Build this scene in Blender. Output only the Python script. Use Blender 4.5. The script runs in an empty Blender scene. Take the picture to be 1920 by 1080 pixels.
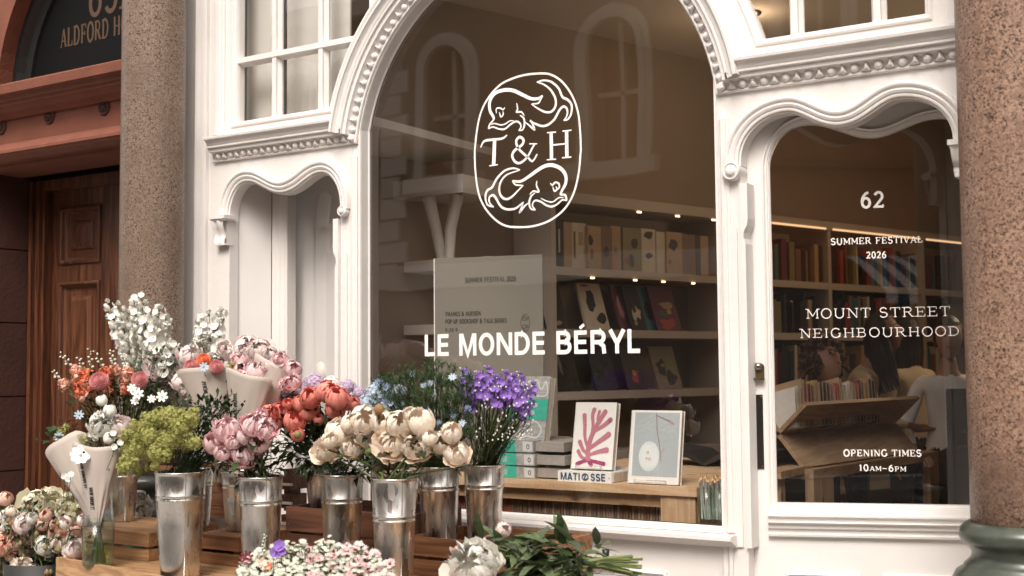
import bpy, math, random
from math import sin, cos, pi, radians, sqrt, atan2
from mathutils import Vector, Matrix, Euler
from mathutils.geometry import tessellate_polygon
random.seed(7)
S = bpy.context.scene
COL = S.collection

# ------------------------------------------------------------------ camera
F_PX, YAW, PITCH, ROLL = 2300.0, 0.56419539, 0.06466223, -0.00886008
CAM = Vector((0.0, -4.2, 1.4))
_f = Vector((-sin(YAW)*cos(PITCH), cos(YAW)*cos(PITCH), sin(PITCH)))
_r0 = Vector((cos(YAW), sin(YAW), 0)); _u0 = _r0.cross(_f)
_r = _r0*cos(ROLL) + _u0*sin(ROLL); _u = -_r0*sin(ROLL) + _u0*cos(ROLL)
cd = bpy.data.cameras.new('camera'); cam = bpy.data.objects.new('camera', cd); COL.objects.link(cam)
cam.matrix_world = Matrix(((_r.x, _u.x, -_f.x, CAM.x), (_r.y, _u.y, -_f.y, CAM.y), (_r.z, _u.z, -_f.z, CAM.z), (0, 0, 0, 1)))
cd.sensor_width = 36; cd.lens = F_PX/1920*36; cd.clip_start = 0.05; cd.clip_end = 200
cd.dof.use_dof = True; cd.dof.focus_distance = 4.95; cd.dof.aperture_fstop = 3.2
S.camera = cam

def ray(px, py):
    return _r*((px-960)/F_PX) + _u*((540-py)/F_PX) + _f
def at(px, py, Y=0.0):
    """point of the place seen at a pixel of the photograph, on the plane y = Y"""
    d = ray(px, py); t = (Y-CAM.y)/d.y
    return CAM + d*t
def depth(p):
    return (Vector(p)-CAM).dot(_f)
def size(px, p):
    return px*depth(p)/F_PX

# ------------------------------------------------------------------ world, sun, exposure
w = bpy.data.worlds.new('World'); S.world = w; w.use_nodes = True
SUN_EL, SUN_AZ = radians(50), radians(163)
nt = w.node_tree; nt.nodes.clear()
sky = nt.nodes.new('ShaderNodeTexSky'); sky.sky_type = 'NISHITA'; sky.sun_disc = False
sky.sun_elevation = SUN_EL; sky.sun_rotation = SUN_AZ; sky.dust_density = 4.0; sky.air_density = 1.0
hs = nt.nodes.new('ShaderNodeHueSaturation'); hs.inputs['Saturation'].default_value = 0.12
mx = nt.nodes.new('ShaderNodeMix'); mx.data_type = 'RGBA'; mx.blend_type = 'MULTIPLY'; mx.inputs[0].default_value = 1.0
mx.inputs[7].default_value = (1.0, 0.94, 0.885, 1)
bg = nt.nodes.new('ShaderNodeBackground'); bg.inputs[1].default_value = 0.15
wo = nt.nodes.new('ShaderNodeOutputWorld')
nt.links.new(sky.outputs[0], hs.inputs['Color']); nt.links.new(hs.outputs[0], mx.inputs[6])
nt.links.new(mx.outputs[2], bg.inputs[0]); nt.links.new(bg.outputs[0], wo.inputs[0])
sl = bpy.data.lights.new('sun', 'SUN'); sl.energy = 1.3; sl.angle = radians(24); sl.color = (1.0, 0.94, 0.875)
so = bpy.data.objects.new('sun', sl); COL.objects.link(so)
_sd = Vector((sin(SUN_AZ)*cos(SUN_EL), cos(SUN_AZ)*cos(SUN_EL), sin(SUN_EL)))
so.rotation_euler = _sd.to_track_quat('Z', 'Y').to_euler(); so.location = (0, -20, 20)
S.view_settings.view_transform = 'Standard'; S.view_settings.look = 'None'
S.view_settings.exposure = 0.88; S.view_settings.gamma = 1.0; S.view_settings.use_curve_mapping = False
S.render.engine = 'CYCLES'
S.cycles.max_bounces = 8; S.cycles.diffuse_bounces = 4; S.cycles.glossy_bounces = 4; S.cycles.transparent_max_bounces = 12
S.cycles.caustics_reflective = False; S.cycles.caustics_refractive = False
S.cycles.use_denoising = True
S.cycles.sample_clamp_indirect = 6.0

# ------------------------------------------------------------------ materials
MATS = {}
def mat(name, col, rough=0.6, metal=0.0, var=0.0, scale=8.0, bump=0.0, bscale=None, spec=0.5, sss=0.0, stretch=(1, 1, 1), col2=None, coat=0.0, emit=None, estr=0.0, trans=0.0, detail=4.0, bdist=0.01):
    m = bpy.data.materials.new(name); m.use_nodes = True; n = m.node_tree; MATS[name] = m
    b = n.nodes['Principled BSDF']
    b.inputs['Base Color'].default_value = (*col, 1); b.inputs['Roughness'].default_value = rough
    b.inputs['Metallic'].default_value = metal; b.inputs['Specular IOR Level'].default_value = spec
    if coat: b.inputs['Coat Weight'].default_value = coat; b.inputs['Coat Roughness'].default_value = 0.15
    if sss: b.inputs['Subsurface Weight'].default_value = sss; b.inputs['Subsurface Radius'].default_value = (0.01, 0.006, 0.004)
    if emit: b.inputs['Emission Color'].default_value = (*emit, 1); b.inputs['Emission Strength'].default_value = estr
    if var or bump:
        tc = n.nodes.new('ShaderNodeTexCoord'); mp = n.nodes.new('ShaderNodeMapping'); mp.inputs['Scale'].default_value = stretch
        n.links.new(tc.outputs['Object'], mp.inputs[0])
        nz = n.nodes.new('ShaderNodeTexNoise'); nz.inputs['Scale'].default_value = scale; nz.inputs['Detail'].default_value = detail
        n.links.new(mp.outputs[0], nz.inputs['Vector'])
        if var:
            cr = n.nodes.new('ShaderNodeValToRGB')
            c2 = col2 if col2 else tuple(c*(1-var) for c in col)
            cr.color_ramp.elements[0].position = 0.32; cr.color_ramp.elements[0].color = (*c2, 1)
            cr.color_ramp.elements[1].position = 0.68; cr.color_ramp.elements[1].color = (*col, 1)
            n.links.new(nz.outputs['Fac'], cr.inputs[0]); n.links.new(cr.outputs[0], b.inputs['Base Color'])
        if bump:
            bp = n.nodes.new('ShaderNodeBump'); bp.inputs['Strength'].default_value = bump; bp.inputs['Distance'].default_value = bdist
            src = nz
            if bscale:
                src = n.nodes.new('ShaderNodeTexNoise'); src.inputs['Scale'].default_value = bscale; n.links.new(mp.outputs[0], src.inputs['Vector'])
            n.links.new(src.outputs['Fac'], bp.inputs['Height']); n.links.new(bp.outputs[0], b.inputs['Normal'])
    return m

def glass_mat(name, ior=1.7, tint=(1, 1, 1), rough=0.0, ripple=False):
    m = bpy.data.materials.new(name); m.use_nodes = True; n = m.node_tree; n.nodes.clear(); MATS[name] = m
    o = n.nodes.new('ShaderNodeOutputMaterial'); t = n.nodes.new('ShaderNodeBsdfTransparent'); t.inputs[0].default_value = (*tint, 1)
    g = n.nodes.new('ShaderNodeBsdfGlossy'); g.inputs['Roughness'].default_value = rough
    lw = n.nodes.new('ShaderNodeFresnel'); lw.inputs[0].default_value = ior
    x = n.nodes.new('ShaderNodeMixShader')
    # seen from inside the pane behaves like from outside
    geo = n.nodes.new('ShaderNodeNewGeometry'); mm = n.nodes.new('ShaderNodeMix'); mm.data_type = 'FLOAT'
    mm.inputs[2].default_value = ior; mm.inputs[3].default_value = 1/ior
    n.links.new(geo.outputs['Backfacing'], mm.inputs[0]); n.links.new(mm.outputs[0], lw.inputs[0])
    tc = n.nodes.new('ShaderNodeTexCoord'); nz = n.nodes.new('ShaderNodeTexNoise'); nz.inputs['Scale'].default_value = 1.6; nz.inputs['Detail'].default_value = 1
    bp = n.nodes.new('ShaderNodeBump'); bp.inputs['Strength'].default_value = 0.35; bp.inputs['Distance'].default_value = 0.004
    n.links.new(tc.outputs['Object'], nz.inputs['Vector']); n.links.new(nz.outputs['Fac'], bp.inputs['Height'])
    if ripple: n.links.new(bp.outputs[0], g.inputs['Normal'])
    n.links.new(lw.outputs[0], x.inputs[0]); n.links.new(t.outputs[0], x.inputs[1]); n.links.new(g.outputs[0], x.inputs[2])
    n.links.new(x.outputs[0], o.inputs[0]); return m

def granite(name, base, pink, dark, scale=130):
    m = bpy.data.materials.new(name); m.use_nodes = True; n = m.node_tree; MATS[name] = m
    b = n.nodes['Principled BSDF']; b.inputs['Roughness'].default_value = 0.38; b.inputs['Specular IOR Level'].default_value = 0.4
    tc = n.nodes.new('ShaderNodeTexCoord')
    def noise(sc, lo, hi, det=3):
        z = n.nodes.new('ShaderNodeTexNoise'); z.inputs['Scale'].default_value = sc; z.inputs['Detail'].default_value = det
        z.inputs['Roughness'].default_value = 0.7
        n.links.new(tc.outputs['Object'], z.inputs['Vector'])
        r = n.nodes.new('ShaderNodeMapRange'); r.inputs[1].default_value = lo; r.inputs[2].default_value = hi
        n.links.new(z.outputs['Fac'], r.inputs[0]); return r.outputs[0]
    def mixc(fac, a, bcol):
        x = n.nodes.new('ShaderNodeMix'); x.data_type = 'RGBA'; n.links.new(fac, x.inputs[0])
        if isinstance(a, tuple): x.inputs[6].default_value = (*a, 1)
        else: n.links.new(a, x.inputs[6])
        x.inputs[7].default_value = (*bcol, 1); return x.outputs[2]
    v = n.nodes.new('ShaderNodeTexVoronoi'); v.inputs['Scale'].default_value = scale*1.1; n.links.new(tc.outputs['Object'], v.inputs['Vector'])
    sp = n.nodes.new('ShaderNodeSeparateColor'); n.links.new(v.outputs['Color'], sp.inputs[0])
    r1 = n.nodes.new('ShaderNodeMapRange'); r1.inputs[1].default_value = 0.3; r1.inputs[2].default_value = 0.75; n.links.new(sp.outputs[0], r1.inputs[0])
    c = mixc(r1.outputs[0], base, pink)
    c = mixc(noise(scale*0.75, 0.53, 0.60), c, dark)
    c = mixc(noise(scale*0.35, 0.60, 0.68), c, tuple(x*0.6 for x in dark))
    c = mixc(noise(scale*.12, 0.56, 0.70), c, tuple(x*0.62 for x in pink))
    c = mixc(noise(4, 0.45, 0.8), c, tuple(x*0.8 for x in base))
    n.links.new(c, b.inputs['Base Color']); return m

def wood_mat(name, a, b2, scale=6, axis=0, rough=0.55, knots=True, coat=0.0, ring=14):
    m = bpy.data.materials.new(name); m.use_nodes = True; n = m.node_tree; MATS[name] = m
    b = n.nodes['Principled BSDF']; b.inputs['Roughness'].default_value = rough
    if coat: b.inputs['Coat Weight'].default_value = coat; b.inputs['Coat Roughness'].default_value = 0.2
    tc = n.nodes.new('ShaderNodeTexCoord'); mp = n.nodes.new('ShaderNodeMapping'); s = [ring, ring, ring]; s[axis] = 0.9
    mp.inputs['Scale'].default_value = s; n.links.new(tc.outputs['Object'], mp.inputs[0])
    oi = n.nodes.new('ShaderNodeObjectInfo'); ad = n.nodes.new('ShaderNodeVectorMath'); ad.operation = 'ADD'
    sc = n.nodes.new('ShaderNodeVectorMath'); sc.operation = 'SCALE'; sc.inputs[0].default_value = (17, 31, 23); n.links.new(oi.outputs['Random'], sc.inputs[3])
    n.links.new(mp.outputs[0], ad.inputs[0]); n.links.new(sc.outputs[0], ad.inputs[1])
    z = n.nodes.new('ShaderNodeTexNoise'); z.inputs['Scale'].default_value = scale*0.5; z.inputs['Detail'].default_value = 6; z.inputs['Distortion'].default_value = 1.2
    n.links.new(ad.outputs[0], z.inputs['Vector'])
    cr = n.nodes.new('ShaderNodeValToRGB'); cr.color_ramp.elements[0].position = 0.35; cr.color_ramp.elements[1].position = 0.66
    cr.color_ramp.elements[0].color = (*b2, 1); cr.color_ramp.elements[1].color = (*a, 1)
    n.links.new(z.outputs['Fac'], cr.inputs[0]); out = cr.outputs[0]
    if knots:
        mp2 = n.nodes.new('ShaderNodeMapping'); s2 = [9, 9, 9]; s2[axis] = 4.0; mp2.inputs['Scale'].default_value = s2
        n.links.new(tc.outputs['Object'], mp2.inputs[0])
        v = n.nodes.new('ShaderNodeTexVoronoi'); v.inputs['Scale'].default_value = 1.0; n.links.new(mp2.outputs[0], v.inputs['Vector'])
        r = n.nodes.new('ShaderNodeMapRange'); r.inputs[1].default_value = 0.06; r.inputs[2].default_value = 0.14; r.inputs[3].default_value = 1; r.inputs[4].default_value = 0
        n.links.new(v.outputs['Distance'], r.inputs[0])
        x = n.nodes.new('ShaderNodeMix'); x.data_type = 'RGBA'; n.links.new(r.outputs[0], x.inputs[0]); n.links.new(out, x.inputs[6])
        x.inputs[7].default_value = (b2[0]*0.35, b2[1]*0.3, b2[2]*0.3, 1); out = x.outputs[2]
    n.links.new(out, b.inputs['Base Color'])
    bp = n.nodes.new('ShaderNodeBump'); bp.inputs['Strength'].default_value = 0.15; bp.inputs['Distance'].default_value = 0.004
    n.links.new(z.outputs['Fac'], bp.inputs['Height']); n.links.new(bp.outputs[0], b.inputs['Normal'])
    return m

WHITE = mat('white_paint', (0.80, 0.76, 0.725), 0.42, var=0.09, scale=2.2, bump=0.16, bscale=26, bdist=0.010, detail=8.0)
WHITE2 = mat('white_paint_door', (0.80, 0.765, 0.73), 0.36, var=0.05, scale=4.0, bump=0.12, bscale=24, bdist=0.008)
PLASTER = mat('pale_plaster', (0.66, 0.60, 0.53), 0.8, var=0.06, scale=2.0)
GLASS = glass_mat('shop_glass', 2.02, ripple=True); DGLASS = glass_mat('door_glass', 2.15, ripple=True)
CLEAR = glass_mat('clear_glass', 1.45, (0.93, 0.97, 0.95))
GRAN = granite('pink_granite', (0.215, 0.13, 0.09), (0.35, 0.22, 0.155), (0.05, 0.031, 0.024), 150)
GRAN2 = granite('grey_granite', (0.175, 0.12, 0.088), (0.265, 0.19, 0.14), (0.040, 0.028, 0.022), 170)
GREENSTONE = mat('green_marble', (0.075, 0.088, 0.068), 0.28, var=0.5, scale=18, bump=0.03, spec=0.6)
REDSTONE = mat('red_stone', (0.215, 0.070, 0.040), 0.75, var=0.22, scale=7, bump=0.25, bscale=60)
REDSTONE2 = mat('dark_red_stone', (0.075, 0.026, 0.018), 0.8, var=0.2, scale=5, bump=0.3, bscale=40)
MAHOG = wood_mat('mahogany', (0.16, 0.058, 0.026), (0.042, 0.014, 0.008), scale=5, axis=2, rough=0.38, knots=False, coat=0.3)
BLACK = mat('black_paint', (0.012, 0.012, 0.012), 0.4)
DECAL = mat('white_vinyl', (0.88, 0.84, 0.80), 0.6)
GOLD = mat('dull_gold_leaf', (0.085, 0.045, 0.022), 0.7)
BRASS = mat('aged_brass', (0.22, 0.15, 0.085), 0.38, metal=0.9, var=0.3, scale=40)
STEEL = mat('polished_plate', (0.35, 0.33, 0.30), 0.12, metal=1.0)
PINE = wood_mat('pine', (0.58, 0.40, 0.24), (0.42, 0.26, 0.14), scale=4, axis=0, rough=0.6)
PINEY = wood_mat('pine_long', (0.55, 0.38, 0.23), (0.40, 0.25, 0.14), scale=4, axis=1, rough=0.6)
PINEZ = wood_mat('pine_upright', (0.56, 0.39, 0.23), (0.40, 0.25, 0.14), scale=4, axis=2, rough=0.6)
CRATE = wood_mat('crate_wood', (0.36, 0.17, 0.075), (0.15, 0.062, 0.028), scale=5, axis=0, rough=0.6, coat=0.1)
CRATEL = wood_mat('light_crate_wood', (0.52, 0.31, 0.16), (0.30, 0.16, 0.075), scale=5, axis=0, rough=0.6)
CRATED = wood_mat('dark_crate_wood', (0.16, 0.065, 0.033), (0.06, 0.025, 0.015), scale=5, axis=0, rough=0.6)

# ------------------------------------------------------------------ objects
def W(o):
    m = o.matrix_basis.copy()
    if o.parent: m = W(o.parent) @ o.matrix_parent_inverse @ m
    return m
def link(o, parent=None):
    COL.objects.link(o)
    if parent is not None:
        pw = W(parent); o.parent = parent; o.matrix_parent_inverse = pw.inverted()
    return o
def new(name, mesh, parent=None, mtx=None):
    o = bpy.data.objects.new(name, mesh)
    if mtx is not None: o.matrix_basis = mtx
    return link(o, parent)
def thing(name, label, cat, loc, group=None, rz=0.0):
    o = bpy.data.objects.new(name, None); o.location = loc; o.rotation_euler = (0, 0, rz); o.empty_display_size = 0.1
    COL.objects.link(o); o['label'] = label; o['category'] = cat
    if group: o['group'] = group
    return o
def tag(o, label, cat, group=None, kind=None):
    o['label'] = label; o['category'] = cat
    if group: o['group'] = group
    if kind: o['kind'] = kind
    return o
class MB:
    """collects geometry for ONE mesh"""
    def __init__(s): s.v = []; s.f = []; s.sm = []; s.mi = []
    def add(s, vs, fs, smooth=False, mi=0):
        k = len(s.v); s.v.extend([tuple(v) for v in vs]); s.f.extend([tuple(i+k for i in f) for f in fs])
        s.sm.extend([smooth]*len(fs)); s.mi.extend([mi]*len(fs)); return s
    def box(s, x0, x1, y0, y1, z0, z1, mtx=None, mi=0):
        vs = [Vector(p) for p in ((x0, y0, z0), (x1, y0, z0), (x1, y1, z0), (x0, y1, z0), (x0, y0, z1), (x1, y0, z1), (x1, y1, z1), (x0, y1, z1))]
        if mtx is not None: vs = [mtx @ v for v in vs]
        return s.add(vs, [(0, 3, 2, 1), (4, 5, 6, 7), (0, 1, 5, 4), (1, 2, 6, 5), (2, 3, 7, 6), (3, 0, 4, 7)], mi=mi)
    def tube(s, pts, rad, seg=8, cap=True, mi=0):
        pts = [Vector(p) for p in pts]; n = len(pts)
        if not isinstance(rad, (list, tuple)): rad = [rad]*n
        vs = []; up = Vector((0.13, 0.21, 1)).normalized()
        for i, p in enumerate(pts):
            t = (pts[min(i+1, n-1)]-pts[max(i-1, 0)])
            if t.length < 1e-9: t = Vector((0, 0, 1))
            t.normalize(); a = t.cross(up)
            if a.length < 0.15: a = t.cross(Vector((1, 0.1, 0)))
            a.normalize(); b = t.cross(a)
            for k in range(seg):
                an = 2*pi*k/seg; vs.append(p + (a*cos(an)+b*sin(an))*rad[i])
        fs = []
        for i in range(n-1):
            for k in range(seg):
                k2 = (k+1) % seg; fs.append((i*seg+k, i*seg+k2, (i+1)*seg+k2, (i+1)*seg+k))
        if cap: fs.append(tuple(range(seg))); fs.append(tuple(reversed(range((n-1)*seg, n*seg))))
        return s.add(vs, fs, True, mi)
    def lathe(s, prof, seg=32, mtx=None, mi=0, smooth=True):
        vs = []; n = len(prof)
        for r, z in prof:
            for k in range(seg):
                a = 2*pi*k/seg; p = Vector((r*cos(a), r*sin(a), z)); vs.append(mtx @ p if mtx is not None else p)
        fs = []
        for i in range(n-1):
            for k in range(seg):
                k2 = (k+1) % seg; fs.append((i*seg+k, i*seg+k2, (i+1)*seg+k2, (i+1)*seg+k))
        return s.add(vs, fs, smooth, mi)
    def plate(s, loops, ya, yb, mtx=None, mi=0):
        """flat plate in xz with holes, between y=ya (front) and y=yb"""
        L = [[Vector((x, z, 0)) for x, z in lp] for lp in loops]
        tris = tessellate_polygon(L); flat = [p for lp in L for p in lp]; n = len(flat)
        vs = [Vector((p.x, ya, p.y)) for p in flat] + [Vector((p.x, yb, p.y)) for p in flat]
        if mtx is not None: vs = [mtx @ v for v in vs]
        fs = []
        for t in tris:
            a, b, c = [flat[i] for i in t]
            ccw = (b.x-a.x)*(c.y-a.y)-(b.y-a.y)*(c.x-a.x) > 0
            t = t if ccw else t[::-1]
            fs.append(tuple(t)); fs.append(tuple(i+n for i in reversed(t)))
        k = 0
        for lp in L:
            m = len(lp)
            area = sum(lp[i].x*lp[(i+1) % m].y-lp[(i+1) % m].x*lp[i].y for i in range(m))
            first = (lp is L[0]); ok = (area > 0) == first
            for i in range(m):
                j = (i+1) % m; q = (k+i, k+i+n, k+j+n, k+j)
                fs.append(q if ok else q[::-1])
            k += m
        return s.add(vs, fs, mi=mi)
    def build(s, name, m, parent=None, at0=None):
        me = bpy.data.meshes.new(name); org = Vector(at0) if at0 is not None else None
        vs = s.v if org is None else [tuple(Vector(v)-org) for v in s.v]
        me.from_pydata(vs, [], s.f); ms = m if isinstance(m, (list, tuple)) else [m]
        for q in ms: me.materials.append(q)
        me.polygons.foreach_set('use_smooth', s.sm)
        if len(ms) > 1: me.polygons.foreach_set('material_index', s.mi)
        me.update()
        o = bpy.data.objects.new(name, me)
        if org is not None: o.location = org
        return link(o, parent)
def sweep(path, prof, closed=False, y0=0.0):
    """moulding: path in (x,z); prof = [(offset to the left of the path, y)]"""
    n = len(path); P = [Vector((p[0], p[1])) for p in path]; N = []
    for i in range(n):
        a = P[i-1] if (i > 0 or closed) else None; b = P[(i+1) % n] if (i < n-1 or closed) else None
        ns = []
        if a is not None: d = (P[i]-a).normalized(); ns.append(Vector((-d.y, d.x)))
        if b is not None: d = (b-P[i]).normalized(); ns.append(Vector((-d.y, d.x)))
        q = sum(ns, Vector((0, 0)))
        if q.length < 1e-6: q = ns[0]
        q.normalize(); q = q/max(0.35, q.dot(ns[0])); N.append(q)
    m = len(prof); vs = []; fs = []
    for i in range(n):
        for off, y in prof:
            p = P[i]+N[i]*off; vs.append((p.x, y+y0, p.y))
    for i in range(n if closed else n-1):
        j = (i+1) % n
        for k in range(m-1): fs.append((i*m+k, i*m+k+1, j*m+k+1, j*m+k))
    if not closed: fs.append(tuple(reversed(range(m)))); fs.append(tuple(range((n-1)*m, n*m)))
    return vs, fs
def structure(o): o['kind'] = 'structure'; return o

# ------------------------------------------------------------------ lettering (stroke capitals with slab serifs)
def arcp(cx, cy, rx, ry, a0, a1, n=14):
    return [(cx+rx*cos(radians(a0+(a1-a0)*i/n)), cy+ry*sin(radians(a0+(a1-a0)*i/n))) for i in range(n+1)]
K, T_ = 1.0, 0.55
GL = {
 'M': (1.12, [('V', .16, 0, 1, T_), ('V', .96, 0, 1, K), ('L', [(.16, .98), (.56, .22)], K), ('L', [(.56, .22), (.96, .98)], T_)], [(.16, 0), (.96, 0), (.08, 1), (1.04, 1)]),
 'O': (1.0, [('L', arcp(.5, .5, .41, .5, 0, 360, 32), K)], []),
 'U': (1.02, [('L', [(.18, 1), (.18, .36)] + arcp(.51, .36, .33, .36, 180, 360, 12) + [(.84, 1)], K)], [(.18, 1), (.84, 1)]),
 'N': (1.02, [('V', .18, 0, 1, T_), ('V', .85, 0, 1, T_), ('L', [(.18, .98), (.85, .02)], K)], [(.18, 0), (.10, 1), (.85, 1)]),
 'T': (.92, [('V', .46, 0, 1, K), ('L', [(.05, .97), (.87, .97)], T_), ('L', [(.07, .98), (.07, .76)], T_), ('L', [(.85, .98), (.85, .76)], T_)], [(.46, 0)]),
 'S': (.8, [('L', arcp(.4, .74, .27, .25, 20, 250, 14) + arcp(.4, .26, .30, .26, 70, -160, 14), K)], []),
 'R': (1.0, [('V', .2, 0, 1, K), ('L', [(.2, .97), (.5, .97)] + arcp(.5, .735, .26, .235, 90, -90, 12) + [(.2, .5)], T_*1.3), ('L', [(.5, .5), (.84, .02)], K)], [(.2, 0), (.9, 0), (.12, 1)]),
 'P': (.9, [('V', .2, 0, 1, K), ('L', [(.2, .97), (.5, .97)] + arcp(.5, .72, .27, .25, 90, -90, 12) + [(.2, .47)], T_*1.3)], [(.2, 0), (.12, 1)]),
 'B': (.95, [('V', .2, 0, 1, K), ('L', [(.2, .97), (.48, .97)] + arcp(.48, .745, .24, .225, 90, -90, 10) + [(.2, .52)], T_*1.3), ('L', [(.48, .52)] + arcp(.5, .275, .29, .245, 90, -90, 10) + [(.2, .03)], T_*1.4)], [(.12, 0), (.12, 1)]),
 'D': (1.02, [('V', .2, 0, 1, K), ('L', [(.2, .97), (.45, .97)] + arcp(.45, .5, .42, .47, 90, -90, 16) + [(.2, .03)], K*.85)], [(.12, 0), (.12, 1)]),
 'E': (.88, [('V', .2, 0, 1, K), ('L', [(.2, .97), (.76, .97)], T_), ('L', [(.2, .51), (.6, .51)], T_), ('L', [(.2, .03), (.8, .03)], T_), ('L', [(.75, .98), (.75, .76)], T_), ('L', [(.79, .02), (.79, .25)], T_), ('L', [(.6, .4), (.6, .62)], T_)], [(.12, 0), (.12, 1)]),
 'F': (.84, [('V', .2, 0, 1, K), ('L', [(.2, .97), (.76, .97)], T_), ('L', [(.2, .51), (.6, .51)], T_), ('L', [(.75, .98), (.75, .76)], T_), ('L', [(.6, .4), (.6, .62)], T_)], [(.2, 0), (.12, 1)]),
 'I': (.42, [('V', .21, 0, 1, K)], [(.21, 0), (.21, 1)]),
 'G': (1.0, [('L', arcp(.5, .5, .40, .5, 42, 335, 24), K), ('L', [(.84, .46), (.84, .06)], K)], [(.82, .46)]),
 'H': (1.04, [('V', .2, 0, 1, K), ('V', .84, 0, 1, K), ('L', [(.2, .5), (.84, .5)], T_)], [(.2, 0), (.2, 1), (.84, 0), (.84, 1)]),
 'L': (.82, [('V', .2, 0, 1, K), ('L', [(.2, .03), (.76, .03)], T_), ('L', [(.75, .02), (.75, .27)], T_)], [(.12, 0), (.2, 1)]),
 'V': (.95, [('L', [(.12, .98), (.48, .02)], K), ('L', [(.48, .02), (.84, .98)], T_)], [(.12, 1), (.84, 1)]),
 'A': (.98, [('L', [(.14, .02), (.5, .98)], T_), ('L', [(.5, .98), (.86, .02)], K), ('L', [(.26, .34), (.74, .34)], T_)], [(.14, 0), (.86, 0)]),
 'K': (.98, [('V', .2, 0, 1, K), ('L', [(.22, .42), (.8, .98)], T_), ('L', [(.42, .6), (.82, .02)], K)], [(.2, 0), (.2, 1), (.84, 0), (.78, 1)]),
 'W': (1.3, [('L', [(.1, .98), (.38, .02)], K), ('L', [(.38, .02), (.65, .9)], T_), ('L', [(.65, .9), (.92, .02)], K), ('L', [(.92, .02), (1.2, .98)], T_)], [(.1, 1), (1.2, 1)]),
 '6': (.78, [('L', arcp(.39, .31, .26, .30, 0, 360, 24), K), ('L', arcp(.62, .36, .49, .61, 182, 95, 10), K)], []),
 '2': (.78, [('L', arcp(.37, .72, .25, .26, 165, -40, 12) + [(.12, .05), (.68, .05)], K), ('L', [(.66, .03), (.66, .2)], T_)], []),
 '0': (.78, [('L', arcp(.39, .5, .28, .49, 0, 360, 28), K)], []),
 '1': (.55, [('V', .29, 0, 1, K), ('L', [(.29, .97), (.1, .82)], T_)], [(.29, 0)]),
 '5': (.74, [('L', [(.62, .96), (.2, .96), (.17, .56)] + arcp(.36, .31, .27, .30, 110, -150, 14), K)], []),
 '9': (.78, [('L', arcp(.39, .69, .27, .31, 0, 360, 24), K), ('L', [(.66, .67)] + arcp(.16, .64, .5, .62, 0, -80, 10), K)], []),
 '-': (.5, [('L', [(.08, .42), (.42, .42)], T_*1.2)], []),
 '\u2013': (.8, [('L', [(.08, .42), (.72, .42)], T_*1.2)], []),
 '&': (1.1, [('L', [(.98, .02), (.3, .74)] + arcp(.42, .8, .17, .19, 200, -40, 12) + [(.2, .42)] + arcp(.38, .24, .28, .24, 140, 330, 12) + [(.86, .52)], K)], [(.9, .54)]),
 ' ': (.42, [], []),
}
_lz = [0]
def strokeverts(pts, wd):
    n = len(pts); L = []; R = []
    cl = n > 3 and abs(pts[0][0]-pts[-1][0])+abs(pts[0][1]-pts[-1][1]) < 1e-6
    for i in range(n):
        a = pts[i-1] if i > 0 else (pts[-2] if cl else None); b = pts[i+1] if i < n-1 else (pts[1] if cl else None)
        ds = []
        if a is not None: ds.append(Vector((pts[i][0]-a[0], pts[i][1]-a[1])).normalized())
        if b is not None: ds.append(Vector((b[0]-pts[i][0], b[1]-pts[i][1])).normalized())
        d = sum(ds, Vector((0, 0)))
        if d.length < 1e-6: d = ds[0]
        d.normalize(); nn = Vector((-d.y, d.x)); h = (wd[i] if isinstance(wd, (list, tuple)) else wd)*0.5
        h = h/max(0.5, abs(d.dot(ds[0])))
        L.append((pts[i][0]+nn.x*h, pts[i][1]+nn.y*h)); R.append((pts[i][0]-nn.x*h, pts[i][1]-nn.y*h))
    return L, R
def stroke(mb, pts, wd, tf, lift=0.0):
    """flat ribbon stroke; tf maps (x,z,lift) to a place"""
    _lz[0] = (_lz[0]+1) % 12; l = lift + _lz[0]*0.00006
    L, R = strokeverts(pts, wd); n = len(pts)
    vs = [tf(x, z, l) for x, z in L]+[tf(x, z, l) for x, z in R]
    mb.add(vs, [(n+i, n+i+1, i+1, i) for i in range(n-1)])
def serif_text(mb, txt, x0, z0, h, tf, width=None, wt=0.13, track=0.12, sx=1.0, small=()):
    """lays the line out from x0; if width is given the line is fitted to it"""
    tot = 0.0
    for i, c in enumerate(txt): tot += (GL[c][0]+track)*(0.78 if i in small else 1)
    tot -= track
    hx = (width/tot) if width else h*sx
    x = x0
    for i, c in enumerate(txt):
        adv, st, se = GL[c]; k = 0.78 if i in small else 1.0
        for q in st:
            if q[0] == 'V': pts = [(q[1], q[2]), (q[1], q[3])]; wd = q[4]
            else: pts = q[1]; wd = q[2]
            stroke(mb, [(x+a*hx*k, z0+b*h*k) for a, b in pts], wt*wd*h*k, tf)
        for (a, b) in se:
            bb = b+(0.035 if b < .3 else (-0.035 if b > .9 else 0))
            stroke(mb, [(x+(a-.13)*hx*k, z0+bb*h*k), (x+(a+.13)*hx*k, z0+bb*h*k)], 0.07*h*k, tf)
        x += (adv+track)*hx*k
    return x
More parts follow.
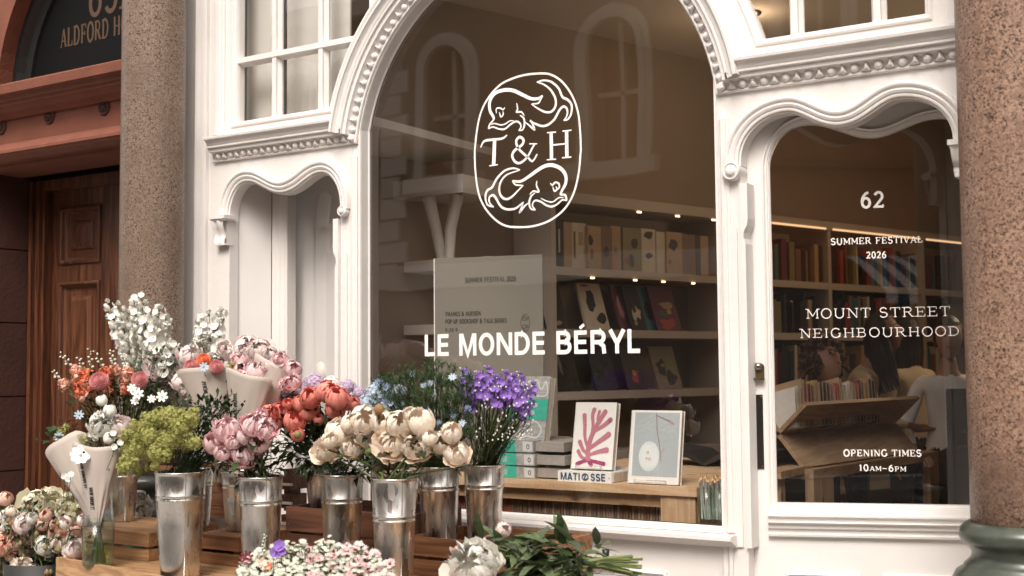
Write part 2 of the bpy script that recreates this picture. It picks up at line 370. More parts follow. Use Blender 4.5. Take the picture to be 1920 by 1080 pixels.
def sans_mesh(txt, width, height, bold=0.0, shear=0.0):
    """sans capitals from the built-in font as a flat mesh fitted to width x height (x right, y up)"""
    cu = bpy.data.curves.new('t', 'FONT'); cu.body = txt; cu.size = 1.0; cu.offset = bold; cu.resolution_u = 3
    cu.space_character = 1.0 + bold*2
    o = bpy.data.objects.new('t', cu); COL.objects.link(o)
    dg = bpy.context.evaluated_depsgraph_get(); me = bpy.data.meshes.new_from_object(o.evaluated_get(dg))
    bpy.data.objects.remove(o); bpy.data.curves.remove(cu)
    xs = [v.co.x for v in me.vertices]; ys = [v.co.y for v in me.vertices]
    x0, x1, y0 = min(xs), max(xs), 0.0
    cap = 0.73
    V = [((v.co.x-x0)/(x1-x0)*width, v.co.y/cap*height) for v in me.vertices]; Fc = [tuple(p.vertices) for p in me.polygons]
    bpy.data.meshes.remove(me); return V, Fc

def _s(*p): return list(p)
BG = {  # heavy grotesque capitals: (advance, strokes)
 'L': (.60, [[(.1, 0), (.1, 1)], [(.1, .09), (.56, .09)]]), 'E': (.66, [[(.1, 0), (.1, 1)], [(.1, .09), (.61, .09)], [(.1, .51), (.57, .51)], [(.1, .91), (.60, .91)]]),
 'M': (.92, [[(.1, 0), (.1, 1)], [(.82, 0), (.82, 1)], [(.14, .98), (.46, .04), (.78, .98)]]), 'O': (.82, [arcp(.41, .5, .31, .425, 90, 450, 32)]),
 'N': (.80, [[(.1, 0), (.1, 1)], [(.70, 0), (.70, 1)], [(.12, .96), (.68, .04)]]), 'D': (.78, [[(.1, 0), (.1, 1)], [(.1, .915), (.34, .915)]+arcp(.34, .5, .33, .415, 90, -90, 14)+[(.1, .085)]]),
 'B': (.74, [[(.1, 0), (.1, 1)], [(.1, .915), (.4, .915)]+arcp(.4, .72, .19, .195, 90, -90, 9)+[(.1, .525)], [(.1, .525), (.42, .525)]+arcp(.42, .305, .225, .22, 90, -90, 9)+[(.1, .085)]]),
 'R': (.76, [[(.1, 0), (.1, 1)], [(.1, .915), (.42, .915)]+arcp(.42, .70, .20, .215, 90, -90, 9)+[(.1, .485)], [(.44, .46), (.60, .32), (.64, 0)]]),
 'Y': (.72, [[(.36, 0), (.36, .45)], [(.05, 1), (.36, .42)], [(.67, 1), (.36, .42)]]), 'A': (.76, [[(.08, 0), (.38, .97)], [(.68, 0), (.38, .97)], [(.18, .26), (.58, .26)]]),
 'T': (.68, [[(.34, 0), (.34, 1)], [(.02, .91), (.66, .91)]]), 'I': (.30, [[(.13, 0), (.13, 1)]]), 'S': (.70, [arcp(.35, .71, .23, .205, 15, 262, 14)+arcp(.35, .29, .245, .205, 82, -165, 14)]),
 ' ': (.30, []), '*': (.62, []),
}
BG['\u00c9'] = (BG['E'][0], BG['E'][1]+[[(.28, 1.09), (.48, 1.25)]])
def bold_text(mb, txt, x0, z0, h, tf, width=None, wt=.185, track=.10):
    tot = sum(BG[c][0]+track for c in txt)-track; hx = width/tot if width else h; x = x0
    for c in txt:
        for q in BG[c][1]: stroke(mb, [(x+a*hx, z0+b*h) for a, b in q], wt*h*(.7 if len(q) == 2 and q[0][1] > 1.05 else 1), tf)
        x += (BG[c][0]+track)*hx
# ================================================================== THE SETTING
XC = -2.605                     # axis of the bookshop front
def sheet(name, x0, x1, y0, y1, z, m, th=0.2):
    return structure(MB().box(x0, x1, y0, y1, z-th, z).build(name, m))
ASPH = mat('asphalt', (0.05, 0.048, 0.046), 0.85, var=0.3, scale=30, bump=0.3)
FLAG = mat('paving_stone', (0.38, 0.36, 0.34), 0.8, var=0.2, scale=12, bump=0.2)
sheet('ground', -60, 60, -60, 60, -0.16, ASPH, 0.3)
sheet('road', -40, 40, -9.0, -3.6, -0.14, mat('worn_asphalt', (0.13, 0.125, 0.12), 0.8, var=0.3, scale=20, bump=0.3), 0.1)
pv = structure(MB().box(-40, 40, -3.6, 0.0, -0.3, -0.02).build('pavement', FLAG))
pv2 = structure(MB().box(-40, 40, -10.6, -9.0, -0.3, -0.02).build('far_pavement', FLAG))
for side, (ya, yb) in enumerate(((-2.6, 0.0), )):
    fm = MB().box(0, 0.78, 0, 0.62, -0.03, 0.0); slab0 = None; c = 0
    for r in range(4):
        for k in range(12):
            x = -7.5+k*0.79+(0.35 if r % 2 else 0); y = -2.56+r*0.635
            if slab0 is None: slab0 = fm.build('paving_slab', FLAG, pv); slab0.location = (x, y, 0.0)
            else:
                o = slab0.copy(); COL.objects.link(o); o.location = (x, y, random.uniform(-.002, .002))

# ------------------------------------------------------------------ bookshop front
shop = thing('bookshop_front', 'white painted bookshop front with a tall arched display window and carved mouldings', 'shopfront', (XC, 0, 0))
def arc(cx, cz, r, a0, a1, n=48):
    return [(cx+r*cos(radians(a0+(a1-a0)*i/n)), cz+r*sin(radians(a0+(a1-a0)*i/n))) for i in range(n+1)]
ARC_Z, ARC_R = 2.295, 0.861
SILL = 0.80
XL, XR = XC-0.845, XC+0.845
a_s = math.degrees(math.asin((2.30-ARC_Z)/ARC_R))
def arch_loop(r, xo, z0, cz=ARC_Z, n=48):
    lp = [(XC-xo, z0), (XC+xo, z0)]
    a = math.degrees(math.acos(min(1, xo/r)))
    return lp+arc(XC, cz, r, a, 180-a, n)
def scallop(cx, zpk, half=0.394, drop=0.205, dip=0.073, inset=0.0, n=14, hp=0.233):
    """head line of the shaped openings from left springing to right springing"""
    pts = []
    rx = half-hp-inset; rz = drop-inset
    for i in range(n+1):                       # quarter ellipse up to the left peak
        a = radians(180-90*i/n); pts.append((-hp+rx*cos(a), -drop+rz*sin(a)))
    m = 2*n
    for i in range(1, m):                      # wave between the peaks
        t = i/m; pts.append((-hp+2*hp*t, -inset-(dip)*(0.5-0.5*cos(2*pi*t))**1.15))
    for i in range(n+1):
        a = radians(90-90*i/n); pts.append((hp+rx*cos(a), -drop+rz*sin(a)))
    return [(cx+x, zpk+z) for x, z in pts]
LBX, RBX = XC-1.30, XC+1.315
RKW = dict(half=0.425, hp=0.203)
LZ, RZ = 2.335, 2.352
L_in = scallop(LBX, LZ, inset=0.05); R_in = scallop(RBX, RZ, inset=0.05, **RKW)
LJ, RJ = 0.342, 0.377          # half widths of the openings under the heads
def opening(head, cx, half, z0):
    return [(cx-half, z0), (cx+half, z0)] + [(cx+half, head[-1][1])]*0 + list(reversed(head))
LEFT_BOT, GLASS_Z = 0.70, 2.56
left_open = opening(L_in, LBX, LJ, LEFT_BOT); right_open = [(RBX-RJ, .02), (RBX+.405, .02), (RBX+.405, 2.10)]+list(reversed(R_in))
RT = 1.043                       # outer radius of the arch surround
def transom(sgn):
    xa = XC+sgn*1.632; top = 3.55
    a0 = math.asin((GLASS_Z-ARC_Z)/RT); x_in = XC+sgn*RT*cos(a0)
    a1 = math.acos(0.30/RT) if RT > .3 else 0
    lp = [(xa, GLASS_Z), (x_in, GLASS_Z)]
    for i in range(1, 25):
        a = a0+(radians(72)-a0)*i/24; lp.append((XC+sgn*RT*cos(a), ARC_Z+RT*sin(a)))
    lp += [(lp[-1][0], top), (xa, top)]
    return lp
TL, TR = transom(-1), transom(1)
wall = MB().plate([[(XC-1.80, 0.0), (XC+1.80, 0.0), (XC+1.80, 4.2), (XC-1.80, 4.2)],
                   arch_loop(ARC_R, 0.845, SILL), left_open, right_open, TL, TR], 0.0, 0.055).build('wall_panel', WHITE, shop)
# projecting cornice that runs up and over the arch
a_c = math.asin((2.398-ARC_Z)/ARC_R)
path = [(XC-1.742, 2.398)] + [(XC+ARC_R*cos(pi-a_c-(pi-2*a_c)*i/72), ARC_Z+ARC_R*sin(a_c+(pi-2*a_c)*i/72)) for i in range(73)] + [(XC+1.742, 2.398)]
PROF = [(0.0, 0.0), (0.0, -.012), (.003, -.017), (.009, -.017), (.012, -.012), (.018, -.012), (.036, -.018), (.043, -.034), (.044, -.046),
        (.060, -.048), (.0605, -.056), (.063, -.060), (.069, -.060), (.072, -.055), (.076, -.060), (.088, -.064), (.097, -.074), (.099, -.082), (.109, -.084), (.112, -.080), (.118, -.02), (.118, 0.0)]
v, f = sweep(path, PROF); crn = MB().add(v, f).build('cornice', WHITE, shop)
# eggs and darts of the cornice: individual carved pieces
eggm = MB(); n1, n2 = 7, 8; vs = []; fs = []
for i in range(n1+1):
    a = pi*i/n1
    for k in range(n2+1):
        b = pi*k/n2; vs.append((0.0165*sin(a)*cos(b), -0.017*sin(a)*sin(b), 0.0175*cos(a)))
for i in range(n1):
    for k in range(n2): fs.append((i*(n2+1)+k, (i+1)*(n2+1)+k, (i+1)*(n2+1)+k+1, i*(n2+1)+k+1))
eggm.add(vs, fs, True)
def dartmesh():
    m = MB()
    out = [(0, .017), (.006, .012), (.0095, 0), (.013, -.011), (.022, -.017), (.010, -.0165), (.005, -.0175), (0, -.0175)]
    L = [(-x, z) for x, z in reversed(out[1:-1])]
    lp = out+L; n = len(lp)
    vs = [(x, 0.0, z) for x, z in lp]+[(x*.7, -.010-(.006 if abs(x) < .008 else 0), z*.85) for x, z in lp]+[(0, -.018, 0)]
    fs = [(i, (i+1) % n, n+(i+1) % n, n+i) for i in range(n)]+[(n+i, n+(i+1) % n, 2*n) for i in range(n)]
    m.add(vs, fs, True); return m
egg0 = dart0 = None
def along(path, s):
    for i in range(len(path)-1):
        a, b = Vector(path[i]), Vector(path[i+1]); L = (b-a).length
        if s <= L or i == len(path)-2:
            d = (b-a).normalized(); return a+d*s, d
        s -= L
tot = sum((Vector(path[i+1])-Vector(path[i])).length for i in range(len(path)-1))
ne = int(tot/0.081); st = tot/ne
ai = 0
for i in range(ne):
    for kind, off in (('egg', 0.5), ('dart', 1.0)):
        s = (i+off)*st
        if s > tot-0.01: continue
        p, d = along(path, s); nn = Vector((-d.y, d.x)); q = p+nn*0.0275
        if q.y > 3.12: continue
        ang = atan2(d.y, d.x)
        M = Matrix.Translation((q.x, -0.016, q.y)) @ Matrix.Rotation(-ang, 4, 'Y')
        src = egg0 if kind == 'egg' else dart0
        if src is None:
            o = (eggm if kind == 'egg' else dartmesh()).build(kind, WHITE, crn)
            if kind == 'egg': egg0 = o
            else: dart0 = o
        else:
            o = src.copy(); COL.objects.link(o)
        o.matrix_basis = M
# window frames of the two upper lights
def upper_light(sgn, lp):
    fr = sweep(lp if sgn < 0 else list(reversed(lp)), [(0, .0), (0, -.010), (.006, -.014), (.014, -.012), (.02, .0), (.028, .004), (.033, .012), (.040, .016), (.044, .03), (.044, .05), (0, .05)] if True else [], closed=True)
    # offsets must point into the opening
    o = MB().add(*fr).build('window_frame', WHITE, shop)
    return o
def orient(lp, ccw=True):
    a = sum(lp[i][0]*lp[(i+1) % len(lp)][1]-lp[(i+1) % len(lp)][0]*lp[i][1] for i in range(len(lp)))
    return lp if (a > 0) == ccw else list(reversed(lp))
FRP = [(-.002, .0), (-.002, -.006), (.004, -.010), (.010, -.009), (.014, -.002), (.020, .002), (.024, .010), (.027, .022), (.027, .055), (-.002, .055)]
for sgn, lp in ((-1, TL), (1, TR)):
    fr = MB().add(*sweep(orient(lp), FRP, closed=True)).build('window_frame', WHITE, shop)
    pane = MB().plate([orient(lp)], 0.046, 0.0475); pane = MB(); pl = orient(lp)
    tr = tessellate_polygon([[Vector((x, z, 0)) for x, z in pl]])
    pane.add([(x, .046, z) for x, z in pl], [tuple(t) for t in tr]).build('pane', GLASS, fr)
    bars = ((-4.018, -3.956), (-3.732, -3.668), (-3.431, -3.373)) if sgn < 0 else ((-1.487, -1.439), (-1.191, -1.144), (-.90, -.85))
    for k, (xa, xb) in enumerate(bars):
        c = (xa+xb)/2+.008; top = 3.55
        z0 = GLASS_Z+.015
        if abs(c-XC) < RT: z0 = ARC_Z+sqrt(RT*RT-(c-XC)**2)+.01
        b = MB()
        b.add(*sweep([(c, z0), (c, top)], [(-.026, .05), (-.026, .040), (-.018, .030), (-.013, .024), (-.012, .012), (.012, .012), (.013, .024), (.018, .030), (.026, .040), (.026, .05)]))
        b.build('glazing_bar', WHITE, fr)
    if sgn < 0:
        z = 2.880
        b = MB(); b.add(*sweep([(XC-1.632, z), (XC-.86, z)], [(-.024, .05), (-.024, .040), (-.014, .030), (-.012, .008), (.012, .008), (.014, .030), (.024, .040), (.024, .05)])); b.build('glazing_bar', WHITE, fr)
# main window: frame reveal, sill and pane
mf = MB()
mp_ = orient(arch_loop(ARC_R, 0.845, SILL))
mf.add(*sweep(mp_, [(-.006, -.004), (.004, -.004), (.006, .004), (.006, .050), (.012, .052), (.012, .068), (-.006, .068)], closed=True))
mfo = mf.build('window_frame', WHITE, shop)
tr = tessellate_polygon([[Vector((x, z, 0)) for x, z in mp_]])
mpane = MB().add([(x, .060, z) for x, z in mp_], [tuple(t) for t in tr]).build('pane', GLASS, mfo)
gk = MB().add(*sweep(orient(arch_loop(ARC_R-.010, 0.835, SILL+.010)), [(0, .0585), (.0045, .0585), (.0045, .0615), (0, .0615)], closed=True)).build('glass_seal', BLACK, mfo)
sp = MB()
sprof = [(.0, .05), (.0, -.062), (-.004, -.068), (-.016, -.068), (-.020, -.062), (-.022, -.050), (-.030, -.040), (-.038, -.022), (-.046, -.012), (-.046, .0)]
sp.add(*sweep([(XC-.93, .792), (XC+.90, .792)], sprof)); sp.build('sill', WHITE, shop)
# raised jamb mouldings beside the big window
for sgn in (-1, 1):
    j = MB(); x = XC+sgn*0.876; z0 = .80; z1 = 2.335 if sgn > 0 else 2.37
    prof = [(-.020, 0), (-.020, -.006), (-.014, -.010), (-.006, -.006), (.0, -.012), (.008, -.012), (.014, -.006), (.020, -.004), (.020, 0)]
    j.add(*sweep([(x, z0), (x, z1-.03)], prof)); 
    j.add([(x-.02, 0, z1-.03), (x+.02, 0, z1-.03), (x, -.012, z1-.03), (x, 0, z1+.01)], [(0, 1, 2)[::-1], (0, 2, 3), (1, 3, 2)])
    j.build('jamb_moulding', WHITE, shop)
# scalloped heads
SPROF = [(-.052, .055), (-.052, -.002), (-.046, -.004), (-.044, -.012), (-.038, -.014), (-.034, -.012), (-.030, -.018), (-.022, -.022), (-.016, -.018), (-.012, -.020), (-.008, -.026), (-.002, -.028), (.004, -.026), (.008, -.016), (.009, .0)]
for nm, cx, zp, kw in (('scalloped_head', LBX, LZ, {}), ('scalloped_head', RBX, RZ, RKW)):
    hd = scallop(cx, zp, inset=0.0, **kw)
    hd = [(hd[0][0], hd[0][1]-.02)]+hd+[(hd[-1][0], hd[-1][1]-.02)]
    MB().add(*sweep(hd, SPROF)).build(nm, WHITE, shop)
def volute(cx, cz, r, y=-.034):
    m = MB(); M = Matrix.Translation((cx, 0.05, cz)) @ Matrix.Rotation(pi/2, 4, 'X')
    m.lathe([(0, .0), (r*.92, .0), (r, .006), (r, .078), (r*.93, .084), (r*.80, .084), (r*.76, .079), (r*.62, .080), (r*.55, .088), (r*.3, .091), (0, .092)], 28, M)
    m.build('scroll', WHITE, shop)
volute(XC-1.30+.374, 2.100, .024); volute(RBX-.403, 2.107, .034)
def bracket(x0, x1, z0, z1):
    m = MB(); w_ = x1-x0
    m.box(x0-.006, x1+.004, -.055, .02, z1-.018, z1); m.box(x0-.002, x1, -.048, .02, z1-.026, z1-.018)
    prof = [(-.046, z1-.026), (-.044, z1-.045), (-.036, z1-.065), (-.026, z1-.085), (-.024, z0+.03), (-.032, z0+.018), (-.030, z0)]
    vs = []; n = 7
    for y, z in prof:
        for k in range(n):
            t = k/(n-1); r = .006*cos(t*pi*4) + .003*random.uniform(-1, 1); taper = 1-.25*(z1-z)/(z1-z0)
            vs.append((x0+w_/2+(t-.5)*w_*taper, y-r, z))
    fs = [(i*n+k, (i+1)*n+k, (i+1)*n+k+1, i*n+k+1) for i in range(len(prof)-1) for k in range(n-1)]
    m.add(vs, fs, True)
    m.box(x0+.012, x1-.012, -.02, .03, z0, z1-.02); m.box(x0+.01, x1-.01, -.034, .02, z0-.008, z0)
    return m.build('carved_bracket', WHITE, shop)
bracket(-4.325, -4.235, 2.0, 2.135)
bracket(RBX+.372, RBX+.44, 2.02, 2.135)
# chamfered inner pilasters under the scrolls (right opening and left opening)
for sgn, cx, hw, zt in ((1, LBX, LJ, 2.07), (-1, RBX, RJ, 2.06)):
    x = cx+sgn*hw; m = MB(); pts = []
    steps = [(zt, .0), (zt-.13, .0), (zt-.155, .004), (zt-.175, .016), (zt-.20, .018), (zt-.22, .010), (.75, .010)]
    n = len(steps)
    for side in (0, 1):
        pass
    lp = [(x, zt)] + [(x-sgn*(.030-d), z) for z, d in steps] + [(x, .75)]
    m.plate([lp], -.016, .0535); m.build('pilaster_strip', WHITE, shop)
    m = MB(); x2 = x+sgn*.030
    lp = [(x2-.014, zt-.16), (x2, zt-.13), (x2+.014, zt-.16), (x2+.014, .75), (x2-.014, .75)]
    m.plate([lp], -.008, -.0005); m.build('raised_panel', WHITE, shop)
# tall pilasters at both ends
for sgn in (-1, 1):
    m = MB(); x = XC+sgn*1.87
    pr = [(-.085, .055), (-.085, -.03), (-.072, -.034), (-.068, -.052), (-.050, -.056), (-.044, -.046), (-.02, -.046), (.02, -.046), (.030, -.050), (.044, -.054), (.050, -.046), (.056, -.030), (.072, -.026), (.085, -.02), (.085, .055)]
    if sgn > 0: pr = [(-a, b) for a, b in reversed(pr)]
    # path goes up: left offset is -x
    m.add(*sweep([(x, 0), (x, 4.2)], [(-a, b) for a, b in reversed(pr)])); m.build('pilaster', WHITE, shop)
    m = MB(); x = XC+sgn*1.72      # moulded edge beside the upper light
    m.add(*sweep([(x, 2.53), (x, 4.2)], [(-.045, 0), (-.045, -.012), (-.038, -.018), (-.026, -.014), (-.02, -.022), (.0, -.024), (.01, -.016), (.03, -.014), (.036, -.005), (.045, -.003), (.045, 0)]))
    m.build('frame_moulding', WHITE, shop)
# stall riser panel mouldings under the big window
for xa, xb in ((XC-.76, XC+.0), (XC+.08, XC+.62), ):
    rp = [(xa, .14), (xb, .14), (xb, .64), (xa, .64)]
    MB().add(*sweep(rp, [(0, 0), (0, -.010), (.010, -.016), (.018, -.008), (.024, -.004), (.030, -.003), (.030, 0)], closed=True)).build('riser_panel', WHITE, shop)
MB().box(XC-1.80, XC+1.80, -.05, .0, 0.0, .12).build('plinth', WHITE, shop)
v, f = sweep([(XC+.855, .10), (XC+.855, .755)], [(-.028, 0), (-.028, -.012), (-.018, -.018), (-.008, -.010), (.006, -.012), (.018, -.006), (.028, -.004), (.028, 0)]); MB().add(v, f).build('jamb_moulding', WHITE, shop)

# ------------------------------------------------------------------ recessed left bay
lb = MB()
lb.plate([[(XC-1.66, 0.2), (XC-1.63, 0.2), (XC-1.63, 2.4), (XC-1.66, 2.4)]], .055, .0555)
bayp = at(545, 600, .24)
def wallpoly(name, pts, th, m, parent=None):
    """upright slab between plan points"""
    b = MB(); (x0, y0), (x1, y1), z0, z1 = pts; d = Vector((x1-x0, y1-y0, 0)).normalized(); n = Vector((-d.y, d.x, 0))*th
    vs = [(x0, y0, z0), (x1, y1, z0), (x1+n.x, y1+n.y, z0), (x0+n.x, y0+n.y, z0), (x0, y0, z1), (x1, y1, z1), (x1+n.x, y1+n.y, z1), (x0+n.x, y0+n.y, z1)]
    b.add(vs, [(0, 3, 2, 1), (4, 5, 6, 7), (0, 1, 5, 4), (1, 2, 6, 5), (2, 3, 7, 6), (3, 0, 4, 7)]); return b.build(name, m, parent)
wallpoly('bay_lining', ((-4.262, .056), (bayp.x-.10, .21), .2, 2.6), .03, WHITE2, shop)
jb = MB(); c = Vector((bayp.x-.045, .24))
jb.add(*sweep([(c.x, .2), (c.x, 2.5)], [(-.05, .06), (-.05, .0), (-.04, -.006), (-.03, .002), (-.012, -.004), (.01, .004), (.03, -.004), (.05, .0), (.05, .06)], y0=.21)).build('bay_post', WHITE, shop)
MB().box(-4.262, -3.52, .056, .62, LEFT_BOT-.06, LEFT_BOT).build('bay_ledge', WHITE, shop)
MB().box(-4.262, -3.52, .056, 1.2, 2.52, 2.56).build('bay_soffit', PLASTER, shop)
g0 = Vector((bayp.x, .24)); g1 = Vector((-3.50, .085))
bp = MB().add([(g0.x, g0.y, LEFT_BOT), (g1.x, g1.y, LEFT_BOT), (g1.x, g1.y, 2.52), (g0.x, g0.y, 2.52)], [(0, 1, 2, 3)]).build('side_pane', GLASS, shop)
wallpoly('bay_back_panel', ((bayp.x-.22, .37), (-3.62, .26), LEFT_BOT, 2.5), .02, WHITE2, shop)
MB().box(g0.x-.004, g0.x+.004, g0.y-.006, g0.y+.002, LEFT_BOT, 2.52).build('glass_edge', mat('dark_glass_edge', (.02, .06, .045), .2), bp)

# ------------------------------------------------------------------ the glazed door, turned a little inwards
D0 = Vector((RBX-.370, 0.058, 0)); DR = radians(20)
DM = Matrix.Translation(D0) @ Matrix.Rotation(DR, 4, 'Z')
def door_uv(px, py):
    d = ray(px, py); n = Vector((-sin(DR), cos(DR), 0)); t = (D0-CAM).dot(n)/d.dot(n); p = CAM+d*t; q = DM.inverted() @ p
    return q.x, q.z
DW = 0.90; GX0, GX1, GZ0 = 0.072, 0.82, 0.895
dhead = scallop((GX0+GX1)/2, 2.288, half=(GX1-GX0)/2+.0, inset=0.0, drop=.17, dip=.06)
dglass = orient([(GX0, GZ0), (GX1, GZ0)]+list(reversed(dhead)))
door = MB().plate([[(0, .03), (DW, .03), (DW, 2.52), (0, 2.52)], dglass], 0.0, .045, DM).build('door', WHITE2, shop)
def dsweep(path, prof, closed=False):
    v, f = sweep(path, prof, closed); return [tuple(DM @ Vector(p)) for p in v], f
MB().add(*dsweep(dglass, [(-.024, .0), (-.024, -.006), (-.018, -.010), (-.012, -.004), (-.006, -.004), (.0, .004), (.006, .008), (.008, .02), (.008, .04)], True)).build('glass_moulding', WHITE2, door)
tr = tessellate_polygon([[Vector((x, z, 0)) for x, z in dglass]])
dpane = MB().add([tuple(DM @ Vector((x, .024, z))) for x, z in dglass], [tuple(t) for t in tr]).build('pane', DGLASS, door)
apr = [(.0, .0), (.0, -.010), (.010, -.040), (.016, -.046), (.022, -.046), (.026, -.040), (.030, -.036), (.040, -.034), (.044, -.040), (.048, -.036), (.052, -.026), (.066, -.024), (.070, -.014), (.084, -.012), (.088, -.020), (.096, -.018), (.098, .0)]
MB().add(*dsweep([(DW-.02, GZ0-.012), (.045, GZ0-.012)], apr)).build('weather_ledge', WHITE2, door)
for xa, xb in ((.10, .36), (.44, .70)):
    MB().add(*dsweep([(xa, .14), (xb, .14), (xb, .66), (xa, .66)], [(0, 0), (0, -.008), (.008, -.013), (.014, -.006), (.020, -.003), (.024, 0)], True)).build('door_panel', WHITE2, door)
lk = MB(); u, z = door_uv(1422, 690)
lo = [(-.011, -.045), (.011, -.045)]+[(.011*cos(radians(a)), .014*sin(radians(a))) for a in range(0, 181, 20)]
lk.plate([[(u+x*1.9, z+zz*1.0+.005) for x, zz in lo]], -.008, .0, DM)
lk.box(u-.0215, u+.0215, -.026, -.006, z-.044, z-.036, DM)
lko = lk.build('lock_plate', BRASS, door)
MB().lathe([(0, .016), (.007, .016), (.0125, .012), (.014, .006), (.014, 0)], 20, DM @ Matrix.Translation((u, -.008, z+.004)) @ Matrix.Rotation(pi/2, 4, 'X')).build('keyhole', STEEL, lko)
u0, z0 = door_uv(1404, 740); u1, z1 = door_uv(1433, 879)
pp = MB().box(u0+.001, u1, -.004, .0, z1, z0, DM).build('push_plate', STEEL, door)
for (a, b) in ((u0+.007, z0-.007), (u1-.006, z0-.007), (u0+.007, z1+.008), (u1-.006, z1+.008)):
    MB().lathe([(0, .0026), (.002, .0022), (.003, .0)], 10, DM @ Matrix.Translation((a, -.004, b)) @ Matrix.Rotation(pi/2, 4, 'X')).build('screw', BRASS, pp)
# jamb lining beside the door
MB().box(RBX-.389, RBX-.369, .056, .16, 0.0, 2.5).build('door_jamb', WHITE, shop)
MB().box(RBX+.41, RBX+.44, .056, .55, 0.0, 2.6).build('door_jamb', WHITE, shop)
MB().box(-1.66, -.80, .056, .60, 2.54, 2.58).build('door_soffit', WHITE, shop)

# lettering on the glass
def tf_main(x, z, l): return (x, 0.0575-l, z)
def tf_door(x, z, l): return tuple(DM @ Vector((x, 0.0215-l, z)))
p0 = at(796, 668, .0575); p1 = at(1202, 661, .0575); pt = at(796, 627.5, .0575)
hh = pt.z-p0.z
lm = MB(); bold_text(lm, 'LE MONDE B\u00c9RYL', p0.x, p0.z, hh, tf_main, width=p1.x-p0.x)
lm.build('lettering', DECAL, mpane)
lg = MB()
def lgp(px, py): p = at(px, py, .0575); return (p.x, p.z)
def T1(x, y): return lgp(880+x/6.75, 130+y/6.75)
def T2(x, y): return lgp(880+x/6.75, 280+y/6.75)
def smooth(pts, n=5):
    out = []; m = len(pts)
    for i in range(m-1):
        p0_, p1_, p2_, p3_ = [Vector(pts[max(0, min(m-1, j))]) for j in (i-1, i, i+1, i+2)]
        for k in range(n):
            t = k/n; q = 0.5*((2*p1_)+(p2_-p0_)*t+(2*p0_-5*p1_+4*p2_-p3_)*t*t+(3*p1_-p0_-3*p2_+p3_)*t**3); out.append(tuple(q))
    out.append(tuple(pts[-1])); return out
def inkline(pts, T, wmax, wmin=None, taper=True):
    pp_ = smooth([T(*p) for p in pts]); n = len(pp_); wmin = wmax*.25 if wmin is None else wmin
    wd = [(wmin+(wmax-wmin)*sin(pi*i/(n-1))**.6) if taper else wmax for i in range(n)]
    stroke(lg, pp_, wd, tf_main, .0008)
for T, top in ((T1, True),):
    inkline([(310, 640), (305, 600), (262, 520), (262, 400), (330, 300), (450, 262), (560, 270), (680, 325), (780, 370), (870, 370), (930, 335)], T1, .0155, .008)
    inkline([(930, 335), (900, 390), (870, 430), (785, 438)], T1, .007); inkline([(785, 438), (860, 490), (960, 540), (1040, 535), (1090, 470), (1090, 370), (1030, 260), (940, 190), (855, 163)], T1, .010)
    inkline([(855, 163), (940, 140), (1040, 160), (1130, 240), (1180, 350), (1240, 380), (1295, 450), (1290, 560), (1250, 630), (1195, 650)], T1, .010, .004)
    inkline([(1195, 650), (1235, 590), (1240, 510), (1195, 470), (1140, 520), (1080, 630), (1000, 700), (920, 718), (840, 690), (780, 660), (775, 640)], T1, .010, .004)
    inkline([(775, 640), (800, 690), (825, 762), (760, 710), (710, 670)], T1, .008); inkline([(600, 425), (612, 500), (600, 540), (660, 540), (700, 590)], T1, .008)
    inkline([(640, 580), (690, 620), (700, 690), (680, 760), (625, 778)], T1, .009); inkline([(625, 778), (655, 730), (640, 680), (590, 660), (520, 700), (450, 755), (380, 755), (300, 730), (245, 755)], T1, .008, .004)
    inkline([(310, 640), (260, 700), (245, 755)], T1, .008, .005); inkline([(275, 705), (320, 685), (400, 705), (460, 690), (510, 655), (565, 650)], T1, .006)
    inkline([(345, 560), (345, 500), (390, 490), (430, 510), (452, 480)], T1, .007); inkline([(380, 540), (400, 600), (430, 570), (425, 530)], T1, .007)
inkline([(1150, 575), (1175, 520), (1220, 430), (1220, 330), (1160, 245), (1050, 200), (950, 215), (850, 275), (760, 340), (650, 405), (545, 400)], T2, .0155, .007)
inkline([(545, 400), (590, 450), (685, 455)], T2, .007); inkline([(685, 455), (620, 520), (540, 600), (470, 630), (410, 600), (380, 520), (400, 410), (480, 320), (645, 262)], T2, .010)
inkline([(645, 262), (560, 240), (450, 270), (350, 370), (290, 480), (230, 520), (205, 600), (230, 700), (310, 730)], T2, .010, .004)
inkline([(310, 730), (260, 680), (255, 610), (305, 580), (345, 630), (400, 720), (480, 760), (580, 750), (650, 700), (690, 665)], T2, .010, .004)
inkline([(690, 665), (640, 795), (700, 720), (750, 680)], T2, .008); inkline([(858, 395), (852, 460), (880, 535), (810, 530), (765, 575)], T2, .008)
inkline([(835, 550), (780, 600), (760, 680), (780, 750), (840, 770)], T2, .009); inkline([(840, 770), (800, 710), (830, 650), (900, 660), (980, 710), (1050, 725), (1120, 690), (1180, 640), (1235, 650)], T2, .008, .004)
inkline([(1150, 575), (1215, 580), (1235, 650)], T2, .009, .006); inkline([(905, 618), (980, 655), (1060, 665), (1130, 615), (1200, 610)], T2, .006)
inkline([(1025, 425), (1050, 455), (1085, 420), (1130, 430), (1140, 480), (1110, 520)], T2, .008); inkline([(1055, 470), (1080, 530), (1110, 500), (1095, 470)], T2, .007)
ov = [T1(*p) for p in [(900, 52), (1010, 60), (1130, 120), (1230, 220), (1320, 370), (1380, 560), (1405, 800), (1412, 1010)]]+[T2(*p) for p in [(1408, 60), (1385, 300), (1320, 560), (1200, 760), (1020, 900), (820, 970), (640, 985), (470, 970), (330, 890), (200, 740), (120, 560), (80, 300), (70, 60)]]+[T1(*p) for p in [(75, 980), (100, 760), (150, 540), (250, 350), (400, 190), (580, 105), (740, 65), (900, 52)]]
stroke(lg, smooth(ov), .0085, tf_main, .0008)
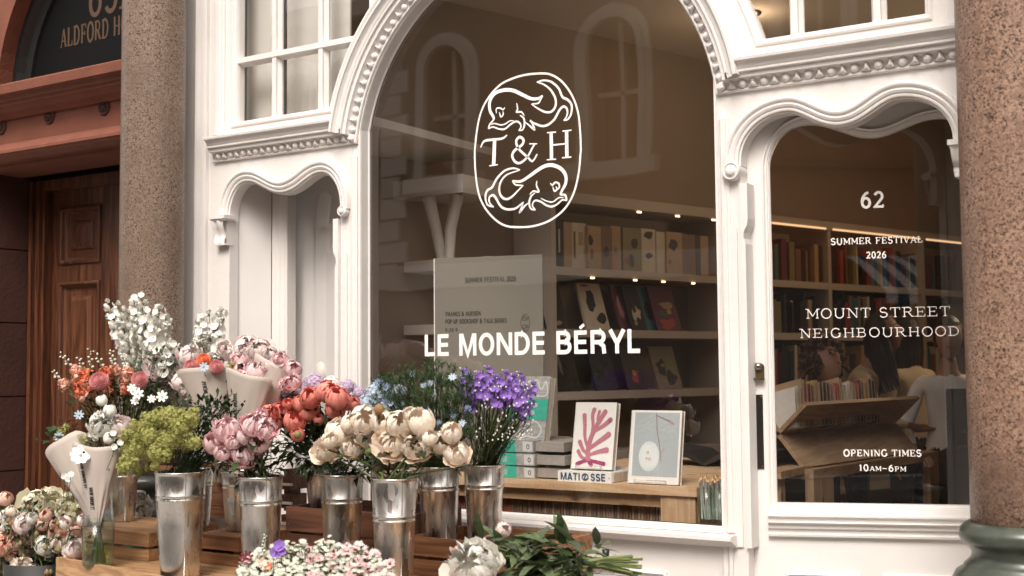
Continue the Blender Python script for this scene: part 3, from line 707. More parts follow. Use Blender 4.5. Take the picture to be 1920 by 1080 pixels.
# T & H
inkline([(145, 990), (190, 910), (300, 890), (420, 875), (480, 830)], T1, .0105, .004)
stroke(lg, [T1(322, 885), T2(310, 195)], .0170, tf_main, .0008); stroke(lg, [T2(255, 210), T2(362, 193)], .0055, tf_main, .0008)
for xa in (1037, 1232):
    stroke(lg, [T1(xa, 790 if xa < 1100 else 775), T2(xa+5, 125 if xa < 1100 else 100)], .0155, tf_main, .0008)
    stroke(lg, [T1(xa-52, 803 if xa < 1100 else 783), T1(xa+62, 795 if xa < 1100 else 770)], .0055, tf_main, .0008); stroke(lg, [T2(xa-55, 133 if xa < 1100 else 108), T2(xa+62, 124 if xa < 1100 else 97)], .0055, tf_main, .0008)
stroke(lg, [T1(1040, 960), T1(1240, 940)], .0065, tf_main, .0008)
inkline([(860, 60-1010+1010), (800, 150), (740, 100), (640, 10), (600, -60), (600, -120), (640, -155), (685, -120), (670, -60), (570, 20), (545, 90), (590, 165), (660, 165), (740, 90), (800, -20), (830, -65)], T2, .0115, .006)
stroke(lg, [T2(760, -70), T2(860, -70)], .005, tf_main, .0008)
lg.build('dolphin_emblem', DECAL, mpane)
dl = MB()
def doorline(txt, pa, pb, ph, wt, small=()):
    (ua, za), (ub, zb), (uc, zc) = door_uv(*pa), door_uv(*pb), door_uv(*ph)
    sl = (zb-za)/(ub-ua)
    serif_text(dl, txt, ua, 0.0, zc-za, lambda x, z, l: tf_door(x, za+z+(x-ua)*sl, l), width=ub-ua, wt=wt, small=small)
doorline('62', (1614, 388), (1660, 387), (1614, 359), .17)
doorline('SUMMER FESTIVAL', (1558, 458), (1731, 453.5), (1558, 446), .17)
doorline('2026', (1625, 483.5), (1663, 482.5), (1625, 471.5), .17)
doorline('MOUNT STREET', (1512, 597), (1784, 592), (1512, 579), .10)
doorline('NEIGHBOURHOOD', (1500, 633.5), (1802, 629), (1500, 616.5), .10)
doorline('OPENING TIMES', (1582, 856), (1729, 856.5), (1582, 844), .20)
doorline('10AM\u20136PM', (1611, 883.5), (1700, 885), (1611, 872), .20, small=(2, 3, 6, 7))
dl.build('lettering', DECAL, dpane)

# ------------------------------------------------------------------ granite columns
def column(x, y, label):
    t = thing('granite_column', label, 'column', (x, y, 0), 'polished granite columns in front of the facade')
    sh = [(.1475, .878)]+[(.150-.004*(z/3.4)**1.5, .88+z) for z in [i*.35 for i in range(11)]]
    M = Matrix.Translation((x, y, .045))
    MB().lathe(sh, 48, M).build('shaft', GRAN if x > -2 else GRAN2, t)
    b = [(.0, .8795), (.155, .879), (.168, .872), (.182, .858), (.187, .842), (.183, .826), (.168, .812), (.160, .806), (.158, .800), (.150, .790), (.152, .772), (.165, .757), (.172, .752), (.174, .744), (.196, .730), (.208, .708), (.208, .684), (.196, .664), (.18, .656), (.18, .64), (.24, .636), (.25, .62), (.25, .0)]
    MB().lathe(b, 48, M).build('base', GREENSTONE, t)
    return t
column(-4.513, -.24, 'speckled granite column between the wooden door and the bookshop, behind the white flowers')
column(-.697, -.24, 'speckled pink granite column on a green moulded base beside the glazed door')

# ------------------------------------------------------------------ red stone house on the left
hs_ = thing('red_stone_house', 'red stone house with a panelled wooden door and a dark arched fanlight over it', 'building', (-5.6, 0, 0))
LX0, LX1 = -7.6, -4.60
# wall with an arched fanlight and the doorway
fcx = -5.06; fr_ = .93
fan = [(fcx-fr_, 2.93), (fcx+.45, 2.93)]+[(fcx+.45, 2.93+sqrt(fr_**2-.45**2))]+[(fcx+fr_*cos(radians(a)), 2.93+fr_*sin(radians(a))) for a in range(66, 181, 6)][:-1]
fan = [(fcx-fr_, 2.93)]+[(fcx+.42, 2.93)]+[(fcx+fr_*cos(radians(a)), 2.93+fr_*sin(radians(a))) for a in range(63, 180, 6)]
MB().plate([[(LX0, 2.52), (LX1, 2.52), (LX1, 4.6), (LX0, 4.6)], orient(fan)], -.05, .25).build('wall', REDSTONE, hs_)
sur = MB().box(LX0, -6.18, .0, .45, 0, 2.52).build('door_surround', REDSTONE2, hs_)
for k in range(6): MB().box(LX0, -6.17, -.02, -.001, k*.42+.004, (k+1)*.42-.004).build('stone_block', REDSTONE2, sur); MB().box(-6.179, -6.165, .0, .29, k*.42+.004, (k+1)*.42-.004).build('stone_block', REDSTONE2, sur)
fo = MB().add(*sweep(orient(fan), [(-.01, .10), (-.01, .04), (.03, .04), (.05, .08), (.09, .09), (.10, .14), (-.01, .14)], True)).build('fanlight_frame', BLACK, hs_)
fg = MB().plate([orient(fan)], .11, .125).build('fanlight', mat('dark_fanlight', (.008, .008, .008), .5, spec=.08), hs_)
gl = MB()
def tf_fan(x, z, l): return (x, .108-l, z)
pa = at(113, 92, .108); pb = at(236, 73, .108)
serif_text(gl, 'ALDFORD HO', pa.x, pa.z+.005, .105, tf_fan, width=(pb.x-pa.x)*1.03, wt=.13)
pa = at(165, 30, .108); serif_text(gl, '65A', pa.x, pa.z-.005, .20, tf_fan, width=.40, wt=.13, track=.06)
gl.build('lettering', GOLD, fg)
# entablature
ent = [(0, -.05), (0, -.10), (.02, -.13), (.030, -.14), (.035, -.15), (.050, -.15), (.055, -.14), (.075, -.12), (.10, -.085), (.105, -.075), (.105, -.07), (.235, -.07), (.236, -.085), (.25, -.10), (.262, -.13), (.28, -.15), (.285, -.17), (.300, -.175), (.302, -.19), (.325, -.20), (.330, -.23), (.375, -.235), (.382, -.23), (.385, -.05)]
v, f = sweep([(LX0, 2.535), (LX1, 2.535)], ent)
eo = MB().add(v, f).build('entablature', REDSTONE, hs_)
for px, py in ((2, 238), (92, 218), (195, 201)):
    c = at(px, py, -.075); m = MB(); M = Matrix.Translation((c.x, -.068, c.z)) @ Matrix.Rotation(pi/2, 4, 'X')
    m.lathe([(.0, .016), (.010, .014), (.012, .004), (.030, .004), (.033, .012), (.038, .014), (.042, .010), (.043, 0)], 20, M)
    for k in range(5):
        a = 2*pi*k/5+.3; m.lathe([(0, .016), (.006, .013), (.009, .003)], 8, M @ Matrix.Translation((.020*cos(a), .020*sin(a), 0)))
    m.build('rosette', REDSTONE2, eo)
# door and frame, recessed
dfz = 2.50
dd = MB().box(-6.17, -6.03, .30, .42, 0, dfz).box(-5.38, -4.6, .30, .42, 0, dfz).box(-6.03, -5.38, .30, .42, 2.44, dfz)
dfr = dd.build('door_frame', MAHOG, hs_)
MB().box(-6.14, -6.11, .275, .30, 0, dfz).box(-6.08, -6.05, .28, .30, 0, dfz).box(-5.36, -5.33, .28, .30, 0, dfz).box(-5.28, -5.24, .27, .30, 0, dfz).build('frame_moulding', MAHOG, dfr)
wd_ = MB().plate([[(-6.03, 0), (-5.38, 0), (-5.38, 2.44), (-6.03, 2.44)], orient([(-5.955, 2.02), (-5.62, 2.02), (-5.62, 2.33), (-5.955, 2.33)]), orient([(-5.955, .98), (-5.62, .98), (-5.62, 1.90), (-5.955, 1.90)]), orient([(-5.955, .3), (-5.62, .3), (-5.62, .86), (-5.955, .86)])], .36, .39).build('wooden_door', MAHOG, hs_)
for za, zb in ((2.02, 2.33), (.98, 1.90), (.3, .86)):
    lp = [(-5.955, za), (-5.62, za), (-5.62, zb), (-5.955, zb)]
    m = MB().add(*sweep(lp, [(-.01, .36), (-.008, .348), (.004, .344), (.012, .352), (.018, .368), (.03, .378), (.07, .378), (.078, .366), (.095, .358), (.11, .356)], True))
    m.plate([[(-5.85, za+.105), (-5.725, za+.105), (-5.725, zb-.105), (-5.85, zb-.105)]], .355, .38)
    m.build('raised_panel', MAHOG, wd_)
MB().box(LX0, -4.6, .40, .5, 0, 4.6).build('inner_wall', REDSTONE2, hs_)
# ================================================================== THE STREET OPPOSITE (seen as reflections)
def mirrored(px, py, Y=-10.6, Yp=0.06):
    """place on the far side of the street that the window shows at a pixel"""
    p = at(px, py, 2*Yp-Y); return Vector((p.x, Y, p.z))
def door_mirrored(px, py, Y=-10.6):
    d = ray(px, py).normalized(); n = Vector((-sin(DR), cos(DR), 0)); t = (D0-CAM).dot(n)/d.dot(n); p = CAM+d*t
    e = d-n*(2*d.dot(n)); return p+e*((Y-p.y)/e.y)
STUCCO = mat('buff_stucco', (0.36, 0.285, 0.215), 0.85, var=0.15, scale=2)
TRIM = mat('pale_stone_trim', (0.88, 0.83, 0.76), 0.8, var=0.08, scale=4)
DARKW = mat('dark_window_glass', (0.03, 0.028, 0.026), 0.15)
BRICK = mat('red_brick', (0.42, 0.15, 0.075), 0.85, var=0.3, scale=9)
FY = -10.6
opp = thing('stucco_house', 'buff stucco building across the street with round arched windows, mirrored in the big pane', 'building', (-9.5, FY, 0))
wc1 = mirrored(838, 210); wc2 = mirrored(1152, 160); dx = wc2.x-wc1.x
w_in = (mirrored(1195, 200).x-mirrored(1108, 200).x)/2; top = mirrored(1152, 35).z; bot = mirrored(1152, 300).z
def afr(cx, hw, zb, zt):
    return [(cx-hw, zb), (cx+hw, zb)]+[(cx+hw*cos(radians(a)), zt-hw+hw*sin(radians(a))) for a in range(0, 181, 12)]
holes = []; wins = []
for k in range(-4, 4):
    cx = wc1.x+k*dx; lp = afr(cx, w_in, bot, top); holes.append(lp); wins.append(cx)
X0, X1 = -24.0, 1.5
def flipY(m):  # plates are built facing -y; the far facades face +y
    return m
ob = MB().plate([[(X0, 2.6), (X1, 2.6), (X1, 7.2), (X0, 7.2)]]+[h for h in holes if min(p[0] for p in h) > X0 and max(p[0] for p in h) < X1], FY-.35, FY).build('wall', STUCCO, opp)
MB().box(X0, X1, FY-.8, FY-.36, 0, 7.2).build('inner_wall', DARKW, opp)
tm = None
for cx in wins:
    if cx-w_in*2 < X0 or cx+w_in*2 > X1: continue
    sw = w_in*.55; path_ = [(cx-w_in, bot)]+[(cx+w_in*cos(radians(a)), top-w_in+w_in*sin(radians(a))) for a in range(180, -1, -10)]+[(cx+w_in, bot)]
    m = MB().add(*sweep(path_, [(0, FY), (0, FY+.10), (sw*.5, FY+.12), (sw*.55, FY+.06), (sw, FY+.06), (sw, FY)]))
    o = m.build('window_surround', TRIM, opp)
    MB().box(cx-w_in*1.9, cx+w_in*1.9, FY, FY+.18, bot-.22, bot).build('window_sill', TRIM, o)
    MB().box(cx-.03, cx+.03, FY-.25, FY-.19, bot, top-.02).box(cx-w_in, cx+w_in, FY-.25, FY-.19, (bot+top)/2-.03, (bot+top)/2+.03).build('window_bars', TRIM, o)
q0 = mirrored(715, 200).x; q1 = mirrored(765, 200).x; z = 2.7; k = 0
for qx in (q0, q0+2*dx):
    z = 2.7; k = 0
    while z < 6.9:
        wdt = (q1-q0)*(1.0 if k % 2 else .72); MB().box(qx, qx+wdt, FY, FY+.06, z, z+.30).build('quoin', TRIM, opp); z += .33; k += 1
MB().box(X0, X1, FY, FY+.22, 6.95, 7.2).build('cornice', TRIM, opp); MB().box(X0, X1, FY, FY+.12, 2.6, 2.95).build('string_course', TRIM, opp)
MB().box(X0, X1, FY-.35, FY-.02, 0, 2.6).build('shop_base', mat('stone_shop_base', (.30, .265, .235), .7, var=.3, scale=1.2), opp)
# red brick neighbour with awnings, seen in the door glass
rb = thing('red_brick_house', 'red brick building across the street above the striped shop awnings, mirrored in the door', 'building', (6, FY, 0))
a = door_mirrored(1500, 300); b = door_mirrored(1780, 300)
bx0, bx1 = 1.502, 5.8
hl = []
for k in range(2):
    cx = 2.7+k*1.85; hl.append(afr(cx, .42, 5.2, 6.9)); 
MB().plate([[(bx0, 2.4), (bx1, 2.4), (bx1, 7.6), (bx0, 7.6)]]+hl, FY-.35, FY+.004).build('wall', BRICK, rb)
MB().box(bx0, bx1, FY-.8, FY-.36, 0, 7.6).build('inner_wall', DARKW, rb)
MB().box(bx0, bx1, FY, FY+.25, 4.6, 4.85).box(bx0, bx1, FY, FY+.18, 3.9, 4.0).build('string_course', REDSTONE, rb)
for k in range(3):
    cx = 1.78+k*1.85; MB().box(cx-.22, cx+.22, FY, FY+.12, 4.85, 7.6).build('brick_pier', BRICK, rb)
MB().box(bx0, bx1, FY-.34, FY-.03, 0, 2.4).build('shop_base', MATS['stone_shop_base'], rb)
STRW = mat('awning_white', (.80, .78, .74), .8); STRB = mat('awning_blue', (.05, .13, .19), .8)
for pa, pb, lab in (((1582, 478), (1722, 575), 'blue and white striped awning over the shop opposite, the whole one mirrored in the door'), ((1758, 478), (1830, 575), 'blue and white striped awning at the right edge of the door reflection')):
    A = door_mirrored(*pa); B = door_mirrored(*pb); xa, xb = sorted((A.x, B.x)); zt, zb = A.z, B.z
    aw = thing('shop_awning', lab, 'awning', ((xa+xb)/2, FY, zb)); n = 13 if xb-xa > 2 else 7
    for i in range(n):
        u0_ = xa+(xb-xa)*i/n; u1_ = xa+(xb-xa)*(i+1)/n
        m = MB(); P = [(FY+.05, zt), (FY+.5, zt-.25*(zt-zb)), (FY+1.25, zb+.2*(zt-zb)), (FY+1.26, zb)]
        vs = [(u, y, z) for u in (u0_, u1_) for y, z in P]+[(u, y-.012, z-.012) for u in (u0_, u1_) for y, z in P]
        m.add(vs, [(j, j+1, j+5, j+4) for j in range(3)]+[(j+8, j+12, j+13, j+9) for j in range(3)]+[(3, 11, 15, 7)]); m.build('stripe', STRB if i % 2 else STRW, aw)
# parked van by the far kerb
A = door_mirrored(1440, 620); B = door_mirrored(1560, 540)
# ================================================================== THE SHOP INTERIOR
FLOORZ = 0.02
OAK = wood_mat('oak_floor', (.22, .13, .075), (.14, .08, .045), axis=1, knots=False)
WALLI = mat('interior_wall', (.33, .255, .195), .8, var=.06, scale=2)
CEIL = mat('interior_ceiling', (.62, .55, .47), .85)
SHELFM = mat('painted_shelf', (.48, .41, .335), .55, var=.05, scale=4)
structure(MB().box(-4.7, 3.2, .06, 9.6, FLOORZ-.1, FLOORZ).build('shop_floor', OAK))
structure(MB().box(-4.75, 3.3, .056, 9.7, 3.44, 3.52).build('shop_ceiling', CEIL))
BO = Vector((-3.41, 1.68, 0)); BA = radians(18); BD = Vector((sin(BA), cos(BA), 0)); BN = Vector((cos(BA), -sin(BA), 0))
BM = Matrix(((BD.x, -BN.x, 0, BO.x), (BD.y, -BN.y, 0, BO.y), (0, 0, 1, 0), (0, 0, 0, 1)))   # x along the shelves, y into the wall
def s_at(px, off=0.0):
    d = ray(px, 700); o = BO+BN*off; n = BN; t = (o-CAM).dot(n)/d.dot(n); p = CAM+d*t; return (p-BO).dot(BD)
def sz_at(px, py, off=0.0):
    d = ray(px, py); o = BO+BN*off; t = (o-CAM).dot(BN)/d.dot(BN); p = CAM+d*t; return (p-BO).dot(BD), p.z
structure(MB().box(-1.5, 8.3, .34, .5, FLOORZ, 3.52, BM).build('shop_wall_left', WALLI))
structure(MB().box(-1.6, 3.3, 9.5, 9.7, FLOORZ, 3.52).build('shop_wall_back', WALLI))
structure(MB().box(3.1, 3.3, .06, 9.6, FLOORZ, 3.52).build('shop_wall_right', WALLI))
structure(MB().box(-4.75, -4.55, .40, 2.6, FLOORZ, 3.52).build('shop_wall_side', WALLI))
structure(MB().box(XC+1.78, 3.3, -.0, .05, 0, 4.2).build('wall_beyond_door', REDSTONE))
# tops: keeps daylight out of the room from above
MB().box(-4.40, 3.3, .06, 9.7, 3.64, 5.2).build('upper_storeys', STUCCO, shop)
MB().box(-14, -4.62, .52, 9.7, 0, 5.2).build('upper_storeys', REDSTONE2, hs_)
S0 = s_at(1040); SE = 5.6
BZ = [0.23, 0.57, 0.915, 1.262, 1.61, 1.955]
bc = thing('bookcase', 'long built in bookcase along the shop wall with lit shelves of books and postcards', 'bookcase', tuple(BM @ Vector((2, 0, FLOORZ))))
for z in BZ+[FLOORZ+.08]:
    MB().box(S0, SE, -.02, .30, z-.045, z, BM).build('shelf', SHELFM, bc)
MB().box(S0-.02, SE, -.03, .33, 2.315, 2.375, BM).build('top_board', SHELFM, bc)
MB().box(S0-.02, SE, .30, .335, FLOORZ, 2.315, BM).build('back_panel', mat('shelf_back', (.30, .24, .18), .8), bc)
divs = [S0-.035, S0+1.42, s_at(1553), s_at(1553)+1.15, s_at(1553)+2.3]
for s in divs:
    MB().box(s, s+.035, -.022, .30, FLOORZ, 2.315, BM).build('upright', SHELFM, bc)
LED = mat('warm_led', (1, .7, .4), .5, emit=(1.0, .62, .32), estr=.55)
for k in range(1, len(divs)-0):
    a_, b_ = divs[k]+.05, (divs[k+1] if k+1 < len(divs) else SE)-.03
    if a_ < s_at(1430)-.5: continue
    MB().box(a_, b_, -.035, -.028, 2.318, 2.330, BM).build('led_strip', LED, bc)
SPOT = mat('shelf_spot_glow', (1, .8, .6), .5, emit=(1.0, .68, .42), estr=2.4)
for px, py in ((1198, 407), (1270, 417), (1338, 427)):
    s, z = sz_at(px, py, .02); MB().box(s-.016, s+.016, -.026, -.019, 2.300, 2.309, BM).build('shelf_light', SPOT, bc)
for px, py in ((1110, 519), (1190, 526), (1243, 531), (1299, 537)):
    s, z = sz_at(px, py, .02); MB().box(s-.013, s+.013, -.028, -.021, 1.897, 1.906, BM).build('shelf_light', SPOT, bc)
# --- books
def flat(name, col, rough=.6, **k): return mat(name, col, rough, **k)
BC = {'navy': (.012, .018, .035), 'tan': (.42, .27, .14), 'cream': (.58, .50, .38), 'brown': (.18, .10, .055), 'olive': (.22, .19, .09), 'dark': (.03, .022, .018),
      'red': (.35, .05, .035), 'orange': (.75, .16, .045), 'teal': (.03, .14, .15), 'white': (.72, .67, .60), 'black': (.012, .011, .010), 'grey': (.20, .18, .165), 'green': (.05, .11, .06), 'plum': (.12, .03, .05), 'mustard': (.45, .28, .06), 'pink': (.60, .30, .28), 'blue': (.05, .09, .20)}
BKM = {k: mat('book_'+k, v, .55, var=.12, scale=20) for k, v in BC.items()}
PAGES = mat('book_pages', (.66, .58, .46), .8, var=.25, scale=90, stretch=(1, 1, .05))
def book(label, mtx, w_, h_, d_, col, group, prints=(), pages='back', parts=True):
    """upright book, spine/cover facing -y of mtx; w along x, d depth"""
    t = thing('book', label, 'book', tuple((mtx @ Vector((w_/2, 0, 0)))), group)
    c = .0022
    cv = MB().box(0, w_, 0, c, 0, h_, mtx).box(0, c, c, d_, 0, h_, mtx).box(w_-c, w_, c, d_, 0, h_, mtx).build('cover', BKM[col] if isinstance(col, str) else col, t)
    if parts: MB().box(c, w_-c, c, d_-.004, .003, h_-.004, mtx).build('pages', PAGES, t)
    for i, (x0, x1, z0, z1, pc) in enumerate(prints):
        n = 9; cx, cz = (x0+x1)/2*w_, (z0+z1)/2*h_; rx, rz = (x1-x0)/2*w_, (z1-z0)/2*h_
        if pc.startswith('#'):
            lp = [(x0*w_, z0*h_), (x1*w_, z0*h_), (x1*w_, z1*h_), (x0*w_, z1*h_)]; pc = pc[1:]
        else: lp = [(cx+rx*cos(2*pi*k/n)*random.uniform(.6, 1.1), cz+rz*sin(2*pi*k/n)*random.uniform(.6, 1.1)) for k in range(n)]
        MB().plate([lp], -.0006-.0004*i, -.0002, mtx).build('cover_print', BKM[pc], cv)
    return t
rowbooks = [(145, 190, 'navy', [(.3, .5, .3, .8, '#cream')]), (190, 240, 'tan', []), (240, 325, 'cream', [(.15, .3, .2, .8, '#brown'), (.5, .8, .5, .8, '#tan')]), (325, 400, 'tan', [(0, .4, .5, .8, 'black'), (.1, .4, .2, .5, 'brown')]),
    (400, 465, 'brown', [(.2, .8, .25, .55, 'black')]), (465, 525, 'tan', [(.3, .7, .35, .55, 'grey')]), (530, 635, 'olive', [(.4, .8, .5, .8, 'black'), (.05, .5, .1, .35, 'red'), (.3, .6, .05, .4, 'black')]),
    (640, 720, 'cream', [(.1, .9, .75, .98, 'navy'), (.2, .8, .3, .45, 'navy')]), (720, 770, 'cream', []), (770, 860, 'tan', [(.1, .7, .5, .9, 'navy'), (.1, .3, .2, .35, 'red')]), (860, 935, 'brown', []), (935, 960, 'dark', []), (965, 1010, 'tan', [])]
ordn = ['first', 'second', 'third', 'fourth', 'fifth', 'sixth', 'seventh', 'eighth', 'ninth', 'tenth', 'eleventh', 'twelfth', 'thirteenth', 'fourteenth', 'fifteenth', 'sixteenth', 'seventeenth', 'eighteenth', 'nineteenth', 'twentieth']
for i, (a, b, c, pr) in enumerate(rowbooks):
    s0, s1 = s_at(1000+a/3, .03), s_at(1000+b/3, .03)
    hh_ = (.262 if i < 3 else .252)*random.uniform(.95, 1.03)
    d = random.uniform(-.02, .02)
    book(f'{c} covered book standing on the top shelf, {ordn[i]} from the left', BM @ Matrix.Translation((s0, -.01+d*.5, BZ[5]+.001)), s1-s0-.003, hh_, .2, c, 'books standing on the top shelf behind the big window', pr)
def easel_book(label, mtx, w_, h_, th, col, group, prints, lean=.33):
    t = thing('book', label, 'book', tuple(mtx @ Vector((w_/2, 0, 0))), group)
    M = mtx @ Matrix.Rotation(-lean, 4, 'X')
    cv = MB().box(0, w_, 0, th, 0, h_, M).build('cover', BKM[col] if isinstance(col, str) else col, t)
    MB().box(w_-.001, w_+.0015, .003, th-.003, .003, h_-.003, M).box(.004, w_-.002, .003, th-.003, h_, h_+.0015, M).build('pages', PAGES, t)
    for i, (x0, x1, z0, z1, pc) in enumerate(prints):
        n = 11; cx, cz = (x0+x1)/2*w_, (z0+z1)/2*h_; rx, rz = (x1-x0)/2*w_, (z1-z0)/2*h_
        if pc.startswith('#'):
            lp = [(x0*w_, z0*h_), (x1*w_, z0*h_), (x1*w_, z1*h_), (x0*w_, z1*h_)]; pc = pc[1:]
        else: lp = [(cx+rx*cos(2*pi*k/n)*random.uniform(.5, 1.1), cz+rz*sin(2*pi*k/n)*random.uniform(.5, 1.1)) for k in range(n)]
        MB().plate([lp], -.0008-.0006*i, -.0002, M).build('cover_print', BKM[pc], cv)
    return t
row2 = [(75, 175, 'black', [(.3, .6, .3, .9, 'dark'), (.5, .9, .05, .2, 'tan')], 'black covered'), (140, 215, 'dark', [(.2, .8, .3, .8, 'brown')], 'dark brown covered'), (305, 430, 'cream', [(.2, .7, .35, .9, 'black'), (.5, .95, .1, .4, 'black'), (.1, .6, .92, .98, 'red')], 'cream covered with a black figure'),
    (515, 600, 'plum', [(.1, .5, .2, .8, 'pink')], 'plum covered'), (560, 640, 'black', [(.2, .9, .1, .6, 'cream'), (.3, .6, .3, .7, 'dark'), (.4, .8, .05, .3, 'black'), (.2, .5, .1, .2, 'tan')], 'black covered with a pale pattern'),
    (650, 740, 'teal', [(.2, .8, .2, .7, 'dark')], 'dark teal covered'), (705, 835, 'plum', [(.05, .95, .02, .3, 'red'), (.3, .9, .45, .7, 'tan'), (.1, .6, .3, .45, 'green'), (.5, .8, .35, .5, 'mustard')], 'dark red covered with a still life')]
for i, (a, b, c, pr, lab) in enumerate(row2):
    s0, s1 = s_at(1000+(a+30)/3, .02), s_at(1000+(b+35)/3, .02)
    easel_book(f'{lab} book leaning face out on the second shelf', BM @ Matrix.Translation((s0, .02+.03*(i % 2), BZ[4]+.002)), s1-s0, .285, .018, c, 'books leaning face out on the shelves', pr)
row3 = [(60, 160, 'dark', [(.2, .7, .2, .8, 'grey')], 'dark grey patterned'), (150, 270, 'black', [(.2, .4, .3, .9, 'grey')], 'plain black'), (360, 480, 'navy', [(.2, .8, .3, .6, 'dark')], 'dark navy'), (540, 640, 'dark', [(.3, .8, .1, .5, 'red'), (.4, .6, .3, .45, 'mustard')], 'dark floral'), (710, 840, 'olive', [(.1, .6, .3, .75, 'black'), (.4, .9, .05, .45, 'black'), (.3, .5, .5, .6, 'tan')], 'olive covered')]
for i, (a, b, c, pr, lab) in enumerate(row3):
    s0, s1 = s_at(1000+(a+30)/3, .02), s_at(1000+(b+35)/3, .02)
    easel_book(f'{lab} book leaning face out on the third shelf', BM @ Matrix.Translation((s0, .03, BZ[3]+.002)), s1-s0, .27, .018, c, 'books leaning face out on the shelves', pr)
# rows of spines farther along, seen through the door glass
cols = ['dark', 'brown', 'red', 'plum', 'grey', 'navy', 'olive', 'black', 'teal', 'cream', 'brown', 'dark', 'tan']
for zi, g in ((5, 'book spines on the top shelf seen through the door'), (4, 'book spines on the second shelf seen through the door'), (3, 'book spines on the third shelf seen through the door')):
    s = s_at(1432)-.1; n_ = 0
    while s < s_at(1800) and n_ < 60:
        t_ = random.uniform(.022, .06); c = random.choice(cols)
        if any(s < d_+.04 and s+t_ > d_-.005 for d_ in divs): s += .045; continue
        if random.random() < .08: s += .05; continue
        o = MB().box(0, t_-.002, 0, .19, 0, random.uniform(.20, .29), BM @ Matrix.Translation((s, random.uniform(0, .03), BZ[zi]+.001))).build('book', BKM[c])
        tag(o, f'{c} book spine in the {("top", "second", "third")[5-zi]} row of the bookcase beyond the door', 'book', g+', '+c+' ones'); s += t_; n_ += 1

# ceiling downlight behind the right upper light
cl = at(1402, 26, 0); d = ray(1402, 26); tt = (3.435-CAM.z)/d.z; P = CAM+d*tt
t = thing('ceiling_downlight', 'small round recessed downlight glowing in the shop ceiling', 'ceiling light', tuple(P))
MB().lathe([(.0, .0), (.055, .0), (.056, -.002), (.075, -.004), (.078, .0)], 28, Matrix.Translation(P)).build('rim', BLACK, t)
MB().lathe([(.0, -.003), (.05, -.003)], 24, Matrix.Translation(P)).build('lens', mat('downlight_glow', (1, .8, .6), .5, emit=(1, .70, .42), estr=6), t)
def lamp(name, loc, energy, r=.12, col=(1, .72, .45)):
    l = bpy.data.lights.new(name, 'POINT'); l.energy = energy; l.color = col; l.shadow_soft_size = r
    o = bpy.data.objects.new(name, l); o.location = loc; COL.objects.link(o); return o
lamp('downlight', (P.x, P.y, 3.35), 2)
lamp('bookcase_downlight', tuple(BM @ Vector((2.9, -1.1, 3.3))), 0.5)
lamp('people_fill', tuple(BM @ Vector((2.3, -1.6, 2.1))), 10)  # added fill lamp without a fixture, brightens the people behind the door
lamp('shelf_downlight', tuple(BM @ Vector((.7, -.45, 2.75))), 1.0)
blind = mat('pale_blind', (.66, .62, .56), .8)
for k, (a_, b_) in enumerate(((-4.3, -4.1), (-4.08, -3.86), (-3.84, -3.64))):
    MB().box(a_, b_, .16+.05*(k % 2), .17+.05*(k % 2), 2.57, 3.43).build('window_blind', blind, shop)
ph = thing('pale_stone_house', 'pale stone building across the street beyond the brick one, only seen as a reflection', 'building', (10, FY, 0))
hl = [[(x, z), (x+.9, z), (x+.9, z+1.7), (x, z+1.7)] for x in (6.8, 9.0, 11.2, 13.4) for z in (1.0, 4.3)]
MB().plate([[(5.81, 0), (16, 0), (16, 7.4), (5.81, 7.4)]]+hl, FY-.3, FY+.002).build('wall', mat('pale_stone_wall', (.52, .48, .43), .8, var=.15, scale=2), ph)
MB().box(5.81, 16, FY-.8, FY-.31, 0, 7.4).build('inner_wall', DARKW, ph); MB().box(5.81, 16, FY, FY+.2, 3.3, 3.5).build('string_course', TRIM, ph)
# ================================================================== WINDOW DISPLAY
TZ = 0.931
tx0, tx1 = at(700, 905, .2).x, at(1302, 905, .2).x
tb = thing('display_table', 'pale pine display table with a deep apron just behind the big window', 'table', ((tx0+tx1)/2, .5, FLOORZ))
MB().box(tx0, tx1+.012, .192, .80, TZ-.034, TZ).build('table_top', PINE, tb)
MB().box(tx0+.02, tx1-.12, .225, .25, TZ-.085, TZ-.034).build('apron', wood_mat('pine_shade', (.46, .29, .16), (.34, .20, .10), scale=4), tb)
px_ = at(1238, 950, .2).x
MB().box(px_, tx1, .205, .235, FLOORZ, TZ-.034).build('leg', PINEZ, tb)
MB().box(tx1-.035, tx1, .235, .78, TZ-.26, TZ-.034).build('end_panel', PINEY, tb)
MB().box(tx0+.02, tx0+.10, .205, .26, FLOORZ, TZ-.034).build('leg', PINEZ, tb)
MB().box(tx0, tx1-.04, .24, .75, .70, .725).build('shelf', PINE, tb)
# magazines in a row under the table
x = tx0+.05; mg = 0; mcols = [('brown', 'brown'), ('tan', 'tan'), ('grey', 'grey'), ('plum', 'reddish')]
MAGM = {k: mat('magazine_'+k, c, .6) for k, c in (('brown', (.20, .12, .075)), ('tan', (.33, .23, .16)), ('grey', (.15, .12, .10)), ('reddish', (.24, .075, .05)))}
proto = {}
while x < px_-.03 and mg < 110:
    zone = 'reddish' if at(955, 960, .25).x > x else random.choice(['brown', 'tan', 'tan', 'grey', 'brown'])
    if zone not in proto: proto[zone] = MB().box(0, .0095, 0, .20, 0, .118+random.uniform(-.004, .004)).build('magazine', MAGM[zone]); o = proto[zone]
    else: o = proto[zone].copy(); COL.objects.link(o)
    o.location = (x, .262+random.uniform(0, .004), .726)
    tag(o, f'thin {zone} magazine spine in the row under the pine table', 'magazine', f'{zone} magazine spines packed under the table'); x += .0125+random.uniform(0, .0015); mg += 1
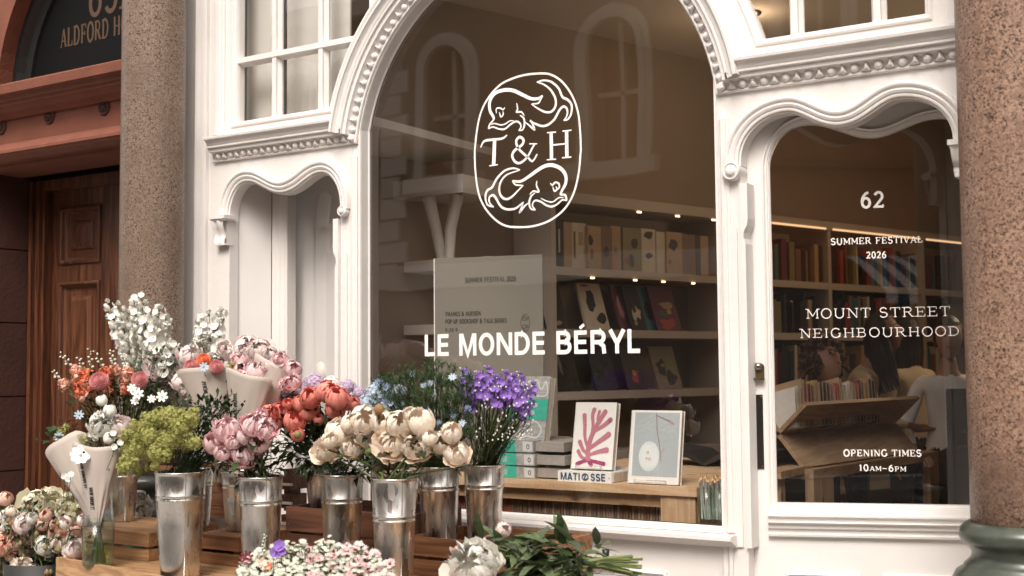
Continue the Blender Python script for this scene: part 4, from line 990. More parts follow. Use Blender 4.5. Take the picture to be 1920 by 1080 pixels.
# stack of three thick books with green and grey spines
GSP = BKM['green']; TEAL = mat('sea_green_print', (.035, .36, .25), .5); GREYC = mat('grey_drawing_cover', (.36, .35, .33), .5, var=.35, scale=50); LGREY = mat('light_grey_print', (.55, .54, .51), .5)
def tfp(M, y=-.0006):
    return lambda a, b, l: tuple(M @ Vector((a, y-l, b)))
L0 = at(893, 890, .235).x; hz = .0545
for i in range(3):
    x0_ = at((944, 944, 942)[i], 880, .235).x-.02; xs = at(1002, 880, .235).x+(0, .004, -.006)[i]; xe = at(1068, 880, .24).x
    z0_ = TZ+.001+i*hz; M = Matrix.Translation((x0_, .235, z0_)) @ Matrix.Rotation(radians((2, -1, 1)[i]), 4, 'Z')
    t = thing('book', f'thick book with a sea green and grey spine, {("bottom", "middle", "top")[i]} of the stack of three', 'book', (x0_+.15, .3, z0_), 'stacked sea green and grey books')
    wS = xs-x0_; cv = MB().box(0, wS+.0, 0, .34, 0, hz-.005, M).build('cover', GREYC, t)
    MB().box(wS, wS+.135, .02, .33, .005, hz-.010, M).build('pages', mat('thick_pages_%d' % i, (.36, .32, .28), .8, var=.35, scale=25, stretch=(.3, .3, 30)), t)
    MB().box(-.002, wS*.48, -.0012, .0, 0.0, hz-.005, M).build('green_band', TEAL, cv)
    MB().box(wS*.70, wS*.97, -.0010, .0, 0.004, hz-.009, M).build('pale_band', LGREY, cv)
    m = MB(); stroke(m, arcp(wS*.85, .024, .006, .009, 0, 360, 12), .003, tfp(M, -.0014)); m.build('round_logo', BLACK, cv)
    m = MB(); 
    for k in range(5): m.box(wS*.06+k*.006, wS*.06+k*.006+.002, -.0018, -.0013, .012, .036, M)
    m.build('small_lettering', LGREY, cv)['kind'] = 'stuff'
def frontbook(label, pbl, pbr, ptl, Y, th, lean, cover, group=None):
    """book standing on a wire easel; corners given on the photo"""
    bl, br, tl = at(*pbl, Y), at(*pbr, Y), at(*ptl, Y)
    w_ = br.x-bl.x; dz = tl.z-bl.z; h_ = dz/cos(lean)
    t = thing('book', label, 'book', (bl.x+w_/2, Y, bl.z), group)
    M = Matrix.Translation((bl.x, Y, bl.z)) @ Matrix.Rotation(-lean, 4, 'X')
    cv = MB().box(0, w_, 0, .003, 0, h_, M).box(0, w_, th, th+.003, 0, h_, M).box(0, .003, 0, th+.003, 0, h_, M).build('cover', cover, t)
    MB().box(.003, w_-.003, .003, th, .003, h_-.004, M).build('pages', PAGES, t)
    # wire stand
    WIRE = MATS.get('white_wire') or mat('white_wire', (.6, .57, .52), .35, metal=.4)
    m = MB()
    for xx in (w_*.16, w_*.78):
        m.tube([M @ Vector((xx, th+.02, h_*.5)), M @ Vector((xx, th+.006, .0)), M @ Vector((xx, -.012, -.004)), M @ Vector((xx, -.012, .012))], .0017, 6)
        m.tube([M @ Vector((xx, th+.02, h_*.5)), Vector((bl.x+xx, Y+th+.10, bl.z)), Vector((bl.x+xx, Y-.004, bl.z-.008))], .0017, 6)
    m.tube([M @ Vector((w_*.16, -.012, .012)), M @ Vector((w_*.78, -.012, .012))], .0017, 6)
    st = m.build('wire_easel', WIRE); tag(st, 'white wire easel under the '+label.split(' with')[0][:60].split(',')[0], 'easel', 'wire easels')
    return t, cv, M, w_, h_
# the standing sea green art book
t, cv, M, w_, h_ = frontbook('large grey patterned book with a sea green band, standing on three others', (944, 829), (1020, 832), (966, 706), .30, .045, .22, GREYC)
MB().box(0, w_, -.0012, -.0002, h_*.34, h_*.66, M).build('green_band', TEAL, cv)
m = MB(); serif_text(m, 'THE ART OF', w_*.22, h_*.53, h_*.06, tfp(M, -.0016), width=w_*.55, wt=.2); m.build('lettering', LGREY, cv)
m = MB(); serif_text(m, 'THE BOOK', w_*.26, h_*.42, h_*.06, tfp(M, -.0016), width=w_*.45, wt=.2); m.build('lettering', LGREY, cv)
m = MB()
for pts in ([(.1, .05), (.15, .25), (.35, .31), (.6, .28), (.75, .32), (.9, .2), (.8, .08), (.55, .10), (.35, .03)], [(.5, .72), (.65, .95), (.8, .8), (.9, .92), (.95, .72), (.7, .70)], [(.2, .75), (.3, .9), (.1, .95)]):
    stroke(m, smooth([(a*w_, b*h_) for a, b in pts]), .006, tfp(M, -.0008))
for k in (.25, .5, .75): stroke(m, [(k*w_, 0), (k*w_, h_)], .0012, tfp(M, -.0004))
for k in (.1, .25, .75, .9): stroke(m, [(0, k*h_), (w_, k*h_)], .0012, tfp(M, -.0004))
m.build('line_drawing', LGREY, cv)['kind'] = 'stuff'
# flat white box book with blue lettering
WBK = mat('white_book_cover', (.74, .71, .66), .5); PINKC = mat('rose_print', (.44, .16, .20), .6); PINKD = mat('deep_rose_print', (.30, .035, .11), .6); NAVYP = mat('navy_print', (.02, .075, .13), .5)
bl, br, tl = at(1046, 904, .215), at(1147, 908, .215), at(1046, 884.5, .215); hb = tl.z-bl.z
t = thing('book', 'flat white book with large blue capitals on its spine lying under the pink leaf book', 'book', (bl.x+.1, .3, TZ))
cv = MB().box(bl.x, br.x, .215, .50, TZ, TZ+hb).build('cover', WBK, t)
MB().box(br.x, br.x+.004, .225, .49, TZ+.004, TZ+hb-.004).build('pages', PAGES, t)
m = MB(); f_ = lambda a, b, l: (a, .2142-l, b)
wl_ = br.x-bl.x
bold_text(m, 'MATI', bl.x+wl_*.055, TZ+hb*.14, hb*.70, f_, width=wl_*.37, wt=.2); bold_text(m, 'SSE', bl.x+wl_*.615, TZ+hb*.14, hb*.70, f_, width=wl_*.275, wt=.2); m.build('lettering', NAVYP, cv)
m = MB(); stroke(m, arcp(bl.x+wl_*.515, TZ+hb*.48, wl_*.055, hb*.30, 0, 360, 20), hb*.12, f_); stroke(m, smooth([(bl.x+wl_*.46, TZ+hb*.55), (bl.x+wl_*.53, TZ+hb*.75), (bl.x+wl_*.50, TZ+hb*.25), (bl.x+wl_*.58, TZ+hb*.4)]), hb*.13, f_); stroke(m, arcp(bl.x+wl_*.955, TZ+hb*.45, .002, .002, 0, 360, 8), .0015, f_)
m.build('round_emblem', NAVYP, cv)
# upright book with a branching leaf
t, cv, M, w_, h_ = frontbook('white book with a rose pink branching leaf on its cover, on a wire easel', (1069.5, 878), (1147, 881), (1089, 755), .255, .030, .20, WBK)
m = MB(); P_ = lambda *q: smooth([(a*w_, b*h_) for a, b in q], 5)
tf_ = tfp(M, -.0012)
def frond(pts, w0, w1, mm):
    q = P_(*pts); n = len(q); wd = [w0+(w1-w0)*(i/(n-1))**1.5 for i in range(n)]; stroke(mm, q, wd, tf_)
    mm.add([tf_(q[-1][0]+w1*.5*cos(2*pi*k/12), q[-1][1]+w1*.5*sin(2*pi*k/12), .0006) for k in range(12)], [tuple(range(12))])
frond([(.42, .12), (.40, .30), (.46, .50), (.60, .70), (.74, .86)], 0.111*w_, 0.106*w_, m)
frond([(.41, .28), (.30, .46), (.27, .66), (.24, .80)], 0.065*w_, 0.106*w_, m); frond([(.44, .44), (.47, .64), (.44, .80), (.47, .89)], 0.065*w_, 0.100*w_, m)
frond([(.50, .56), (.70, .64), (.88, .74)], 0.065*w_, 0.112*w_, m); frond([(.42, .30), (.62, .40), (.86, .52)], 0.078*w_, 0.125*w_, m); frond([(.41, .20), (.6, .25), (.84, .29)], 0.065*w_, 0.125*w_, m)
frond([(.40, .22), (.28, .28), (.18, .40)], 0.065*w_, 0.100*w_, m); frond([(.40, .15), (.26, .17), (.16, .26)], 0.065*w_, 0.088*w_, m); frond([(.58, .66), (.57, .76), (.60, .86)], 0.052*w_, 0.075*w_, m)
m.build('leaf_print', PINKC, cv)
m = MB(); frond([(.42, .13), (.30, .11), (.16, .07)], .07*w_, .09*w_, m); frond([(.42, .13), (.6, .11), (.80, .085)], .07*w_, .09*w_, m); frond([(.41, .14), (.46, .09), (.50, .065)], .07*w_, .09*w_, m); m.build('leaf_base_print', PINKD, cv)
# pale blue book with a plate and a twig
t, cv, M, w_, h_ = frontbook('white book with a pale blue picture of a plate and twig, on an easel', (1176, 905), (1272, 910), (1196, 770), .235, .026, .17, WBK)
PB = mat('pale_blue_print', (.38, .42, .42), .6, var=.1, scale=6); pic = MB().plate([[(w_*.08, h_*.10), (w_*.96, h_*.10), (w_*.96, h_*.97), (w_*.08, h_*.97)]], -.0008, -.0002, M).build('cover_picture', PB, cv)
MB().plate([arcp(w_*.40, h_*.37, w_*.20, h_*.205, 0, 350, 28)], -.0016, -.0008, M).build('plate_print', mat('plate_print', (.56, .60, .58), .6), pic)
MB().plate([arcp(w_*.405, h_*.365, w_*.165, h_*.17, 0, 350, 28)], -.0022, -.0016, M).build('plate_well_print', mat('plate_print2', (.60, .63, .60), .6), pic)
m = MB(); tf_ = tfp(M, -.0024)
stroke(m, P_((.50, .97), (.52, .86), (.54, .70), (.60, .52), (.63, .34)), .0022, tf_); stroke(m, P_((.52, .93), (.65, .89), (.78, .86)), .0022, tf_); m.build('twig_print', mat('twig_print', (.18, .10, .09), .6), pic)
m = MB()
for cx_, cz_, r_ in ((.79, .85, .012), (.84, .83, .010), (.63, .33, .011), (.66, .45, .008), (.69, .48, .007), (.38, .42, .012), (.42, .33, .014), (.36, .34, .008)):
    stroke(m, arcp(cx_*w_, cz_*h_, r_*.35, r_*.35, 0, 360, 7), .0035, tf_)
m.build('blossom_print', mat('faded_pink_print', (.50, .28, .28), .6), pic)
# dark open book and dark things at the back of the display
T2 = thing('side_table', 'dark topped table further inside at the right of the big window', 'table', tuple(at(1310, 900, .95)))
q = at(1312, 890, .95); MB().box(q.x-.55, q.x+.40, .9, 1.5, TZ-.02, TZ+.012).build('table_top', PINE, T2); MB().box(q.x+.3, q.x+.38, .95, 1.0, FLOORZ, TZ-.02).build('leg', PINEZ, T2); MB().box(q.x-.53, q.x-.45, .95, 1.0, FLOORZ, TZ-.02).build('leg', PINEZ, T2)
ob_ = thing('open_book', 'black open book lying on the table behind the pale blue book', 'book', (q.x+.1, 1.1, TZ+.02))
for sgn in (-1, 1):
    P2 = [(0, 0), (.08, .05), (.20, .065), (.30, .055)]; m = MB(); vs = [(q.x+.0+sgn*a, y, TZ+.03+b) for y in (1.0, 1.28) for a, b in P2]+[(q.x+.0+sgn*a, y, TZ+.014+b*.7) for y in (1.0, 1.28) for a, b in P2]
    m.add(vs, [(i, i+1, i+5, i+4) for i in range(3)]+[(8+i, 8+i+4, 8+i+5, 8+i+1) for i in range(3)]+[(i, i+8, i+9, i+1) for i in range(3)]); m.build('page_block', BKM['black'] if sgn < 0 else BKM['dark'], ob_)
# glass jars of pencils on the sill
PENW = [mat('pencil_white', (.85, .82, .75), .5), mat('pencil_wood', (.68, .42, .22), .6), mat('pencil_grey', (.62, .64, .60), .5)]
for ji, (jx, lab) in enumerate(((1327, 'clear glass jar full of pale pencils standing on the window sill'), (1352, 'clear glass jar of pencils half hidden behind the window jamb'))):
    c = at(jx, 1003, .16 if ji == 0 else .17); r_ = .037; z0_ = .805
    j = thing('glass_jar', lab, 'jar', (c.x, c.y, z0_), 'glass jars on the window sill')
    MB().lathe([(.0, .004), (r_*.9, .004), (r_*.92, .0), (r_*.96, .0), (r_, .135), (r_-.003, .135), (r_*.9, .012), (0, .012)], 28, Matrix.Translation((c.x, c.y, z0_))).build('glass', mat('jar_glass_%d' % ji, (.25, .30, .28), .08, spec=.8) if False else CLEAR, j)
    pn = 0
    for k in range(15):
        a_, rr = random.uniform(0, 2*pi), r_*.75*sqrt(random.random()); bx, by = c.x+rr*cos(a_), c.y+rr*sin(a_); tx, ty = bx+random.uniform(-.012, .012)+rr*.25*cos(a_), by+rr*.25*sin(a_); zt = z0_+random.uniform(.172, .190)
        o = MB().tube([(bx, by, z0_+.015), (tx, ty, zt-.020)], .0033, 6).build('pencil', PENW[(0, 0, 2)[k % 3]]); 
        tag(o, 'pale pencil standing in '+('the full glass jar on the window sill' if ji == 0 else 'the jar half hidden by the window jamb'), 'pencil', 'pencils in the jars on the sill')
        MB().tube([(tx, ty, zt-.020), (tx+(tx-bx)*.06, ty, zt-.012), (tx+(tx-bx)*.1, ty, zt)], [.0034, .0032, .0006], 6).build('tip', PENW[1], o)
# printed poster board hanging in the window
PB_ = mat('poster_board', (.19, .172, .138), .8); INK = mat('poster_ink', (.04, .038, .03), .7)
pl0 = at(815, 485, .36); ang = radians(13)
PM = Matrix.Translation((pl0.x, .36, 0)) @ Matrix.Rotation(ang, 4, 'Z')
def pos_uv(px, py):
    d = ray(px, py); n = Vector((-sin(ang), cos(ang), 0)); o = Vector((pl0.x, .36, 0)); t_ = (o-CAM).dot(n)/d.dot(n); q = PM.inverted() @ (CAM+d*t_); return q.x, q.z

ur = pos_uv(1018, 600)[0]; zt = pos_uv(815, 485)[1]; zb = .96
po = thing('festival_poster', 'tall beige poster board for the summer festival standing inside the big window', 'poster', (pl0.x+ur/2, .4, zb))
pbd = MB().box(0, ur, 0, .008, zb, zt, PM).build('board', PB_, po)
MB().box(-.004, .0, -.002, .010, zb, zt, PM).build('board_edge', DECAL, pbd)
m = MB(); tfq = lambda a, b, l: tuple(PM @ Vector((a, -.0008-l, b)))
def posline(txt, pa, pb, h, wt=.2):
    ua, za = pos_uv(*pa); ub, zb_ = pos_uv(*pb); serif_text(m, txt, ua, za, h, tfq, width=ub-ua, wt=wt)
posline('SUMMER FESTIVAL 2026', (872, 530), (968, 535), .022)
posline('THAMES & HUDSON', (835, 593), (902, 595), .019); posline('POP-UP BOOKSHOP & TALK SERIES', (835, 607), (950, 611), .019)
posline('9-20 9', (835, 622), (858, 623), .015)
m.build('lettering', INK, pbd)
m = MB(); u_, z_ = pos_uv(985, 605)
stroke(m, arcp(u_, z_, .021, .038, 0, 360, 20), .0022, tfq); 
for k in (-1, 1):
    stroke(m, smooth([(u_-.014, z_+k*.012), (u_-.006, z_+k*.028), (u_+.006, z_+k*.018), (u_+.015, z_+k*.024)]), .0035, tfq); stroke(m, smooth([(u_-.012, z_+k*.008), (u_, z_+k*.012), (u_+.014, z_+k*.012)]), .0025, tfq)
m.build('small_emblem', INK, pbd)
# white wall shelf on a V shaped bracket, and a smaller shelf under it
a, b = at(702, 345, .95), at(868, 342, .95); zt = at(868, 326, .95).z; zb = at(868, 360, .95).z
WB = mat('white_lacquer', (.70, .65, .58), .5)
t = thing('wall_shelf', 'thick white shelf carried by a V shaped white bracket inside the window', 'shelf', ((a.x+b.x)/2, 1, zb))
MB().box(a.x, b.x, .95, 1.30, zb, zt).build('board', WB, t)
va, vb, vc = at(803, 372, 1.0), at(858, 372, 1.0), at(832, 486, 1.0)
for p, q in ((va, vc), (vb, vc)):
    MB().tube([(p.x, 1.0, zb), ((p.x+q.x)/2, 1.0, (p.z+q.z)/2), (q.x+(.01 if p is va else .03), 1.0, q.z-.1)], [.036, .03, .024], 10).build('bracket_arm', WB, t)
a, b = at(757, 500, .95), at(860, 500, .95); zt2 = at(757, 491, .95).z; zb2 = at(757, 511, .95).z
o = MB().box(a.x, b.x+.2, .95, 1.2, zb2, zt2).build('wall_shelf', WB); tag(o, 'short white shelf below the V shaped bracket', 'shelf')
a = at(757, 620, .95); o = MB().box(a.x, b.x+.2, .95, 1.2, at(757, 628, .95).z, at(757, 610, .95).z).build('wall_shelf', WB); tag(o, 'lowest short white shelf left of the poster board', 'shelf')
# white domed ornament in the side bay
c = at(598, 700, .30); rr = size(17, c); t = thing('domed_ornament', 'small white domed ornament with a pointed top on the bay ledge behind the side pane', 'ornament', (c.x, .33, LEFT_BOT))
zd = at(598, 672, .30).z
prof = [(rr*.9, LEFT_BOT), (rr*.9, zd-rr*2.2), (rr, zd-rr*2.1), (rr, zd-rr*1.6), (rr*.9, zd-rr*1.1), (rr*.65, zd-rr*.6), (rr*.3, zd-rr*.25), (rr*.14, zd-rr*.1), (rr*.1, zd+rr*.2), (0, zd+rr*.3)]
MB().lathe(prof, 24, Matrix.Translation((c.x, .33, 0))).build('dome', WB, t)

# ================================================================== THE WOODEN BOOK TABLE BEHIND THE DOOR
H2 = 0.93
c0 = CAM+ray(1525, 881)*((H2-CAM.z)/ray(1525, 881).z)
A2 = radians(8); T2M = Matrix.Translation((c0.x, c0.y, 0)) @ Matrix.Rotation(-A2, 4, 'Z')   # y runs into the shop, x to the right
bt = thing('book_table', 'pine book table with open ends seen through the door glass', 'table', (c0.x-.3, c0.y+.6, FLOORZ))
MB().box(-.75, 0, 0, 1.5, H2-.045, H2, T2M).build('table_top', PINEY, bt)
MB().box(-.042, .0, 0, .20, FLOORZ, H2-.046, T2M).build('leg', PINEZ, bt); MB().box(-.042, .0, 1.34, 1.46, FLOORZ, H2-.046, T2M).build('leg', PINEZ, bt); MB().box(-.75, -.71, 0, .2, FLOORZ, H2-.046, T2M).build('leg', PINEZ, bt)
MB().box(-.71, -.043, .0, .04, .40, .44, T2M).box(-.71, -.043, .04, 1.46, .405, .435, T2M).build('lower_shelf', PINE, bt)
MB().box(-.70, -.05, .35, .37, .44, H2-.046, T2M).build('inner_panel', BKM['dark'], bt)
xx = -.06; k = 0
for k in range(9):
    w2 = .019; xx -= w2+.0035
    if k == 4: xx -= .03
    o = MB().box(xx, xx+w2, .055, .25, .441, .441+.29, T2M).build('book', BKM['orange']); tag(o, 'thin orange book spine in the row under the pine book table', 'book', 'orange books in a row under the table')
for k in range(9):
    y_ = .42+k*.10; c = random.choice(['dark', 'green', 'grey']); o = MB().box(-.30, -.06, y_, y_+.085, .441, .441+random.uniform(.16, .24), T2M).build('book', BKM[c]); tag(o, f'{c} book stacked in the dark space under the pine book table', 'book', f'{c} books under the pine table')
# X shaped trough
ca, cb = .175, .155
M3 = T2M @ Matrix.Translation((-.185, .02, H2+.155))
tr_ = thing('book_trough', 'X shaped pine book trough standing on the book table', 'book display', tuple(M3 @ Vector((0, .6, -.14))))
LEN = 1.30; TH = .020
for nm, a_ in (('rising_board', radians(44)), ('falling_board', radians(-50)), ('rear_rising_board', radians(136)), ('rear_falling_board', radians(230))):
    L_ = .20 if 'fall' not in nm else .20
    R_ = M3 @ Matrix.Rotation(-a_, 4, 'Y'); MB().box(TH*.55, L_, 0, LEN, -TH/2, TH/2, R_).build(nm, PINEY, tr_)
tcols = [('white', .022), ('cream', .03), ('tan', .03), ('red', .03), ('plum', .028), ('mustard', .03), ('tan', .035), ('black', .03), ('dark', .03), ('brown', .03), ('pink', .03), ('red', .025), ('tan', .03), ('cream', .035)]
y_ = .03; i = 0
while y_ < LEN-.38:
    c, th_ = tcols[i % len(tcols)]; hgt = random.uniform(.205, .25) if i else .20
    R_ = M3 @ Matrix.Translation((.0, y_, .012)) @ Matrix.Rotation(radians(-14), 4, 'Y') @ Matrix.Rotation(radians(-22), 4, 'X')
    t = thing('book', f'{c} covered book standing in the X shaped trough, {ordn[min(i, 19)]} from the near end{"" if i < 20 else " or beyond"}', 'book', tuple(R_ @ Vector((0, 0, 0))), 'books standing in the wooden trough')
    cv = MB().box(-.10, .085, 0, .003, 0, hgt, R_).box(-.10, .085, th_*.7, th_*.7+.003, 0, hgt, R_).box(-.10, -.097, 0, th_*.7, 0, hgt, R_).build('cover', BKM[c], t)
    MB().box(-.097, .082, .003, th_*.7, .003, hgt-.004, R_).build('pages', PAGES, t)
    if i % 3 == 0: MB().plate([[(-.05+.03*cos(2*pi*k/9)*random.uniform(.5, 1), hgt*.6+.05*sin(2*pi*k/9)*random.uniform(.5, 1)) for k in range(9)]], -.001, -.0002, R_).build('cover_print', BKM[random.choice(['red', 'brown', 'navy'])], cv)
    y_ += th_+.010; i += 1

# ================================================================== PEOPLE IN THE SHOP
SKIN = mat('skin', (.42, .22, .14), .55, sss=.05); SKIN2 = mat('tanned_skin', (.30, .15, .09), .55)
HAIRD = mat('dark_hair', (.018, .012, .010), .5, bump=.8, scale=60, stretch=(1, 1, .1)); HAIRB = mat('curly_brown_hair', (.10, .045, .022), .6, bump=1.0, scale=70)
SHIRTW = mat('white_shirt', (.86, .84, .80), .75, bump=.5, scale=9, bdist=.03, var=.04); SHIRTB = mat('beige_knit', (.55, .42, .28), .85, bump=.5, scale=14, bdist=.02, var=.1); TEE = mat('tan_tee', (.50, .40, .28), .85, bump=.4, scale=12, bdist=.02)
TROU = mat('black_trousers', (.012, .011, .012), .8); DKTOP = mat('dark_top', (.03, .028, .032), .8)
def person(label, loc, face, joints, cloth, sleeves, hair, haircol, skin, glasses=False, smile=False, height=1.68, nod=0.0, turn=0.0):
    """joints: dict of local points (x right of the person, y forward, z up)"""
    t = thing('person', label, 'person', loc, None, face)
    sc_ = height/1.70
    base = dict(pelvis=(0, 0, .93), waist=(0, .0, 1.08), chest=(0, .01, 1.27), neck0=(0, .0, 1.42), neck=(0, .012, 1.48), head=(0, .02, 1.54),
      shL=(-.16, 0, 1.38), shR=(.16, 0, 1.38), elL=(-.22, .02, 1.10), elR=(.22, .02, 1.10), haL=(-.22, .14, .88), haR=(.22, .14, .88), hdL=(-.22, .20, .83), hdR=(.22, .20, .83),
      hipL=(-.09, 0, .88), hipR=(.09, 0, .88), knL=(-.10, .02, .48), knR=(.10, .02, .48), anL=(-.10, -.02, .08), anR=(.10, -.02, .08), toL=(-.11, .14, .03), toR=(.11, .14, .03))
    base.update(joints)
    rad = dict(pelvis=(.155, .115), waist=(.125, .095), chest=(.15, .105), neck0=(.075, .065), neck=(.052, .052), head=(.05, .05), sh=(.062, .062), el=(.043, .043), ha=(.028, .024), hd=(.022, .03), hip=(.085, .09), kn=(.058, .058), an=(.038, .042), to=(.04, .028))
    names = list(base); idx = {n: i for i, n in enumerate(names)}
    E_ = [('pelvis', 'waist'), ('waist', 'chest'), ('chest', 'neck0'), ('neck0', 'neck'), ('neck', 'head'), ('chest', 'shL'), ('chest', 'shR'), ('shL', 'elL'), ('elL', 'haL'), ('haL', 'hdL'), ('shR', 'elR'), ('elR', 'haR'), ('haR', 'hdR'), ('pelvis', 'hipL'), ('pelvis', 'hipR'), ('hipL', 'knL'), ('knL', 'anL'), ('anL', 'toL'), ('hipR', 'knR'), ('knR', 'anR'), ('anR', 'toR')]
    me = bpy.data.meshes.new('b'); me.from_pydata([tuple(Vector(base[n])*sc_) for n in names], [(idx[a], idx[b]) for a, b in E_], [])
    o = bpy.data.objects.new('b', me); COL.objects.link(o); md = o.modifiers.new('s', 'SKIN'); md.use_smooth_shade = True; o.modifiers.new('u', 'SUBSURF').levels = 3; o.modifiers['u'].render_levels = 3
    for i, n in enumerate(names):
        r_ = rad.get(n) or rad[n[:-1]]; me.skin_vertices[0].data[i].radius = (r_[0]*sc_, r_[1]*sc_)
        me.skin_vertices[0].data[i].use_root = (n == 'pelvis')
    dg = bpy.context.evaluated_depsgraph_get(); m2 = bpy.data.meshes.new_from_object(o.evaluated_get(dg)); bpy.data.objects.remove(o)
    m2.materials.clear()
    for q in (skin, cloth, TROU): m2.materials.append(q)
    segs = [(a, b, Vector(base[a])*sc_, Vector(base[b])*sc_) for a, b in E_]
    for p in m2.polygons:
        c = p.center; best = None
        for a, b, pa, pb in segs:
            ab = pb-pa; t_ = max(0, min(1, (c-pa).dot(ab)/ab.length_squared)); dd_ = (c-pa-ab*t_).length
            if best is None or dd_ < best[0]: best = (dd_, a, b, t_)
        _, a, b, t_ = best; k = a+b
        if 'hip' in k or 'kn' in k or 'an' in k or (k == 'pelviswaist' and t_ < .4): mi = 2
        elif k in ('neckhead', 'neck0neck') or 'hd' in k: mi = 0
        elif a[:2] == 'sh': mi = 1 if (sleeves > t_) else 0
        elif a[:2] == 'el': mi = 1 if (sleeves-1 > t_) else 0
        else: mi = 1
        p.material_index = mi; p.use_smooth = True
    new('body', m2, t, W(t))
    # head
    hm = MB(); vs = []; fs = []; nu, nv = 28, 20; hc = Vector(base['head'])*sc_+Vector((0, .02, .085))
    HR = Matrix.Translation(hc) @ Matrix.Rotation(turn, 4, 'Z') @ Matrix.Rotation(-nod, 4, 'X')
    def hp(u, v):
        x, y, z = sin(v)*sin(u), sin(v)*cos(u), cos(v)
        rx, ry, rz = .074, .094, .118
        k = 1.0 - (.28*max(0, -z)**1.5)
        px_, py_, pz_ = x*rx*k, y*ry*(1-.10*max(0, -z)), z*rz
        if y > .5:
            g = math.exp(-((x/.13)**2))*math.exp(-(((z+.12)/.20)**2)); py_ += .022*g*(1 if z < .12 else .7)
            g = math.exp(-(((abs(x)-.34)/.16)**2))*math.exp(-(((z-.10)/.12)**2)); py_ -= .009*g
            g = math.exp(-((x/.30)**2))*math.exp(-(((z+.48)/.10)**2)); py_ += .006*g
            g = math.exp(-((x/.35)**2))*math.exp(-(((z+.88)/.14)**2)); py_ += .012*g
        return HR @ Vector((px_, py_, pz_))
    for j in range(nv+1):
        for i in range(nu): vs.append(hp(2*pi*i/nu, pi*j/nv))
    for j in range(nv):
        for i in range(nu): i2 = (i+1) % nu; fs.append((j*nu+i, (j+1)*nu+i, (j+1)*nu+i2, j*nu+i2))
    TM = W(t)
    hm.add([TM @ v for v in vs], fs, True); hd = hm.build('head', skin, t)
    for sx_ in (-1, 1):
        e = HR @ Vector((sx_*.028, .082, .014)); MB().lathe([(0, .009), (.006, .006), (.010, 0), (.006, -.006), (0, -.009)], 12, TM @ Matrix.Translation(e) @ Matrix.Scale(.6, 4, (0, 0, 1))).build('eye', BLACK, hd)
        MB().tube([TM @ (HR @ Vector((sx_*x, .088, z))) for x, z in ((.012, .030), (.028, .036), (.044, .028))], .0028, 6).build('eyebrow', HAIRD, hd)
        MB().lathe([(0, .022), (.010, .014), (.013, 0), (.010, -.014), (0, -.022)], 12, TM @ HR @ Matrix.Translation((sx_*.074, -.004, .0)) @ Matrix.Scale(.4, 4, (1, 0, 0))).build('ear', skin, hd)
    MB().tube([TM @ (HR @ Vector((x, .089-.35*x*x*20*.02, z))) for x, z in ((-.024, -.044+(.008 if smile else 0)), (-.012, -.050), (0, -.052), (.012, -.050), (.024, -.044+(.008 if smile else 0)))], [.001, .004, .005, .004, .001], 6).build('mouth', mat('lips_%s' % label[:6], (.36, .10, .08), .5), hd)
    if glasses:
        gm = MB()
        for sx_ in (-1, 1): gm.tube([TM @ (HR @ Vector((sx_*.032+.024*cos(radians(a_)), .100, .012+.018*sin(radians(a_))))) for a_ in range(0, 361, 30)], .003, 6)
        gm.tube([TM @ (HR @ Vector((x, .102, .014))) for x in (-.008, .008)], .003, 6); gm.build('glasses', BLACK, hd)
    # hair: cap plus locks
    hr = MB(); vs = []; fs = []
    for j in range(nv+1):
        for i in range(nu):
            u, v = 2*pi*i/nu, pi*j/nv*.62; p = hp(u, v); c = HR @ Vector((0, 0, .01)); q = c+(p-c)*1.11
            fr_ = cos(u)
            if fr_ > .35 and v > pi*.30: q = c+(p-c)*.97
            vs.append(TM @ q)
    for j in range(nv):
        for i in range(nu): i2 = (i+1) % nu; fs.append((j*nu+i, (j+1)*nu+i, (j+1)*nu+i2, j*nu+i2))
    hr.add(vs, fs, True)
    if hair == 'bun':
        hr.lathe([(0, .045), (.03, .035), (.042, 0), (.03, -.035), (0, -.045)], 14, TM @ HR @ Matrix.Translation((0, -.105, .06)))
    elif hair == 'long':
        for k in range(26):
            a_ = radians(90+180*k/25)+random.uniform(-.1, .1); p0_ = HR @ Vector((.078*sin(a_)*1.02, .09*cos(a_), .03)); x_, y_ = .085*sin(a_)*1.1, .10*cos(a_)
            hr.tube([TM @ p0_, TM @ (HR @ Vector((x_*1.08, y_*1.1, -.08))), TM @ (HR @ Vector((x_*1.15, y_*1.15-.01, -.20))), TM @ (HR @ Vector((x_*.9, y_*1.1-.01, -.32)))], [.02, .021, .018, .004], 6)
    elif hair == 'curly':
        for k in range(150):
            a_ = random.uniform(0, 2*pi); el = random.uniform(-.6, 1.5)
            if cos(a_) > .45 and el < .5: continue
            r1 = random.uniform(.105, .135); c = HR @ Vector((r1*cos(el)*sin(a_), r1*cos(el)*cos(a_), r1*sin(el)+.01))
            hr.tube([TM @ (c+Vector((random.uniform(-.02, .02), random.uniform(-.02, .02), random.uniform(-.03, .03)))) for _ in range(4)], [.012, .014, .013, .004], 5)
    hr.build('hair', haircol, hd)
    # hands: palm, four fingers and a thumb
    for sd in ('L', 'R'):
        w_ = Vector(base['ha'+sd])*sc_; h_ = Vector(base['hd'+sd])*sc_; dr = (h_-w_).normalized(); side = dr.cross(Vector((0, 0, 1)))
        if side.length < .1: side = Vector((1, 0, 0))
        side.normalize(); sg = 1 if sd == 'L' else -1; hb_ = MB()
        for k, ln in enumerate((.068, .078, .072, .056)):
            o_ = h_+side*sg*((k-1.5)*.017); dn = Vector((0, 0, -1)); hb_.tube([TM @ (o_-dr*.01), TM @ (o_+dr*ln*.45), TM @ (o_+dr*ln*.75+dn*ln*.2), TM @ (o_+dr*ln*.85+dn*ln*.5)], [.0095, .009, .008, .006], 7)
